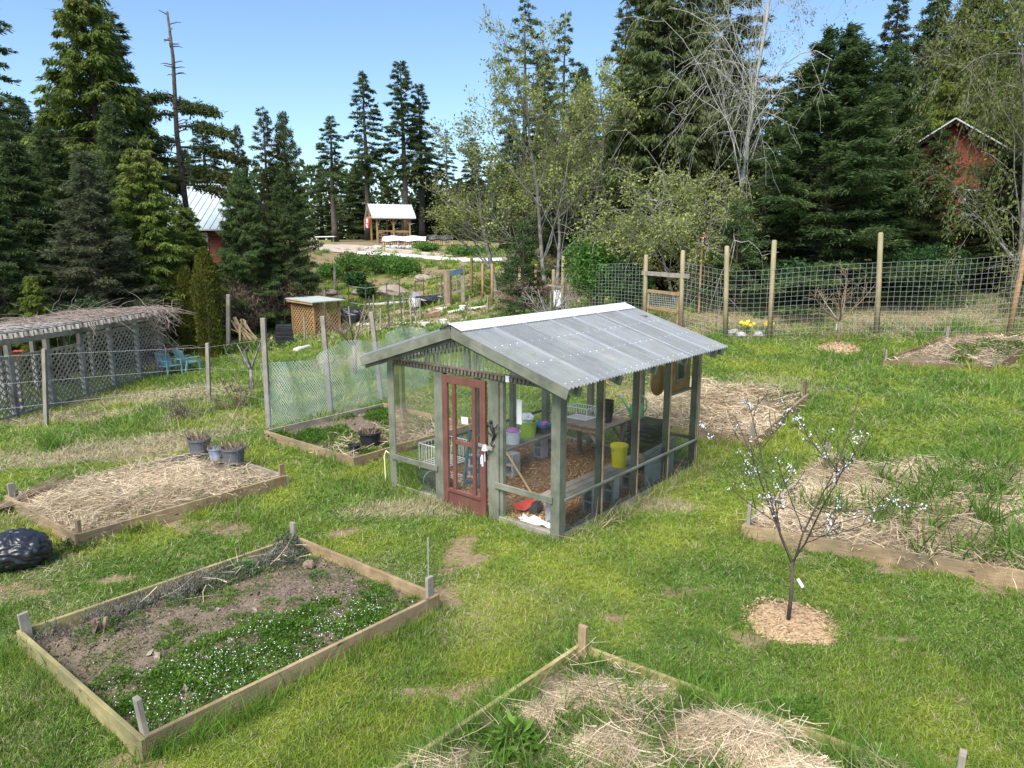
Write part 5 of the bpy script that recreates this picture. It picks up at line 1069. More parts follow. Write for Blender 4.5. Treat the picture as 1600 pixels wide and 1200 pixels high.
t, *_ = fruit('fruit_tree', "bare dark fruit tree on a mulch mound before the wire fence", 1308, 545, 415, PF2, 62, .04, 2, .34, heads=6, open_=1.1); part('label_tag', WHITE, lambda b: b.bar((-.10, -.05, .75), (-.10, -.05, .58), .07, .006, up=(1, 0, 0)), t)
fruit('fruit_tree', "pale barked young fruit tree left of the teal netting", 394, 612, 540, dict(PF2, n=[3, 2, 2]), 63, .05, 1, .4, heads=5, open_=.9, bark=BARKG, mul=1.25)
fruit('fruit_tree', "dark bare fruit tree behind the teal netting's middle", 555, 588, 470, PF2, 64, .06, 1, .42, heads=5, open_=.95)
fruit('fruit_tree', "bare bushy fruit tree behind the roof ridge near the round posts", 858, 520, 420, PF2, 65, .05, 2, .15, heads=7, open_=1.3, bark=BARKG)
fruit('fruit_tree', "thin bare sapling left of the white buckets in the fenced plots", 650, 520, 440, dict(PF2, n=[3, 2, 2]), 66, .04, 1, .35, heads=3, open_=.5, bark=BARKG)
for nm, (mx, my, mr), lb in (('mulch_ring', MULCH['blossom'], "pale wood chip ring under the blossoming tree"), ('mulch_mound', MULCH['fence'], "pale mulch mound under the bare tree by the wire fence")):
    n, m = 40, 12; b = MB(); hh = .03 if 'ring' in nm else .20; vs = []; fs = []
    for i in range(m+1):
        for j in range(n):
            a = 2*PI*j/n; rr = mr*i/m*(1+.18*(float(vnoise(math.cos(a)*2+3, math.sin(a)*2+mx, 5))-.5)*2); x, y = mx+rr*math.cos(a), my+rr*math.sin(a); vs.append((x, y, T(x, y)+hh*(1-(i/m)**2)+.012*random.random()-.025*(i == m)+.008))
    for i in range(m):
        for j in range(n): fs.append((i*n+j, i*n+(j+1) % n, (i+1)*n+(j+1) % n, (i+1)*n+j))
    b.add(vs, fs); tag(b.build(nm, MULCHP, None, True), kind='structure')
    n = 1500; a = RNG.uniform(0, 6.28, n); rr = mr*np.sqrt(RNG.uniform(0, 1.1, n)); x, y = mx+rr*np.cos(a), my+rr*np.sin(a); chips('mulch_chips', lb, np.stack([x, y, terr(x, y)+hh*np.clip(1-(rr/mr)**2, 0, 1)+.02], 1), MULCHP, .035 if mr < .5 else .06, RNG)
for px, py, r, h, lb, sd in ((285, 660, .55, .55, "low brown leafless shrub with few green buds beyond the pot bed", 1), (375, 640, .6, .6, "reddish twiggy shrub beside the pale young fruit tree", 2)):
    rg = np.random.default_rng(sd+90); tm = MB(); tips = []
    for i in range(16): branches(tm, rg, np.array([rg.normal(0, .06), rg.normal(0, .06), -.02]), unit(np.array([rg.normal(0, .6), rg.normal(0, .6), 1.])), h*rg.uniform(.9, 1.5), .011, 1, dict(PF2, n=[4, 2]), tips)
    t = thing('bare_shrub', lb, 'shrub', gp(px, py)); tm.build('stems', DEAD, t); npobj('buds', *tip_leaves(rg, tips, 7 if sd == 1 else 2, .045, .03), HERB, t)

def crumbs(idx, n, label):
    P = on_bed(idx, rgp.uniform(.01, .99, n), rgp.uniform(.01, .99, n), .004); D = unit(rgp.normal(size=(n, 3))); Lc = rgp.exponential(.012, n)+.006
    return tag(npobj('soil_crumbs', *rhombs(P, D, Lc, Lc*.8, unit(np.cross(D, rgp.normal(size=(n, 3))))), pmat("soil_crumb", (.07, .055, .043), (.26, .215, .17), 30, .95, rnd=.5, coord='World')), label, 'soil', kind='stuff')
crumbs(1, 9000, "crumbly grey brown soil of the nearest bed"); crumbs(2, 3500, "crumbly soil of the netted bed"); crumbs(5, 3000, "crumbly soil of the brown bed by the fence")
# ------------------------------------------------------------------ fences
def lin(p, q, n): return [p.lerp(q, i/n) for i in range(n+1)]
DF = [(1590, 520, 374, 21.5, POSTO, 9), (1380, 522, 363, 22, POSTW, -9), (1210, 528, 375, 22.5, POSTW, -3), (1140, 532, 384, 23, POSTW, -6), (1068, 512, 391, 24.5, POSTW, -2), (1010, 500, 398, 26, POSTW, -1),
      (880, 490, 397, 29.5, POSTW, 0), (865, 485, 421, 30.5, POSTW, 0), (837, 480, 413, 32.5, POSTO, 0), (812, 478, 415, 34.5, POSTW, 0), (787, 475, 414, 37, POSTW, 0), (769, 470, 412, 39, POSTO, 0), (754, 465, 412, 41.5, POSTO, 0), (737, 460, 402, 44, POSTO, 0)]
bases = []
f = thing('deer_fence', "tall wire mesh fence on round wooden posts along the lawn's far side", 'fence', gy(1210, 22.5))
fo = f.location
for px, pb, pt, Yp, mt, dx in DF:
    b_ = gy(px, Yp); top = aty(px, pt, Yp); h = top.z-b_.z; bases.append((b_, h))
    part('post', mt, lambda b: b.tube([b_-fo+Vector((0, 0, -.15)), b_-fo+Vector((dx/FPX*Yp*.5, 0, h*.5)), b_-fo+Vector((dx/FPX*Yp, 0, h-.04)), b_-fo+Vector((dx/FPX*Yp, 0, h))], [.085, .08, .075, .05], 10), f, True)
def wire_mesh(b, p, q, h0, h1, ncol, nrow, r):
    c = lin(p, q, ncol)
    for k in c:
        z0 = T(k.x, k.y); b.bar((k.x, k.y, z0+.02), (k.x, k.y, z0+(h0+(h1-h0)*((k-p).length/(q-p).length))), r, r)
    for j in range(nrow+1):
        for i in range(0, ncol, 3):
            a, e = c[i], c[min(i+3, ncol)]
            ta, te = (a-p).length/(q-p).length, (e-p).length/(q-p).length; za, ze = T(a.x, a.y), T(e.x, e.y); hh = j/nrow
            b.bar((a.x, a.y, za+.02+(h0+(h1-h0)*ta-.02)*hh), (e.x, e.y, ze+.02+(h0+(h1-h0)*te-.02)*hh), r, r)
WIREM = pmat("bright_fence_wire", (.26, .27, .26), (.36, .36, .34), 5, .7, metal=.0)
mesh_h = [2.62, 2.25, 2.2, 2.2, 2.25, 2.0, 1.7]
for i in range(6):
    if i == 4: continue
    (p, h1), (q, h2) = bases[i], bases[i+1]; a = min(mesh_h[i], h1); e = min(mesh_h[i+1], h2)
    if i == 0: p = p+(p-q).normalized()*4.5
    nc = int((q-p).length/.17); b = MB()
    wire_mesh(b, p-fo, q-fo, a, e, nc, 15, .011) if False else None
    off = Vector((0, -.09, 0)); b = MB(); wire_mesh(b, p+off, q+off, a, e, nc, 15, .0055); o = b.build('wire_mesh', WIREM, f); o.location = -fo
for i in range(6, 13):
    p, q = bases[i][0], bases[i+1][0]; b = MB()
    for hz in (2.0, 1.5, 1.0, .5): b.tube([v+Vector((0, 0, hz+(-.08 if 0 < k < 4 else 0))) for k, v in enumerate(lin(p, q, 4))], .008, 4)
    o = b.build('strand_wires', WIREM, f); o.location = -fo
f.rotation_euler = (0, 0, 0)
# wooden gate between the two gate posts
(p, h1), (q, h2) = bases[5], bases[4]; gz = p.z
t = thing('garden_gate', "rustic wooden gate with wire panel under a crossbar in the wire fence", 'gate', p); d = (q-p); d.z = 0; dn = d.normalized(); Lg = d.length
at_ = lambda s, z, off=-.1: dn*(Lg*s)+Vector((0, off, z))
gzp = lambda py: aty(1040, py, 25.2).z-gz
part('crossbar', GREYW, lambda b: b.bar(at_(-.14, gzp(428)), at_(1.14, gzp(430)), .05, .15), t, bevel=.005)
part('gate_frame', RAWW, lambda b: [b.bar(at_(.04, gzp(456), -.12), at_(.9, gzp(458), -.12), .05, .11), b.bar(at_(.04, gzp(482), -.12), at_(.9, gzp(484), -.12), .05, .11), b.bar(at_(.07, gzp(512), -.06), at_(.07, gzp(454), -.06), .10, .05), b.bar(at_(.88, gzp(518), -.06), at_(.88, gzp(454), -.06), .10, .05)], t, bevel=.005)
part('wire_panel', METAL, lambda b: [b.tube([at_(.1+.78*i/16, gzp(482), -.09), at_(.1+.78*i/16, gzp(458), -.09)], .005, 4) for i in range(17)]+[b.tube([at_(.1, gzp(482-24*j/7), -.09), at_(.88, gzp(482-24*j/7), -.09)], .005, 4) for j in range(8)], t)
# teal netting on three leaning stakes
def net_mat():
    m, nt, b, out = nodes_of("teal_white_netting"); tc = N(nt, "ShaderNodeTexCoord"); sep = N(nt, "ShaderNodeSeparateXYZ"); nt.links.new(tc.outputs["UV"], sep.inputs[0]); fac = None
    for sg in (1, -1):
        a = N(nt, "ShaderNodeMath", operation='MULTIPLY_ADD'); nt.links.new(sep.outputs[0], a.inputs[0]); a.inputs[1].default_value = sg; nt.links.new(sep.outputs[1], a.inputs[2])
        s_ = N(nt, "ShaderNodeMath", operation='PINGPONG'); nt.links.new(a.outputs[0], s_.inputs[0]); s_.inputs[1].default_value = .038
        c = N(nt, "ShaderNodeMath", operation='LESS_THAN'); nt.links.new(s_.outputs[0], c.inputs[0]); c.inputs[1].default_value = .0062
        if fac is None: fac = c.outputs[0]
        else: x = N(nt, "ShaderNodeMath", operation='MAXIMUM'); nt.links.new(fac, x.inputs[0]); nt.links.new(c.outputs[0], x.inputs[1]); fac = x.outputs[0]
    col = mixc(nt, ramp(nt, noise(nt, tc.outputs["UV"], 2.2, 4), .45, .66), (.74, .77, .76), (.52, .66, .64)); nt.links.new(col, b.inputs["Base Color"]); b.inputs["Roughness"].default_value = .5
    tr = N(nt, "ShaderNodeBsdfTransparent"); mx = N(nt, "ShaderNodeMixShader"); nt.links.new(fac, mx.inputs[0]); nt.links.new(tr.outputs[0], mx.inputs[1]); nt.links.new(b.outputs[0], mx.inputs[2]); nt.links.new(mx.outputs[0], out.inputs[0]); return m
NETM = net_mat()
P3 = [(420, 670, 411, 497), (518, 650, 504, 494), (597, 628, 580, 487)]
nb = [gp(a, b) for a, b, _, _ in P3]; t = thing('net_fence', "teal and white netting sagging between grey leaning stakes behind the netted bed", 'fence', nb[0])
for (a, b0, c, d0), n_ in zip(P3, nb):
    tp = aty(c, d0, n_.y); part('stake', GREYW, lambda b: b.bar(n_-nb[0]+Vector((0, 0, -.1)), tp-nb[0], .095, .095), t, bevel=.006)
def netting(b):
    far = nb[2]+(nb[2]-nb[1])*1.1; path = [nb[0], nb[1], nb[2], far]; cols = 48; rows = 14; vs = []; uvs = []; fs = []
    for i in range(cols+1):
        s = i/cols*3; k = min(int(s), 2); p = path[k].lerp(path[k+1], s-k); s1 = s/3
        top = np.interp(s, [0, .8, 1.15, 1.6, 2.0, 2.4, 3], [1.38, 1.32, 1.62, 1.60, 1.45, 1.75, 1.5])
        for j in range(rows+1):
            r = j/rows; vs.append((p.x-nb[0].x+.08*math.sin(i*.9+j*.3)*r, p.y-nb[0].y-.10+.07*math.sin(i*.63)*r, T(p.x, p.y)-nb[0].z+.02+top*r)); uvs.append((s1*8.2, top*r))
    for i in range(cols):
        for j in range(rows): a = i*(rows+1)+j; fs.append((a, a+rows+1, a+rows+2, a+1))
    b.add(vs, fs, [[uvs[i] for i in f_] for f_ in fs])
part('netting', NETM, netting, t, True)
# thin wire fence on grey stakes across the left lawn
t = None; wp = []
for px, pb, pt in ((72, 668, 545), (327, 632, 536)):
    b_ = gp(px, pb); tp = aty(px-3, pt, b_.y)
    if t is None: t = thing('wire_fence', "thin strand wire fence on grey stakes across the left lawn", 'fence', b_); o0 = b_
    part('stake', GREYW, lambda b: b.bar(b_-o0+Vector((0, 0, -.1)), tp-o0, .085, .085), t, bevel=.006); wp.append((b_-o0, tp-o0))
e0 = (wp[0][0]-(wp[1][0]-wp[0][0])*.3, wp[0][1]-(wp[1][1]-wp[0][1])*.3); e1 = (nb[0]-o0, aty(411, 520, nb[0].y)-o0)
part('strand_wires', METAL, lambda b: [b.tube([a.lerp(c, k) for a, c in (e0, wp[0], wp[1], e1)], .0022, 4) for k in (.3, .6, .93)], t)
# ------------------------------------------------------------------ pergola with lattice, vine, bird house, chairs
A, B = gp(20, 657), gp(256, 584); A = A+(A-B).normalized()*1.2; AB = B-A; Lp = AB.length; px_ = AB.normalized(); pn = Vector((-px_.y, px_.x, 0)).normalized(); pn = pn if pn.x < 0 else -pn
WGREY = pmat("silver_weathered_timber", (.33, .30, .265), (.48, .445, .40), 5, .9, bump=.2, grain=18, c3=(.20, .18, .16))
WBROWN = pmat("brown_weathered_lattice", (.34, .30, .25), (.48, .435, .37), 5, .9, grain=14)
t = thing('pergola', "long weathered timber pergola with diagonal lattice panels", 'pergola', A); perg = t
pp = lambda s, off, z: px_*(Lp*s)+pn*off+Vector((0, 0, z+(T(*(A+px_*(Lp*s)+pn*off).xy)-A.z)))
SP = np.linspace(0, 1, 7); ZT = 2.05
for s in SP:
    for off in (0, 2.6): part('post', WGREY, lambda b: b.bar(pp(s, off, -.1), pp(s, off, ZT), .12 if off else .14, .12), t, bevel=.006)
for off in (-.08, 2.6): part('beam', WGREY, lambda b: [b.bar(pp(a, off, ZT-.02), pp(e, off, ZT-.02), .05, .16) for a, e in zip(SP[:-1], SP[1:])], t)
for i in range(25): 
    s = -.01+1.02*i/24; part('rafter', WGREY, lambda b: b.bar(pp(s, -.55, ZT+.13), pp(s, 3.15, ZT+.16+random.uniform(-.02, .02)), .05, .13), t, bevel=.004)
for i in range(8): part('slat', WGREY, lambda b: [b.bar(pp(a, -.4+.5*i, ZT+.215), pp(e, -.4+.5*i, ZT+.215), .06, .03) for a, e in zip(SP[:-1], SP[1:])], t)
for k in range(6):
    def lat(b, s0=SP[k]+.008, s1=SP[k+1]-.008, zt=1.62 if k < 3 else 1.85):
        w_ = (s1-s0)*Lp; z0 = .12
        for sg in (1, -1):
            nn = int((w_+zt)/.19)
            for i in range(-1, nn+1):
                c0 = i*.19; x0, x1 = (max(c0-(zt-z0), 0), min(c0, w_)); 
                if x1-x0 < .05: continue
                za, zb = z0+(c0-x0), z0+(c0-x1); xa, xb = (x0, x1) if sg == 1 else (w_-x0, w_-x1)
                f_ = lambda x, z, o: pp(s0+x/Lp, o, z); b.bar(f_(xa, za, -.012*sg), f_(xb, zb, -.012*sg), .010, .042, up=pn.cross(Vector((0, 0, 1))) if False else (0, 0, 1))
        for z in (z0, zt): b.bar(pp(s0, -.03, z), pp(s1, -.03, z), .03, .07)
    part('lattice_panel', WBROWN, lat, t)
rg = np.random.default_rng(8); vb = MB()
for i in range(620):
    s = 1-abs(rg.normal(0, .27)); s = s if s > .12 else rg.uniform(.4, 1); p0 = pp(s, rg.uniform(-.6, 3), ZT+.22+rg.uniform(0, .15)); d = rdirs(rg, 1)[0]*np.array([1, 1, .15]); pts_ = [np.array(p0)]
    for k in range(5): d = unit(d+rg.normal(0, .4, 3)*np.array([1, 1, .22])-np.array([0, 0, .07])); pts_.append(pts_[-1]+d*rg.uniform(.12, .32))
    vb.tube(pts_, [.009, .008, .007, .005, .004, .003], 4, cap=False)
for i in range(120):
    s = rg.uniform(.86, 1.02); p0 = np.array(pp(s, rg.uniform(-.6, -.1), rg.uniform(.3, 2.3))); d = rdirs(rg, 1)[0]; pts_ = [p0]
    for k in range(4): d = unit(d+rg.normal(0, .5, 3)+np.array([0, 0, -.2])); pts_.append(pts_[-1]+d*rg.uniform(.12, .3))
    vb.tube(pts_, [.010, .009, .008, .006, .004], 4, cap=False)
vine = vb.build('dead_vine', pmat("dead_vine_stems", (.22, .17, .14), (.36, .29, .25), 2, .9), None); vine.location = A; tag(vine, "tangle of dead leafless vine over the pergola's far end", 'vine')
for px, pb, pt, lb in ((35, 648, 560, "grey post in front of the pergola carrying the bird house"),):
    b_ = gp(px, pb); tp = aty(27, 562, b_.y); g = thing('garden_post', lb, 'post', b_); part('post', WGREY, lambda b: b.bar((0, 0, -.1), tp-b_, .10, .10), g, bevel=.006)
    g = thing('bird_house', "small orange bird house with red roof on a grey post", 'bird house', tp); part('box', OW, lambda b: b.box((0, 0, .0), .17, .17, .17), g, bevel=.004); part('roof', pmat("red_tin_roof", (.38, .07, .04), (.45, .1, .06), 4, .6), lambda b: [b.bar((-.13, y, .21), (.13, y, .21), .15, .02, up=(0, -y*4.5, 1)) for y in (-.06, .06)], g); part('perch', RAWW, lambda b: b.tube([(0, -.08, .05), (0, -.14, .05)], .008, 6), g)
def chair(label, px, py, rz, first=[]):
    if first: return dup(first[0], label, gp(px, py), rz)
    t = thing('garden_chair', label, 'chair', gp(px, py), rz, "teal plastic garden chairs"); first.append(t)
    part('seat', TEAL, lambda b: b.bar((0, -.24, .38), (0, .22, .34), .50, .035), t, bevel=.012)
    part('backrest', TEAL, lambda b: [b.bar((x, .22, .34), (x*1.12, .40, .86-.10*abs(x)*2), .088, .025, up=(0, 1, 0)) for x in np.linspace(-.2, .2, 5)]+[b.bar((-.24, .37, .80), (.24, .37, .80), .03, .05)], t, bevel=.008)
    for x in (-.27, .27):
        part('armrest', TEAL, lambda b: b.bar((x, -.26, .56), (x, .30, .55), .075, .03), t, bevel=.01)
        part('leg', TEAL, lambda b: b.bar((x, -.24, 0), (x, -.22, .55), .06, .05), t, bevel=.008); part('leg', TEAL, lambda b: b.bar((x*.95, .34, 0), (x, .22, .55), .06, .05), t, bevel=.008)
    return t
chair("teal plastic garden chair turned sideways, nearer the lattice", 267, 588, math.radians(62)); chair("teal plastic garden chair showing its back, nearer the arborvitae", 296, 582, math.radians(150))
# columnar arborvitae and the young yellow cedar
ARB = leafm("arborvitae_gold_green", (.10, .125, .022), (.18, .19, .035), (.2, .15, .04), scale=1.5)
def arb(label, px, py, top, wpx, seed):
    b_ = gp(px, py); H = aty(px, top, b_.y).z-b_.z; R_ = wpx/FPX*b_.y; rg = np.random.default_rng(seed); n = 9000; z = rg.uniform(.01, 1, n)**.9; pr = np.where(z < .55, .88+.12*z/.55, (1-((z-.55)/.45)**2.0)**.75+.03); a = rg.uniform(0, 6.28, n)
    rr = R_*pr*np.sqrt(rg.uniform(.45, 1, n))*(1+.18*(fbm(a*2, z*9, seed, 3)-.5)*2); Bq = np.stack([rr*np.cos(a), rr*np.sin(a), z*H], 1); D = unit(np.stack([np.cos(a)*.55, np.sin(a)*.55, np.ones(n)], 1)+rg.normal(0, .35, (n, 3))); Lq = rg.uniform(.07, .17, n)
    t = thing('arborvitae', label, 'arborvitae', b_, 0, "columnar arborvitae at the pergola's end"); part('trunk', BARK, lambda b: b.tube([(0, 0, -.1), (0, 0, H*.9)], [.09, .02], 7), t); npobj('foliage', *rhombs(Bq, D, Lq, Lq*.4, unit(np.cross(D, rg.normal(size=(n, 3))))), ARB, t)
arb("tallest of the three columnar arborvitae, gold green", 331, 560, 390, 20, 1); arb("middle arborvitae hugging the tallest one", 300, 556, 418, 14, 2); arb("smallest arborvitae next to the pergola's vine", 282, 556, 428, 12, 3)
b_, H = gy(45, 20.5), 2.9
t = conif('ycedar', "young bright yellow green cedar poking up behind the pergola", 46, 23, 425, 44)
t.scale = (t.scale[0]*.9, t.scale[1]*.9, t.scale[2])
# ------------------------------------------------------------------ fenced plots in the middle distance
LATO = pmat("orange_cedar_lattice", (.42, .25, .11), (.54, .35, .18), 4, .8)
b_ = gy(490, 36.5); t = thing('lattice_shed', "small lattice sided shed with pale flat roof in the fenced plots", 'shed', b_, math.radians(-38)); 
def lat2(b, x0, y0, x1, y1, h):
    p, q = Vector((x0, y0, 0)), Vector((x1, y1, 0)); w_ = (q-p).length; d = (q-p).normalized(); nrm = Vector((-d.y, d.x, 0))
    for sg in (1, -1):
        for i in range(int((w_+h)/.21)+1):
            c0 = i*.21; xa, xb = max(c0-h, 0), min(c0, w_)
            if xb-xa < .05: continue
            za, zb = c0-xa, c0-xb; 
            if sg == -1: xa, xb = w_-xa, w_-xb
            b.bar(p+d*xa+Vector((0, 0, za))+nrm*.01*sg, p+d*xb+Vector((0, 0, zb))+nrm*.01*sg, .012, .045)
sw, sdp, sh = 1.75, 1.55, 1.85
for x0, y0, x1, y1 in ((-sw/2, -sdp/2, sw/2, -sdp/2), (-sw/2, sdp/2, -sw/2, -sdp/2), (sw/2, -sdp/2, sw/2, sdp/2)): part('lattice_wall', LATO, lambda b: lat2(b, x0, y0, x1, y1, sh-.05), t)
for x in (-sw/2, sw/2):
    for y in (-sdp/2, sdp/2): part('post', POSTO, lambda b: b.bar((x, y, -.1), (x, y, sh), .10, .10), t)
part('roof', pmat("pale_green_sheet", (.34, .40, .37), (.44, .48, .45), 3, .6), lambda b: b.bar((-sw/2-.25, 0, sh+.12), (sw/2+.25, 0, sh+.02), sdp+.5, .05), t); part('fascia', LATO, lambda b: [b.bar((-sw/2-.2, -sdp/2-.2, sh+.05), (sw/2+.2, -sdp/2-.2, sh-.04), .03, .14)], t)
b_ = gy(438, 31); t = thing('compost_bin', "black plastic compost bin left of the netting", 'compost bin', b_, .3); part('body', BLACK, lambda b: [b.box((0, 0, k*.19), .82-.03*k, .82-.03*k, .185) for k in range(5)], t, bevel=.02); part('lid', BLACK, lambda b: b.box((0, 0, .95), .66, .66, .07), t, bevel=.02)
PL = pmat("fresh_lumber", (.55, .41, .22), (.66, .51, .30), 3, .8, grain=8)
def pile(label, px, Yp, n, spread, rgz, L_=1.8, lean=.9, seed=1):
    rr = random.Random(seed); t = thing('lumber_pile', label, 'lumber', gy(px, Yp)); part('planks', PL, lambda b: [b.bar((rr.uniform(-spread, spread), rr.uniform(-.3, .3), .03), (rr.uniform(-spread, spread)-rgz, rr.uniform(-.3, .3)+.3, L_*rr.uniform(.6, 1)*lean), .09, .03) for _ in range(n)], t)
pile("pile of pale leaning planks between the arborvitae and the bin", 385, 33, 14, .5, .9, 1.9, .7, 3); pile("sheaf of pale boards standing behind the lattice shed", 504, 39.5, 10, .18, .25, 2.6, 1, 4)
b_ = gy(543, 41); t = thing('black_tub', "black plastic sheeted heap right of the lattice shed", 'heap', b_); part('sheet', MATS["glossy_black_film"], lambda b: b.blob((0, 0, .42), 1.0, .6, .5, .12, 18, 10, 5), t); part('crates', BLACK, lambda b: [b.box((.4*i-.5, -.55, 0), .38, .4, .55, .1*i) for i in range(3)], t)
for px, Yp, lb in ((662, 32.5, "white bucket by the brown plot board"), (692, 33, "white bucket right of the brown plot board"), (722, 38.5, "white bucket at the foot of the plot gate"), (568, 38.5, "white crate beside the black sheeted heap"), (702, 42.5, "white bucket under the black tarp heap")):
    p = gy(px, Yp); t = thing('bucket', lb, 'bucket', p, 0, "white buckets in the fenced plots"); part('body', WHITE, lambda b: b.lathe((0, 0, 0), [(0, 0), (.15, 0), (.18, .37), (.2, .37), (.2, .41), (.17, .41), (.165, .34), (0, .34)], 16) if 'bucket' in lb else b.box((0, 0, 0), .9, .45, .25), t)
b_ = gy(676, 44); t = thing('tarp_heap', "black tarp heap with white tubs by the plot gate", 'heap', b_); part('tarp', MATS["glossy_black_film"], lambda b: b.blob((0, 0, .3), 1.5, .5, .35, .15, 18, 9, 7), t); part('tub', WHITE, lambda b: [b.lathe((-1.1, -.5, 0), [(0, 0), (.3, 0), (.36, .5), (.3, .5), (0, .4)], 12)], t)
LOGM = pmat("bleached_log", (.48, .44, .38), (.62, .58, .51), 3, .9, bump=.3)
for px, p1, q1, lb in ((0, (470, 527), (560, 512), "bleached log left of the netting's hump"), (0, (560, 510), (618, 498), "bleached log continuing right of the shed"), (0, (610, 510), (700, 508), "long pale log below the white buckets"), (0, (700, 492), (760, 482), "pale log leading towards the round posts"), (0, (462, 551), (485, 545), "short pale log in the grass by the bin"), (0, (560, 480), (640, 474), "thin pale edging log at the far plots"), (0, (390, 500), (440, 493), "grey log before the stick fence"), (0, (640, 492), (700, 484), "pale edging log beside the brown plot board")):
    a, c = gp(*p1), gp(*q1); t = thing('edging_log', lb, 'log', a, 0, "pale logs edging the plots"); part('log', LOGM, lambda b: b.tube([v-a+Vector((0, random.uniform(-.1, .1), .08)) for v in lin(a, c, 5)], [.12, .13, .12, .12, .11, .10], 8), t, True)
a, c = gp(664, 503), gp(690, 500); t = thing('plot_board', "brown board standing between the white buckets", 'board', a); part('board', BOARDD, lambda b: b.bar((0, 0, .2), c-a+Vector((0, 0, .2)), .05, .42), t)
for k, (px1, Y1, px2, Y2, wd) in enumerate([(600, 36, 735, 38, 1.1), (570, 40, 700, 41.5, 1.0), (560, 33, 640, 33.5, .9), (470, 43, 640, 44.5, .8), (720, 34.5, 800, 36, 1.0)]):
    p, q = gy(px1, Y1), gy(px2, Y2); d_ = (q-p).normalized(); n_ = Vector((-d_.y, d_.x, 0)); nn_ = 16; vs = []
    for i in range(nn_+1):
        c_ = p.lerp(q, i/nn_)
        for j in range(7): r_ = (j-3)/3; v_ = c_+n_*wd*r_*(.9+.2*random.random()); vs.append((v_.x, v_.y, T(v_.x, v_.y)+.03+.16*(1-r_*r_)+random.uniform(-.03, .03)*(abs(r_) < .9)))
    b = MB(); b.add(vs, [(i*7+j, i*7+j+1, (i+1)*7+j+1, (i+1)*7+j) for i in range(nn_) for j in range(6)]); o = b.build('soil_bed', pmat("reddish_plot_soil", (.20, .14, .10), (.34, .25, .18), 6, .95, bump=.8, coord='World'), None, True)
    tag(o, ["long reddish soil row below the plot gate", "reddish soil row behind the white buckets' logs", "short soil row just behind the netting's hump", "soil row behind the lattice shed roof", "soil row at the foot of the round posts"][k], 'soil row', "soil rows in the fenced plots")
    m_ = 26; PP = np.array([list(p.lerp(q, random.random())+n_*random.uniform(-.7, .7)*wd) for _ in range(m_)]); PP[:, 2] = terr(PP[:, 0], PP[:, 1])+.12; leafy('weeds', "green weeds on soil row %s" % ["below the plot gate", "behind the bucket logs", "behind the netting", "behind the shed", "by the round posts"][k], 'weeds', PP, RNG.uniform(.12, .3, m_), .2, 60, .10, WEED, kind='stuff')
# stick fence, T posts, plot gate
a, c = gp(386, 502), gp(498, 470); t = thing('stick_fence', "fence of pale bamboo sticks under a sagging wire below the brambles", 'fence', a)
part('sticks', pmat("bamboo_stick", (.36, .32, .20), (.50, .45, .29), 3, .8, rnd=.25), lambda b: [b.tube([v-a+Vector((0, 0, -.05)), v-a+Vector((random.uniform(-.08, .08), 0, 1.55*random.uniform(.75, 1.1)))], .028, 5) for v in lin(a, c, 38)], t); part('wire', METAL, lambda b: b.tube([v-a+Vector((0, 0, 1.9-.15*math.sin(PI*k/8))) for k, v in enumerate(lin(a, c, 8))], .014, 4), t)
for px, pb, pt in ((357, 548, 460), (523, 452, 415)): n_ = gp(px, pb); part('post', GREYW, lambda b: b.bar(n_-a, aty(px, pt, n_.y)-a, .15, .15), t)
TP = [(543, 46), (570, 45), (603, 46), (623, 47), (648, 45), (661, 46), (690, 44.5), (575, 38), (605, 35), (625, 33.5)]
a = gy(603, 46); t = thing('plot_fence', "sparse line of thin dark metal posts with strand wires around the plots", 'fence', a)
for px, Yp in TP: n_ = gy(px, Yp); part('post', pmat("dark_metal_post", (.05, .055, .05), (.08, .08, .07), 3, .7), lambda b: b.bar(n_-a, n_-a+Vector((0, 0, 1.75)), .055, .055), t)
part('strand_wires', METAL, lambda b: [b.tube([gy(px, Yp)-a+Vector((0, 0, z)) for px, Yp in TP[:7]], .012, 4) for z in (.6, 1.65)], t)
n_ = gy(648, 44.8); t = thing('round_marker', "small round blue grey disc on a plot post", 'marker', n_+Vector((0, -.06, .85))); part('disc', pmat("blue_grey_disc", (.28, .32, .45), (.4, .45, .55), 4, .5), lambda b: b.tube([(0, -.03, 0), (0, 0, 0)], .22, 14), t); part('clip', METAL, lambda b: b.tube([(0, .0, -.05), (0, .05, -.05)], .02, 5), t)
a = gy(699, 42); t = thing('plot_gate', "grey plot gate with dark blue top bar and one thick post", 'gate', a); e = gy(723, 42)-a
part('post', pmat("thick_brown_post", (.26, .19, .13), (.35, .27, .19), 3, .9, grain=9), lambda b: b.tube([(0, 0, -.1), (0, 0, 2.05)], .24, 10), t); part('post', GREYW, lambda b: b.bar(e, e+Vector((0, 0, 2.1)), .22, .2), t)
part('top_bar', DBLUE, lambda b: b.bar(Vector((.1, -.15, 1.85)), e+Vector((0, -.15, 1.85)), .05, .3), t); part('rail', GREYW, lambda b: [b.bar(Vector((.2, -.05, z)), e+Vector((0, -.05, z)), .05, .12) for z in (.75, 1.45)], t)
first = None
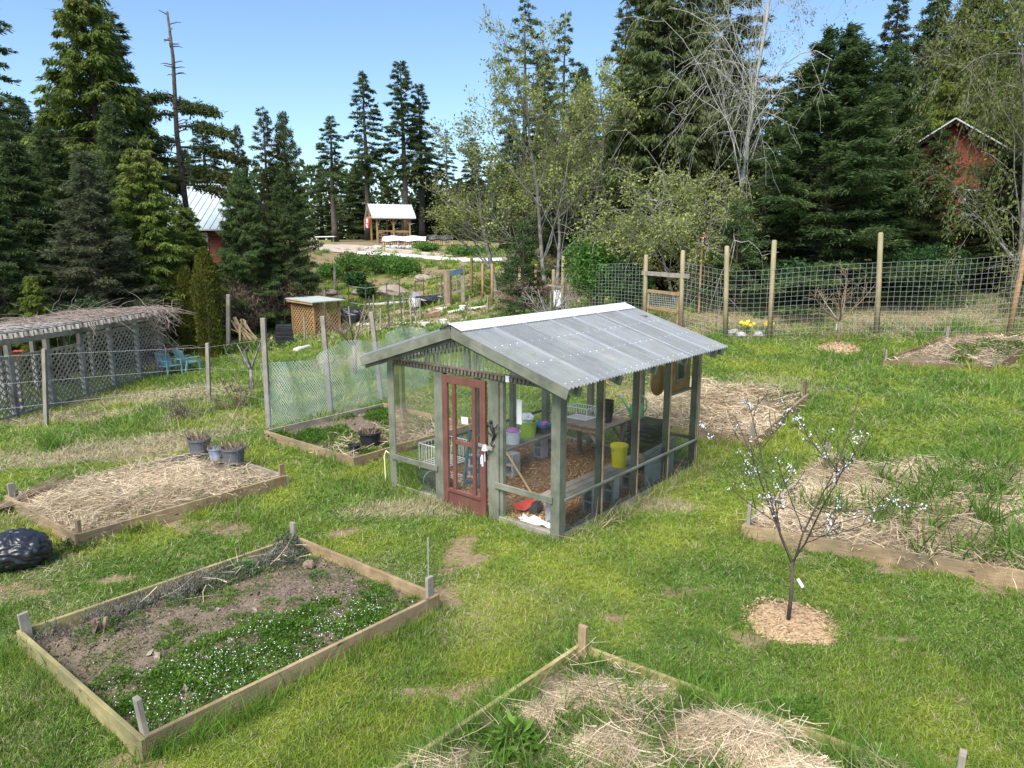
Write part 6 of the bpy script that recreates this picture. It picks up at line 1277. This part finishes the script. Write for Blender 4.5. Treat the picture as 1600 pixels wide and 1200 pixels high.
for px, Yp, hh in ((590, 34, 1.3), (640, 35, 1.6), (735, 36, 1.2), (615, 40, 1.5), (760, 35, 1.1), (480, 41, 1.2), (582, 43, 1.4), (715, 46, 1.5), (655, 38, 1.2), (545, 35, 1.5), (470, 33, 1.3), (630, 43, 1.3), (785, 38, 1.3), (440, 37, 1.4)):
    p = gy(px, Yp); lb = "thin weathered wooden stake standing alone in the fenced plots"
    if first is None: first = thing('garden_stake', lb, 'stake', p, 0, "thin stakes in the fenced plots"); part('stake', GREYW, lambda b: b.bar((0, 0, -.1), (.08, .03, 1.3), .065, .06), first)
    else: dup(first, lb, p, random.uniform(0, 6), (1, 1, hh/1.3))
# grey box hive by the deer fence, white sign on a stake, daffodils with stones
b_ = gy(872, 29.8); t = thing('bird_table', "small grey roofed box on legs between two round posts", 'box', b_); part('box', WHITE, lambda b: b.box((0, 0, .25), .35, .3, .7), t); part('roof', GREYW, lambda b: b.bar((-.45, 0, 1.15), (.35, 0, 1.02), .5, .05), t); part('leg', GREYW, lambda b: [b.bar((x, 0, 0), (x, 0, 1.0), .06, .06) for x in (-.3, .25)], t)
b_ = gy(1091, 27); t = thing('warning_sign', "small white sign with red edges on a tree trunk by the gate", 'sign', b_); hz = aty(1091, 378, 27).z-b_.z; part('board', WHITE, lambda b: b.bar((0, -.4, hz-.14), (0, -.4, hz+.16), .22, .015, up=(1, 0, 0)), t); part('red_band', RED, lambda b: [b.bar((-.11, -.412, hz+k), (.11, -.412, hz+k), .01, .05) for k in (-.14, .16)], t)
part('lettering', BLACK, lambda b: [b.bar((-.075, -.410, hz+.10-.05*i), (.075-.03*(i % 2), -.410, hz+.10-.05*i), .006, .018) for i in range(4)], t); part('stake', POSTO, lambda b: b.bar((0, -.36, 0), (0, -.36, hz), .1, .05), t)
b_ = gp(1166, 524); t = thing('daffodils', "yellow daffodils in a stone ring before the wire fence", 'daffodils', b_)
rg = np.random.default_rng(4); P = rg.normal(0, .1, (60, 3))*np.array([1.2, 1, 0]); V, Fs = strips(rg, P, unit(rg.normal(0, .25, (60, 3))+np.array([0, 0, 1])), rg.uniform(.25, .42, 60), np.full(60, .02), rg.normal(0, .2, (60, 3)), 2); npobj('leaves', V, Fs, SHOOT, t)
DAF = pmat("daffodil_yellow", (.80, .62, .02), (.86, .72, .06), 4, .6, transl=.2); part('flowers', DAF, lambda b: [b.tube([(x, y, z), (x, y-.05, z+.01)], [.035, .055], 7) for x, y, z in [(rg.normal(0, .14), rg.normal(0, .1), rg.uniform(.28, .45)) for _ in range(14)]], t)
for i in range(6): o = part('stone', CONC, lambda b: b.blob((.55*math.cos(i*1.05), .4*math.sin(i*1.05), .06), .16, .14, .11, .15, 10, 7, i), t)
b_ = gp(1197, 522); t = thing('daffodils', "few pale daffodils between the first two right hand fence posts", 'daffodils', b_); part('flowers', DAF, lambda b: [b.tube([(x, y, z), (x, y-.05, z+.01)], [.03, .05], 7) for x, y, z in [(rg.normal(0, .1), rg.normal(0, .08), rg.uniform(.28, .4)) for _ in range(5)]], t); V, Fs = strips(rg, P[:30], unit(rg.normal(0, .25, (30, 3))+np.array([0, 0, 1])), rg.uniform(.25, .42, 30), np.full(30, .02), rg.normal(0, .2, (30, 3)), 2); npobj('leaves', V, Fs, SHOOT, t)
# ------------------------------------------------------------------ driveway, wood shelter, piles
GRAV = pmat("pinkish_gravel", (.36, .30, .24), (.47, .40, .33), 1.2, .95, coord='World', bump=.3)
L_, R_ = [(486, 73), (560, 71), (640, 66), (720, 60), (800, 55)], [(486, 63), (560, 64), (640, 61.5), (720, 57.5), (800, 53.5)]
def drape(b, Lp_, Rp_, lift, k=8, m=14):
    vs = []; 
    for s in np.linspace(0, len(Lp_)-1, k*(len(Lp_)-1)+1):
        i = min(int(s), len(Lp_)-2); f_ = s-i; a = gy(Lp_[i][0], Lp_[i][1]).lerp(gy(Lp_[i+1][0], Lp_[i+1][1]), f_); c = gy(Rp_[i][0], Rp_[i][1]).lerp(gy(Rp_[i+1][0], Rp_[i+1][1]), f_)
        for j in range(m+1): p = a.lerp(c, j/m); vs.append((p.x, p.y, T(p.x, p.y)+lift))
    n_ = len(vs)//(m+1); b.add(vs, [(i*(m+1)+j, i*(m+1)+j+1, (i+1)*(m+1)+j+1, (i+1)*(m+1)+j) for i in range(n_-1) for j in range(m)])
o = MB(); drape(o, L_, R_, .06); tag(o.build('driveway', GRAV, None, True), kind='structure')
ed = [gy(px, Yp-.15) for px, Yp in R_[1:]]; t = thing('driveway_edging', "pale straight edging boards along the driveway's near side", 'edging', ed[0]); part('boards', WHITE, lambda b: [b.bar(ed[i]-ed[0]+Vector((0, 0, .12)), ed[i+1]-ed[0]+Vector((0, 0, .12)), .2, .24) for i in range(len(ed)-1)], t)
CEDW = pmat("golden_timber", (.36, .22, .10), (.48, .31, .16), 4, .8, grain=6); TIN = pmat("pale_tin_roof", (.46, .48, .49), (.56, .58, .59), 2, .5); TINB = pmat("pale_blue_tin_roof", (.36, .43, .46), (.44, .50, .52), 2, .45)
b_ = gy(612, 76); t = thing('wood_shelter', "open timber shelter with pale metal gable roof over stacked firewood", 'shelter', b_, math.radians(24)); shl = t
shl.scale = (.76, .76, 1.16); w2, d2, he, hr = 2.25, 1.7, 2.35, 3.35
for x in (-w2, 0, w2):
    for y in (-d2, d2): part('post', CEDW, lambda b: b.bar((x, y, 0), (x, y, he), .2, .2), t)
def tinroof(b, hw, hd, z0, z1, rib=.4, ov=.5):
    for s in (-1, 1):
        b.add([(-hw, s*(hd+ov), z0-.2), (hw, s*(hd+ov), z0-.2), (hw, 0, z1), (-hw, 0, z1)], [(0, 1, 2, 3)]); b.add([(-hw, s*(hd+ov), z0-.28), (hw, s*(hd+ov), z0-.28), (hw, 0, z1-.08), (-hw, 0, z1-.08)], [(0, 1, 2, 3)]); b.add([(-hw, s*(hd+ov), z0-.2), (hw, s*(hd+ov), z0-.2), (hw, s*(hd+ov), z0-.28), (-hw, s*(hd+ov), z0-.28)], [(0, 1, 2, 3)])
        for x in np.arange(-hw, hw+.01, rib): b.bar((x, s*(hd+ov), z0-.17), (x, 0, z1+.03), .05, .05)
part('roof', TIN, lambda b: tinroof(b, w2+.75, d2, he, hr), t); 
for x in (-w2-.6, 0, w2+.6): part('truss', CEDW, lambda b: [b.bar((x, -d2-.3, he-.18), (x, d2+.3, he-.18), .12, .18), b.bar((x, -d2-.35, he-.2), (x, 0, hr-.15), .1, .16), b.bar((x, d2+.35, he-.2), (x, 0, hr-.15), .1, .16), b.bar((x, 0, he-.2), (x, 0, hr-.2), .1, .12)], t)
part('brace', CEDW, lambda b: [b.bar((x, -d2, he-.9), (x+.7*sg, -d2, he-.15), .08, .1) for x in (-w2, 0, w2) for sg in (-1, 1) if abs(x+.7*sg) < w2+.1], t); part('rail', CEDW, lambda b: [b.bar((-w2, -d2, 1.0), (0, -d2, 1.0), .08, .1), b.bar((.2, -d2+.05, .95), (w2, -d2+.05, .95), .08, .12)], t)
FW = pmat("firewood_ends", (.26, .17, .10), (.50, .38, .24), 5, .9, rnd=.45)
def firewood(label, par_loc, rz, x0, x1, y, z1):
    t = thing('firewood_stack', label, 'firewood', par_loc, rz); t.scale = (.76, .76, 1.0); rr = random.Random(int(x0*10)); part('logs', FW, lambda b: [b.tube([(x+rr.uniform(-.04, .04), y-.22+rr.uniform(-.06, .06), z), (x+rr.uniform(-.04, .04), y+.5, z)], rr.uniform(.07, .105), 6) for z in np.arange(.1, z1, .175) for x in np.arange(x0, x1, .19) if rr.random() > .05], t)
firewood("firewood stack in the left bay of the shelter", b_, math.radians(24), -2.0, -.9, -1.2, 1.1); firewood("firewood stack in the right bays of the shelter", b_, math.radians(24), -.1, 2.1, -1.2, 1.2)
t = thing('flag', "red and white flag hanging from the shelter's left gable", 'flag', gy(576, 74.6)+Vector((0, 0, 1.55))); 
for k, mt in enumerate((RED, WHITE, RED)): part('cloth', mt, lambda b: b.add([(.02*math.sin(j*1.3)+(.16*(k-1)-.08+.16*i), .04*math.sin(i*2+j), .9-.15*j) for i in range(2) for j in range(7)], [(i*7+j, (i+1)*7+j, (i+1)*7+j+1, i*7+j+1) for i in range(1) for j in range(6)]), t)
part('maple_leaf', RED, lambda b: b.add([(x*.07, -.06, .45+z*.07) for x, z in ((0, 1.4), (.35, .7), (.9, .8), (.7, .2), (1.1, -.2), (.3, -.5), (.12, -1.2), (-.12, -1.2), (-.3, -.5), (-1.1, -.2), (-.7, .2), (-.9, .8), (-.35, .7))], [tuple(range(13))]), t); part('pole', METAL, lambda b: b.tube([(-.26, 0, -.2), (-.26, 0, .95)], .02, 5), t)
def covered(label, px, Yp, hw, h, mat, under, rz=0):
    t = thing('covered_pile', label, 'pile', gy(px, Yp), rz); part('cover', mat, lambda b: b.add([(-hw+2*hw*i/10, -.6+1.2*j/4, h-.06*math.sin(i*1.3+j)-.05*abs(j-2)-(.35 if j in (0, 4) else 0)) for i in range(11) for j in range(5)], [(i*5+j, (i+1)*5+j, (i+1)*5+j+1, i*5+j+1) for i in range(10) for j in range(4)]), t)
    part('stack', under, lambda b: [b.tube([(x, -.5, z), (x, .5, z)], .09, 6) for x in np.arange(-hw+.1, hw, .2) for z in np.arange(.1, h-.25, .18)], t)
covered("long pile under a white tarp in front of the shelter", 634, 70.5, 2.1, .95, WHITE, FW, -.05); covered("firewood pile under a black cover right of the shelter", 690, 71, 1.2, 1.0, BLACK, FW, .05)
t = thing('trestle_table', "flat pale bench left of the shelter at the driveway's start", 'bench', gy(512, 71)); part('top', WHITE, lambda b: b.bar((-1.0, 0, .75), (.9, 0, .8), .8, .08), t); part('leg', GREYW, lambda b: [b.bar((x, 0, 0), (x, 0, .74), .12, .12) for x in (-.8, .7)], t)
rr = random.Random(2); t = thing('rubble_heap', "heap of pale broken stones and scraps by the white tarp pile", 'rubble', gy(610, 68)); part('stones', CONC, lambda b: [b.blob((rr.uniform(-2.2, 2.2), rr.uniform(-.8, .8), .1), rr.uniform(.1, .35), rr.uniform(.1, .3), rr.uniform(.08, .25), .25, 8, 5, i) for i in range(34)], t)
ROCK = pmat("brown_rock", (.24, .19, .155), (.36, .30, .25), 3, .95, bump=.5)
for px, Yp, r, lb in ((512, 50, .5, "brown boulder at the left foot of the bank"), (527, 49, .35, "smaller brown boulder beside the first one"), (612, 50, .8, "wide tan boulder half buried below the green shrubs"), (660, 52, .5, "brown boulder at the right foot of the bank"), (560, 50.5, .45, "brown boulder under the grass in the middle of the bank"), (693, 49, .35, "grey brown stone near the plot gate"), (795, 53, .4, "brown stone at the end of the driveway edging")):
    t = thing('boulder', lb, 'boulder', gy(px, Yp), 0, "boulders on the bank"); part('rock', ROCK, lambda b: b.blob((0, 0, r*.25), r*1.3, r*.9, r*.6, .14, 12, 8, int(px)), t)
for px, Yp, rx, h, lb in ((548, 57, 2.0, 1.5, "bright green shrub at the bank's left top"), (595, 55.5, 2.3, 1.5, "bright green shrub in the bank's middle"), (630, 54.5, 1.9, 1.3, "bright green shrub at the bank's right"), (520, 54.5, 1.7, 1.1, "low bright green shrub at the bank's left foot"), (555, 53, 1.2, .9, "small dark green shrub at the bank's foot"), (670, 65, 1.8, .7, "low green shrub beyond the edging boards"), (735, 60, 2.2, .8, "low green shrub on the knoll at the driveway's end"), (570, 49.5, .9, .9, "dark small shrub near the tan boulder")):
    bush('green_shrub', lb, 'shrub', gy(px, Yp), rx, 1.2, h, LEAF_G if 'dark' not in lb else LEAF_D, 2600, .17, 300+px, lob=8, group="green shrubs on the bank")
bush('bramble_thicket', "brown leafless bramble thicket under the dark firs, left half", 'bramble', gy(375, 36), 2.6, 1.5, 2.6, DEAD, 9000, .30, 401, wr=.07, lob=9); bush('bramble_thicket', "brown leafless bramble thicket reaching the driveway, right half", 'bramble', gy(440, 38), 2.5, 1.5, 2.9, DEAD, 9000, .30, 402, wr=.07, lob=9)
bush('bramble_thicket', "brown dry bramble between the round posts and the alders", 'bramble', gy(835, 33.5), 2.4, 1.0, 1.5, DEAD, 6000, .28, 403, wr=.07, lob=8)
bush('green_shrub', "bright green leafy shrub left of the wooden gate", 'shrub', gy(935, 28.5), 1.35, 1.0, 2.6, LEAF_G, 5200, .14, 404, lob=9); bush('green_shrub', "dark leafy shrub behind the wire left of the gate", 'shrub', gy(985, 28), 1.3, .9, 2.0, LEAF_D, 3800, .14, 405, lob=8)
bush('green_shrub', "dark rounded yew between the alders and the garden posts", 'shrub', gy(818, 36), 1.5, 1.2, 2.6, LEAF_D, 4000, .14, 406, lob=8); bush('green_shrub', "leafy shrub in front of the left firs' foot behind the pergola", 'shrub', gy(120, 25.5), 1.6, 1.2, 2.4, LEAF_D, 3600, .14, 407, lob=8)
bush('green_shrub', "dark shrub below the second spruce at the fence", 'shrub', gy(1440, 26), 2.2, 1.0, 1.9, LEAF_D, 4200, .14, 408, lob=9); bush('green_shrub', "dark shrub below the largest spruce at the fence", 'shrub', gy(1250, 26), 2.2, 1.0, 1.7, LEAF_D, 4200, .14, 409, lob=9)
rr = random.Random(9)
# rough growth over the plots and the bank: uncountable
RG = bpy.data.collections.new("rough_tufts")
for k in range(4):
    g_ = np.random.default_rng(700+k); n = 60; a_ = g_.uniform(0, 6.28, n); r_ = .35*np.sqrt(g_.uniform(0, 1, n)); B_ = np.stack([r_*np.cos(a_), r_*np.sin(a_), np.zeros(n)-.02], 1)
    if k < 2: V, Fs = strips(g_, B_, unit(g_.normal(0, .45, (n, 3))*np.array([1, 1, 0])+np.array([0, 0, 1])), g_.uniform(.12, .34, n), np.full(n, .035), g_.normal(0, .4, (n, 3))*np.array([1, 1, .2]), 2)
    else: B_[:, 2] = g_.uniform(0, .22, n)*(1-(r_/.36)**2); D_ = unit(g_.normal(size=(n, 3))+np.array([0, 0, .4])); V, Fs = rhombs(B_, D_, g_.uniform(.08, .2, n), g_.uniform(.05, .1, n), unit(np.cross(D_, g_.normal(size=(n, 3)))))
    o = npobj("rough_tuft", V, Fs, GM); COL.objects.unlink(o); RG.objects.link(o)
n = 12000; yy = RNG.uniform(29, 66, n); xx = RNG.uniform(-22, 9, n); so_f, mo_f, dr_f = cover(xx, yy); ok = (RNG.uniform(0, 1, n) > so_f*.95) & (fbm(xx*.5, yy*.5, 811, 4) > RNG.uniform(.28, .62, n)) & ~((yy > 58) & (xx > -20) & (RNG.uniform(0, 1, n) < .75))
xx, yy, so_f, mo_f, dr_f = (q[ok] for q in (xx, yy, so_f, mo_f, dr_f)); n = len(xx); s1 = RNG.uniform(.5, 1.5, n)
o = scatter("rough_grass", np.stack([xx, yy, terr(xx, yy)], 1), np.stack([0*xx, 0*xx, RNG.uniform(0, 6.28, n)], 1), np.stack([s1, s1, s1*RNG.uniform(.5, 1.3, n)], 1), np.stack([so_f, mo_f*.5, np.clip(dr_f+RNG.normal(0, .25, n), 0, 1), np.ones(n)], 1), RG, GM); tag(o, "rough green and dry growth over the fenced plots and the bank", "rough grass", kind='stuff')
def far_wood():
    g_ = np.random.default_rng(91); n = 26000; x = g_.uniform(-130, 130, n); base = 9+5*fbm(x*.11, x*0, 5, 4)+3.5*np.abs(((x*.23) % 1)-.5); z = g_.uniform(0, 1, n)**.8*base; y = 135+g_.uniform(-6, 6, n)-np.abs(x)*.25
    B_ = np.stack([x, y, terr(x, y)+z-.3], 1); D_ = unit(g_.normal(size=(n, 3))+np.array([0, 0, -.2])); L_ = g_.uniform(.7, 1.7, n)
    tag(npobj('far_wood', *rhombs(B_, D_, L_, L_*.55, unit(np.cross(D_, g_.normal(size=(n, 3))))), NEED_D), "distant dark wood along the horizon behind the shelter", 'wood', kind='stuff')
far_wood()
# ------------------------------------------------------------------ houses behind the trees
REDW = pmat("dark_red_siding", (.24, .06, .045), (.30, .085, .06), 3, .8, grain=5); REDB = pmat("bright_red_siding", (.34, .06, .052), (.42, .085, .07), 3, .8, grain=5)
def house(label, px, Yp, hw, hd, he, hr, rz, wall, roof, wins):
    b_ = gy(px, Yp); t = thing('red_house', label, 'house', b_, rz)
    part('wall', wall, lambda b: [b.bar((-hw, 0, .1+z), (hw, 0, .1+z), hd*2, .21) for z in np.arange(0, he, .22)]+[b.add([(x, -hd, he), (x, hd, he), (x, 0, hr-.2)], [(0, 1, 2)]) for x in (-hw, hw)], t)
    part('roof', roof, lambda b: tinroof(b, hw+.6, hd, he+.1, hr, .5, .7), t)
    for face, x, z, ww, hh in wins:
        if face == 'f': c = (x, -hd-.03, z); ax = Vector((1, 0, 0))
        else: c = (-hw-.03 if face == 'l' else hw+.03, x, z); ax = Vector((0, 1, 0))
        c = Vector(c); wn_ = part('window', WHITE, lambda b: [b.bar(c+ax*ww/2*s+Vector((0, 0, -hh/2)), c+ax*ww/2*s+Vector((0, 0, hh/2)), .1, .1) for s in (-1, 0, 1)]+[b.bar(c-ax*ww/2+Vector((0, 0, hh/2*s)), c+ax*ww/2+Vector((0, 0, hh/2*s)), .1, .1) for s in (-1, 1)], t)
        part('pane', pmat("dark_window_glass", (.03, .035, .04), (.06, .07, .08), 2, .08, spec=.8), lambda b: b.bar(c-ax*ww/2, c+ax*ww/2, .04, hh), wn_)
    return t
house("dark red house with pale blue metal roof behind the left firs", 318, 52, 3.4, 3.2, 2.3, 5.4, math.radians(-8), REDW, TINB, [('f', -1.3, 1.45, .9, 1.0), ('f', -.1, 1.55, .9, .8), ('f', 1.9, 1.4, 1.0, 1.1)])
house("bright red house glimpsed through the spruces on the right", 1462, 33, 2.2, 2.6, 4.2, 6.3, math.radians(62), REDB, TIN, [('l', .9, 3.0, .9, 1.0), ('l', -1.1, 3.0, .9, 1.0), ('f', 0, 2.8, .9, 1.0), ('l', .2, 1.2, 1.2, 1.0)])
b_ = gy(343, 47.5); t = thing('deck_timbers', "jumble of pale timbers and a white table by the red house", 'timbers', b_); part('planks', PL, lambda b: [b.bar((rr.uniform(-1, 1), rr.uniform(-.3, .3), rr.uniform(0, .4)), (rr.uniform(-1, 1), rr.uniform(-.3, .3), rr.uniform(.4, 1.2)), .1, .05) for _ in range(14)], t); part('table_top', WHITE, lambda b: b.bar((-.5, .4, 1.0), (.4, .4, 1.0), .6, .06), t)
